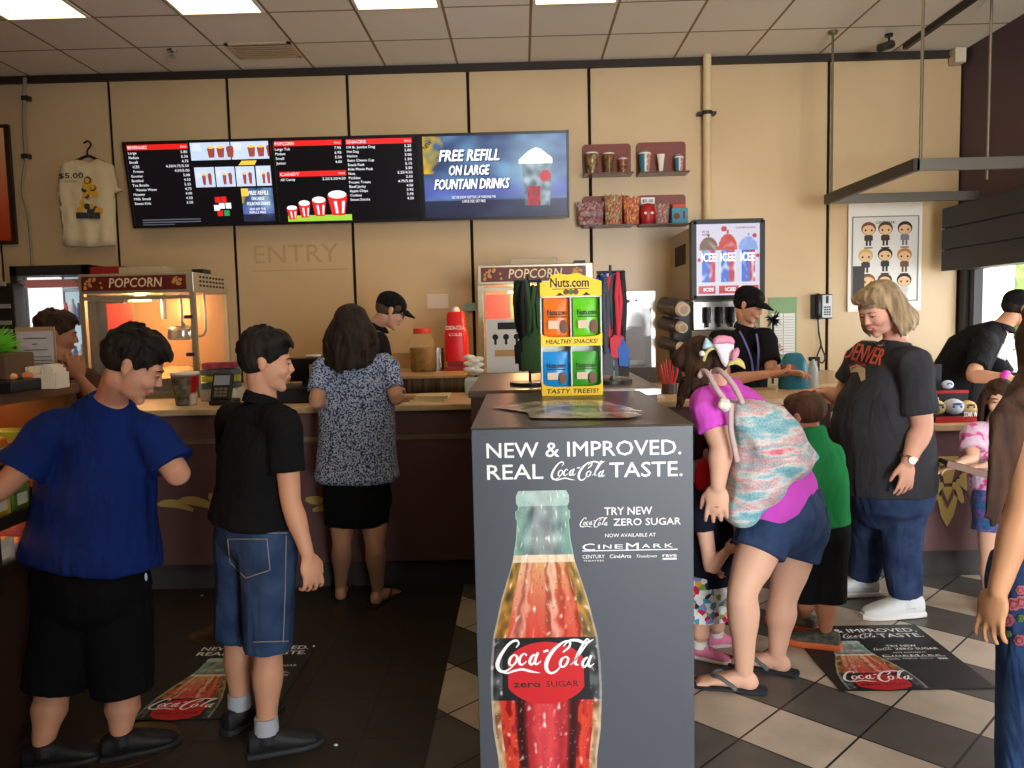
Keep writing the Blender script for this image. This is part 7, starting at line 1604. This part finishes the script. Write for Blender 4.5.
def blob(pts, mat, nm):
    m2 = MB(); c = (sum(p_[0] for p_ in pts)/len(pts), sum(p_[1] for p_ in pts)/len(pts)); rings = [on_shirt([(c[0]+(p_[0]-c[0])*t_, c[1]+(p_[1]-c[1])*t_) for p_ in pts], .005) for t_ in (1,.66,.33,.05)]
    if any(q is None for r_ in rings for q in r_): return
    rr = [[m2.bm.verts.new(q) for q in r_] for r_ in rings]; n_ = len(pts)
    for a_, b_ in zip(rr[:-1], rr[1:]):
        for i in range(n_): m2.bm.faces.new((a_[i],a_[(i+1)%n_],b_[(i+1)%n_],b_[i]))
    m2.build(nm, mat, sh)
blob([(850,367),(858,364),(866,369),(866,380),(862,382),(860,374),(856,371),(851,373)], CRM, 'chest_helmet_print')
blob([(849,365),(857,361),(866,364),(867,368),(858,364),(850,367)], M('print_red',(150,60,52),.8), 'chest_red_print')
m = MB(); torso(m, S['H'], S['C'], S['N'], -84, -88, [(-.35,.10,.12),(-.15,.21,.188),(.0,.225,.205),(.25,.22,.195)]); trouser(m, S, 1.88, 1.12, 1.0)
dj = denim('jeans', (34,48,80), (58,76,108)); jn = cloth('jeans', p9, m, dj, amp=.006, s=9, seed=5, fine=.15)
for q in 'LR': shoe(p9, S, q, (M('shoe_white',(222,226,224),.7,bump=(90,.3,.003)), M('sole_white')), k=1.12, h=.09)
m = MB(); w_ = S['wL'].lerp(S['eL'],.10); ax = (S['wL']-S['eL']).normalized(); x_ = ax.orthogonal().normalized(); y_ = ax.cross(x_); m.tube([w_+(x_*math.cos(a)+y_*math.sin(a))*.034 for a in [6.2832*i/14 for i in range(15)]], .006, 8, sub=1); m.cyl(w_+V((-.004,-.034,0)), w_+V((-.006,-.045,0)), .016); m.build('wristwatch', M('watch_gold',(206,186,150),.25,.9), p9, smooth=True)

# ---- 10 server leaning at the right
J = px(dict(H=(938,418,5.35),C=(968,352,5.2),N=(1002,326,5.15),sL=(985,346,5.35),eL=(1010,385,5.3),wL=(1030,395,5.0),sR=(984,346,5.0),eR=(970,383,4.85),wR=(1003,374,4.62)), 5.2)
J['wR'] = P(1008,378,4.70); J['eR'] = P(973,376,4.86)
S = dict(J, hy=84, cy=96, sw=.175, hw=.16, dp=.12, k=1.02, arm=.046, head=Head(P(1019,309,5.12), .225, 92, 22), skin=SK1, hairc=('black',), handR=dict(d=(1,0,-.1),palm=(0,0,-1),side=(0,1,0)), handL=dict(d=(.5,-.8,-.1),palm=(0,0,-1),side=(-1,0,0)))
for q, o in (('L',-.09),('R',.09)): b = S['H']+rv(84)*o; S['h'+q] = b+V((0,0,-.05)); S['k'+q] = V((b.x,b.y,.5)); S['a'+q] = V((b.x,b.y,.085))
p10 = person('person', 'server in a black cap and shirt leaning over the right counter', S); hd = S['head']
hair_short(p10, hd, BLK, 6, top=-.05, fringe=False, tuft=0); cap_hat(p10, hd, COT('cap_black')); polo(p10, S, 84, 96, .195, .145, BP)
m = MB(); torso(m, S['H'], S['C'], S['N'], 84, 84, [(-.5,.1,.1),(-.1,.16,.13),(.2,.165,.13)]); trouser(m, S, 1.9, 1.1, 1.05); cloth('trousers', p10, m, COT('trouser_black'))
for q in 'LR': shoe(p10, S, q, (M('shoe_black'), M('sole_black')))
m = MB(); w_ = S['wR'].lerp(S['eR'],.08); ax = (S['wR']-S['eR']).normalized(); x_ = ax.orthogonal().normalized(); y_ = ax.cross(x_)
for dd in (0,.012): m.tube([w_+ax*dd+(x_*math.cos(a)+y_*math.sin(a))*.034 for a in [6.2832*i/14 for i in range(15)]], .010, 8, sub=1)
m.build('wristband', M('band_pink',(226,40,170),.6), p10, smooth=True)
m = MB(); q = P(1004,352,4.95); m.box((-.03,-.004,-.045),(.03,.004,.045),0,.003,Matrix.Translation(q) @ Matrix.Rotation(.4,4,'Y')); m.build('name_badge', M('badge_white',(196,196,204),.4), p10)

# ---- 11 girl in the pink T-shirt
J = px(dict(H=(997,492,4.0),C=(990,446,3.98),N=(994,424,3.96),sL=(1010,434,4.05),eL=(1012,462,3.9),wL=(985,466,3.75),sR=(973,434,3.92),eR=(972,460,3.86),wR=(955,466,3.78),hL=(1002,505,4.0),hR=(991,505,3.95),kL=(1000,560,4.0),kR=(989,562,3.92),aL=(1000,605,4.05),aR=(988,610,3.92)), 4.0)
J['aL'].z = J['aR'].z = .075
S = dict(J, hy=-150, cy=-152, sw=.135, hw=.11, dp=.085, k=.76, arm=.046, leg=.080, head=Head(P(1000,400,3.94), .198, -152, 6), skin=SK2, hairc=('darkbrown',), handR=dict(d=(-1,-.1,-.15),palm=(0,0,-1),side=(0,1,0)), handL=dict(d=(-1,-.1,0),palm=(0,0,-1),side=(0,1,0)))
p11 = person('person', 'young girl in a pale pink printed T-shirt and blue checked shorts at right', S); hd = S['head']
def e11(i, a, rnd):
    a = math.pi*(i/49)*1.25-.125*math.pi; x, y = .36*math.cos(a), -.40*math.sin(a)-.02
    return [hd.w(x*.5,y*.5,.44), hd.w(x*1.02,y*1.02,.12), hd.w(x*1.15,y*1.1,-.2), hd.w(x*1.2,y*1.2,-.5), hd.w(x*1.15,y*1.15,-.75)]
hair_long(p11, hd, BRN_, e11, 14, .012, n=50)
m = MB(); torso(m, S['H'], S['C'], S['N'], -150, -152, [(-.05,.13,.11),(.4,.122,.105),(.9,.13,.105),(1.1,.13,.10),(1.35,.10,.08),(1.55,.05,.05)]); sleeve(m, S, 'L', .6, 1.6, 1.8); sleeve(m, S, 'R', .6, 1.6, 1.8)
cloth('shirt', p11, m, COT('palepink',(226,196,216),var=(22,(222,90,150),.52,.6)), amp=.004)
m = MB(); torso(m, S['H'], S['C'], S['N'], -150, -152, [(-.6,.08,.07),(-.3,.12,.10),(.1,.122,.10)]); trouser(m, S, .45, 1.3, 1.4)
ck = M('check_blue',(90,80,170),.7,spec=.2); nt = ck.node_tree; tc = nt.nodes.new('ShaderNodeTexCoord'); cb = nt.nodes.new('ShaderNodeTexChecker'); cb.inputs['Scale'].default_value = 22; cb.inputs['Color1'].default_value = lin((70,130,190)); cb.inputs['Color2'].default_value = lin((150,120,200)); cb2 = nt.nodes.new('ShaderNodeTexNoise'); cb2.inputs['Scale'].default_value = 14; mx = nt.nodes.new('ShaderNodeMix'); mx.data_type = 'RGBA'; mx.blend_type = 'MULTIPLY'; mx.inputs[0].default_value = .9; nt.links.new(tc.outputs['Object'], cb.inputs[0]); nt.links.new(cb.outputs[0], mx.inputs[6]); nt.links.new(cb2.outputs[0], mx.inputs[7]); nt.links.new(mx.outputs[2], nt.nodes['Principled BSDF'].inputs['Base Color'])
cloth('checked_shorts', p11, m, ck, vox=.006, amp=.003)
for q in 'LR': shoe(p11, S, q, (M('canvas_pink'), M('sole_white')), k=.8)
q0, q1 = P(943,462,3.74), P(996,477,3.70); m = MB(); d_ = (q1-q0); m.box((0,-.05,-.01),(d_.length,.06,.012),0,.004,Matrix.Translation(q0) @ d_.to_track_quat('X','Z').to_matrix().to_4x4()); 
t = thing('serving_tray', 'flat dark brown tray held by the girl in the pink T-shirt', 'tray', q0); m.build('tray_board', M('tray_brown',(84,54,40),.45), t); m = MB(); m.box((0,-.055,-.014),(d_.length,-.045,.018),0,.002,Matrix.Translation(q0) @ d_.to_track_quat('X','Z').to_matrix().to_4x4()); m.build('tray_rim', M('tray_rim_brown',(120,84,62),.4), t)

# ---- 12 long haired woman at the right edge
J = px(dict(H=(1062,560,2.12),C=(1068,450,2.12),N=(1064,392,2.10),sL=(1110,410,2.25),eL=(1130,500,2.3),wL=(1120,590,2.2),sR=(1038,412,2.02),eR=(1022,510,2.02),wR=(998,590,2.02),hL=(1080,590,2.2),hR=(1038,590,2.08),kL=(1075,750,2.2),kR=(1032,760,2.08)), 2.1)
for q in 'LR': J['a'+q] = V((J['k'+q].x+(.0),J['k'+q].y,.09))
J['kR'].z = .50; J['kL'].z = .50
S = dict(J, hy=-35, cy=-30, sw=.165, hw=.165, dp=.12, k=1.0, arm=.046, leg=.090, head=Head(P(1062,340,2.08), .222, -40, 10), skin=('golden',(204,150,110),(160,90,76)), hairc=('darkbrown',), tL=fv(-35), tR=fv(-35), handR=dict(d=(-.18,.05,-1),palm=(.8,.3,0),side=(-.3,1,0),curl=18,s=1.0))
p12 = person('person', 'woman with very long dark hair and embroidered jeans cut off by the right edge', S); hd = S['head']
def e12(i, a, rnd):
    a = math.pi*(i/79)*1.5-.25*math.pi; x, y = .37*math.cos(a), -.42*math.sin(a)-.02; p = hd.w(x*1.1,y*1.1,-.25); 
    f_ = (i % 9)/9; L_ = rnd.uniform(.3,1.0)
    if i % 2: return [hd.w(x*.5,y*.5,.44), hd.w(x*1.02,y*1.02,.14), p, P(1004+30*f_, 402, 1.95), P(994+26*f_, 448, 1.92), P(984+15*f_+10*(1-L_), 462+66*L_, 1.90)]
    return [hd.w(x*.5,y*.5,.44), hd.w(x*1.02,y*1.02,.14), p, p+V((.02*math.sin(i),-.02,-.16)), p+V((.02*math.sin(i*2),-.03,-.42*L_))]
hair_long(p12, hd, hairmat('longbrown',(48,32,24),(86,60,44)), e12, 16, .010, n=90)
m = MB(); torso(m, S['H'], S['C'], S['N'], -35, -30, [(.1,.175,.135),(.4,.165,.13),(.9,.172,.13),(1.1,.165,.115),(1.3,.12,.09)]); cloth('top', p12, m, COT('black_top',(26,24,24)), amp=.004)
m = MB(); torso(m, S['H'], S['C'], S['N'], -35, -30, [(-.35,.10,.12),(-.15,.165,.14),(.0,.178,.145),(.2,.17,.135)]); trouser(m, S, 1.92, 1.06, .98); sh = cloth('embroidered_jeans', p12, m, denim('embroidered', (32,52,90), (52,78,118)), amp=.005, s=9, fine=.15)
bpy.context.view_layer.update(); rnd = random.Random(3)
def rose(cx_, cy_, r_px, c1, c2, nm):
    m2 = MB(); got = False
    for k_ in range(3):
        n_ = 6-k_; rr_ = r_px*(1-.3*k_)
        for j in range(n_):
            a_ = 6.283*j/n_+k_*.5; pts = [(cx_+rr_*.55*math.cos(a_)+rr_*.5*math.cos(b_), cy_+rr_*.55*math.sin(a_)+rr_*.45*math.sin(b_)) for b_ in [6.283*i/8 for i in range(8)]]
            q = on_shirt(pts, .002+.0015*k_)
            if all(x is not None for x in q): m2.poly(q, k_ % 2); got = True
    if got: m2.build(nm, [M('thread_'+str(c1[0]),c1,.8), M('thread_'+str(c2[0])+'b',c2,.8)], sh)
    else: m2.bm.free()
for cx_, cy_, r_ in ((1014,604,7),(1022,602,7),(1008,620,7),(1020,640,6),(1021,590,5)): rose(cx_, cy_, r_, (190,110,120), (150,74,86), 'rose_embroidery')
for cx_, cy_, r_ in ((1021,618,4),(1009,634,3.5),(1004,611,3)): rose(cx_, cy_, r_, (110,140,80), (80,110,60), 'leaf_embroidery')
m = MB(); m.tube([P(1024,424,1.98), P(1018,430,1.97), P(1015,434,1.97)], .006, 6); m.build('strap', M('strap_orange',(190,120,80),.7), p12, smooth=True)
for q in 'LR': shoe(p12, S, q, (M('shoe_black'), M('sole_black')))

# ---- 13 person behind the candy case
J = px(dict(H=(62,450,4.0),C=(66,405,4.0),N=(66,364,4.0),sL=(48,380,4.15),eL=(52,405,4.2),wL=(74,392,4.0),sR=(88,382,3.9),eR=(98,404,3.8),wR=(79,378,3.75)), 4.0)
J['H'].z = .95; J['C'].z = 1.15
S = dict(J, hy=50, cy=55, sw=.17, hw=.16, dp=.12, k=1.0, head=Head(P(57,334,4.0), .225, 60, 12), skin=('shade',(176,116,84),(140,80,66)), hairc=('darkbrown',), handR=dict(d=(-.2,.1,1),palm=(-.5,.8,0),side=(-1,0,0),curl=45), handL=dict(d=(.3,-.2,1),palm=(.8,-.4,0),side=(0,-1,0),curl=45))
for q, o in (('L',-.09),('R',.09)): b = S['H']+rv(50)*o; S['h'+q] = b+V((0,0,-.05)); S['k'+q] = V((b.x,b.y,.5)); S['a'+q] = V((b.x,b.y,.085))
p13 = person('person', 'person with brown hair and brown top half hidden behind the printed sheet at left', S)
hair_short(p13, S['head'], BRN_, 19, top=.03, tuft=60)
polo(p13, S, 50, 55, .19, .14, COT('brown_top',(84,56,42)))
m = MB(); torso(m, S['H'], S['C'], S['N'], 50, 50, [(-.5,.1,.1),(-.1,.16,.13),(.2,.165,.13)]); trouser(m, S, 1.9, 1.1, 1.05); cloth('trousers', p13, m, COT('trouser_black'))
for q in 'LR': shoe(p13, S, q, (M('shoe_black'), M('sole_black')))

# ================================================================ sub-parts: hang each detail on the part that carries it
SUB = {'sign_lettering':'sign_panel','sign_popcorn_print':'sign_panel','hinge':'front_glass','door_rail':'front_glass','kettle_lid':'kettle','keypad':'face_plate','ruled_lines':'sheet','print_lines':'sheet',
 'bag_lettering':'pouch','bag_window':'pouch','bag_nut_print':'pouch','header_lettering':'header_card','header_nut_print':'header_card','tap':'tap_panel','brine':'glass','carton_print':'box','lettering':'body',
 'emblem_chevron':'emblem','cup_bottom':'cup','yellow_print':'fabric','dark_print':'fabric','price_lettering':'fabric','menu_lettering':'display','header_bar':'display','advert_shadow':'display','advert_lettering':'display','cup_picture':'display',
 'figure_prints':'print_sheet','poster_lettering':'lit_poster','poster_small_print':'lit_poster','poster_strip_lettering':'lit_poster','bottle_logo_print':'bottle_print','label_disc_print':'bottle_print','bottle_small_print':'bottle_print',
 'keys':'body','screen':'body','picture_cups':'display','picture_boxes':'display','picture_highlights':'display','brand_icons':'display','fine_print':'display','tub_pictures':'display','tub_picture_tops':'display','grass_strip':'display','red_edge':'tray','edge_trim':'top','door_glass':'door_frame'}
def stem(n): return n.split('.')[0]
for root in [o for o in COL.objects if o.parent is None and o.children]:
    sibs = {}
    for c in root.children: sibs.setdefault(stem(c.name), c)
    for c in list(root.children):
        tgt = SUB.get(stem(c.name))
        if tgt and tgt in sibs and sibs[tgt] is not c: c.parent = sibs[tgt]
# ================================================================ LIGHT
w = bpy.data.worlds.new('World'); sc.world = w; w.use_nodes = True; bg = w.node_tree.nodes['Background']
bg.inputs[0].default_value = (.80,.90,1,1); bg.inputs[1].default_value = 1.6
def area(name, loc, tgt, sx, sy, power, col):
    l = bpy.data.lights.new(name, 'AREA'); l.shape = 'RECTANGLE'; l.size = sx; l.size_y = sy; l.energy = power; l.color = col
    o = bpy.data.objects.new(name, l); COL.objects.link(o); o.location = loc
    o.rotation_euler = (V(tgt)-V(loc)).to_track_quat('-Z','Y').to_euler(); return o
area('daylight_storefront', (2.2,YB-.3,1.4), (1.9,4,3.2), 2.6, 2.2, 560, (.94,.97,1))
area('daylight_side_window', (XR+.5,4.4,1.7), (1.0,4.6,1.1), 2.4, 1.2, 85, (.95,.98,1))
sn = bpy.data.lights.new('sun', 'SUN'); sn.energy = 34; sn.angle = .02; sn.color = (1,.95,.86)
so = bpy.data.objects.new('sun', sn); COL.objects.link(so); so.location = (0,-8,8); so.rotation_euler = V((.15,.75,-.9)).to_track_quat('-Z','Y').to_euler()
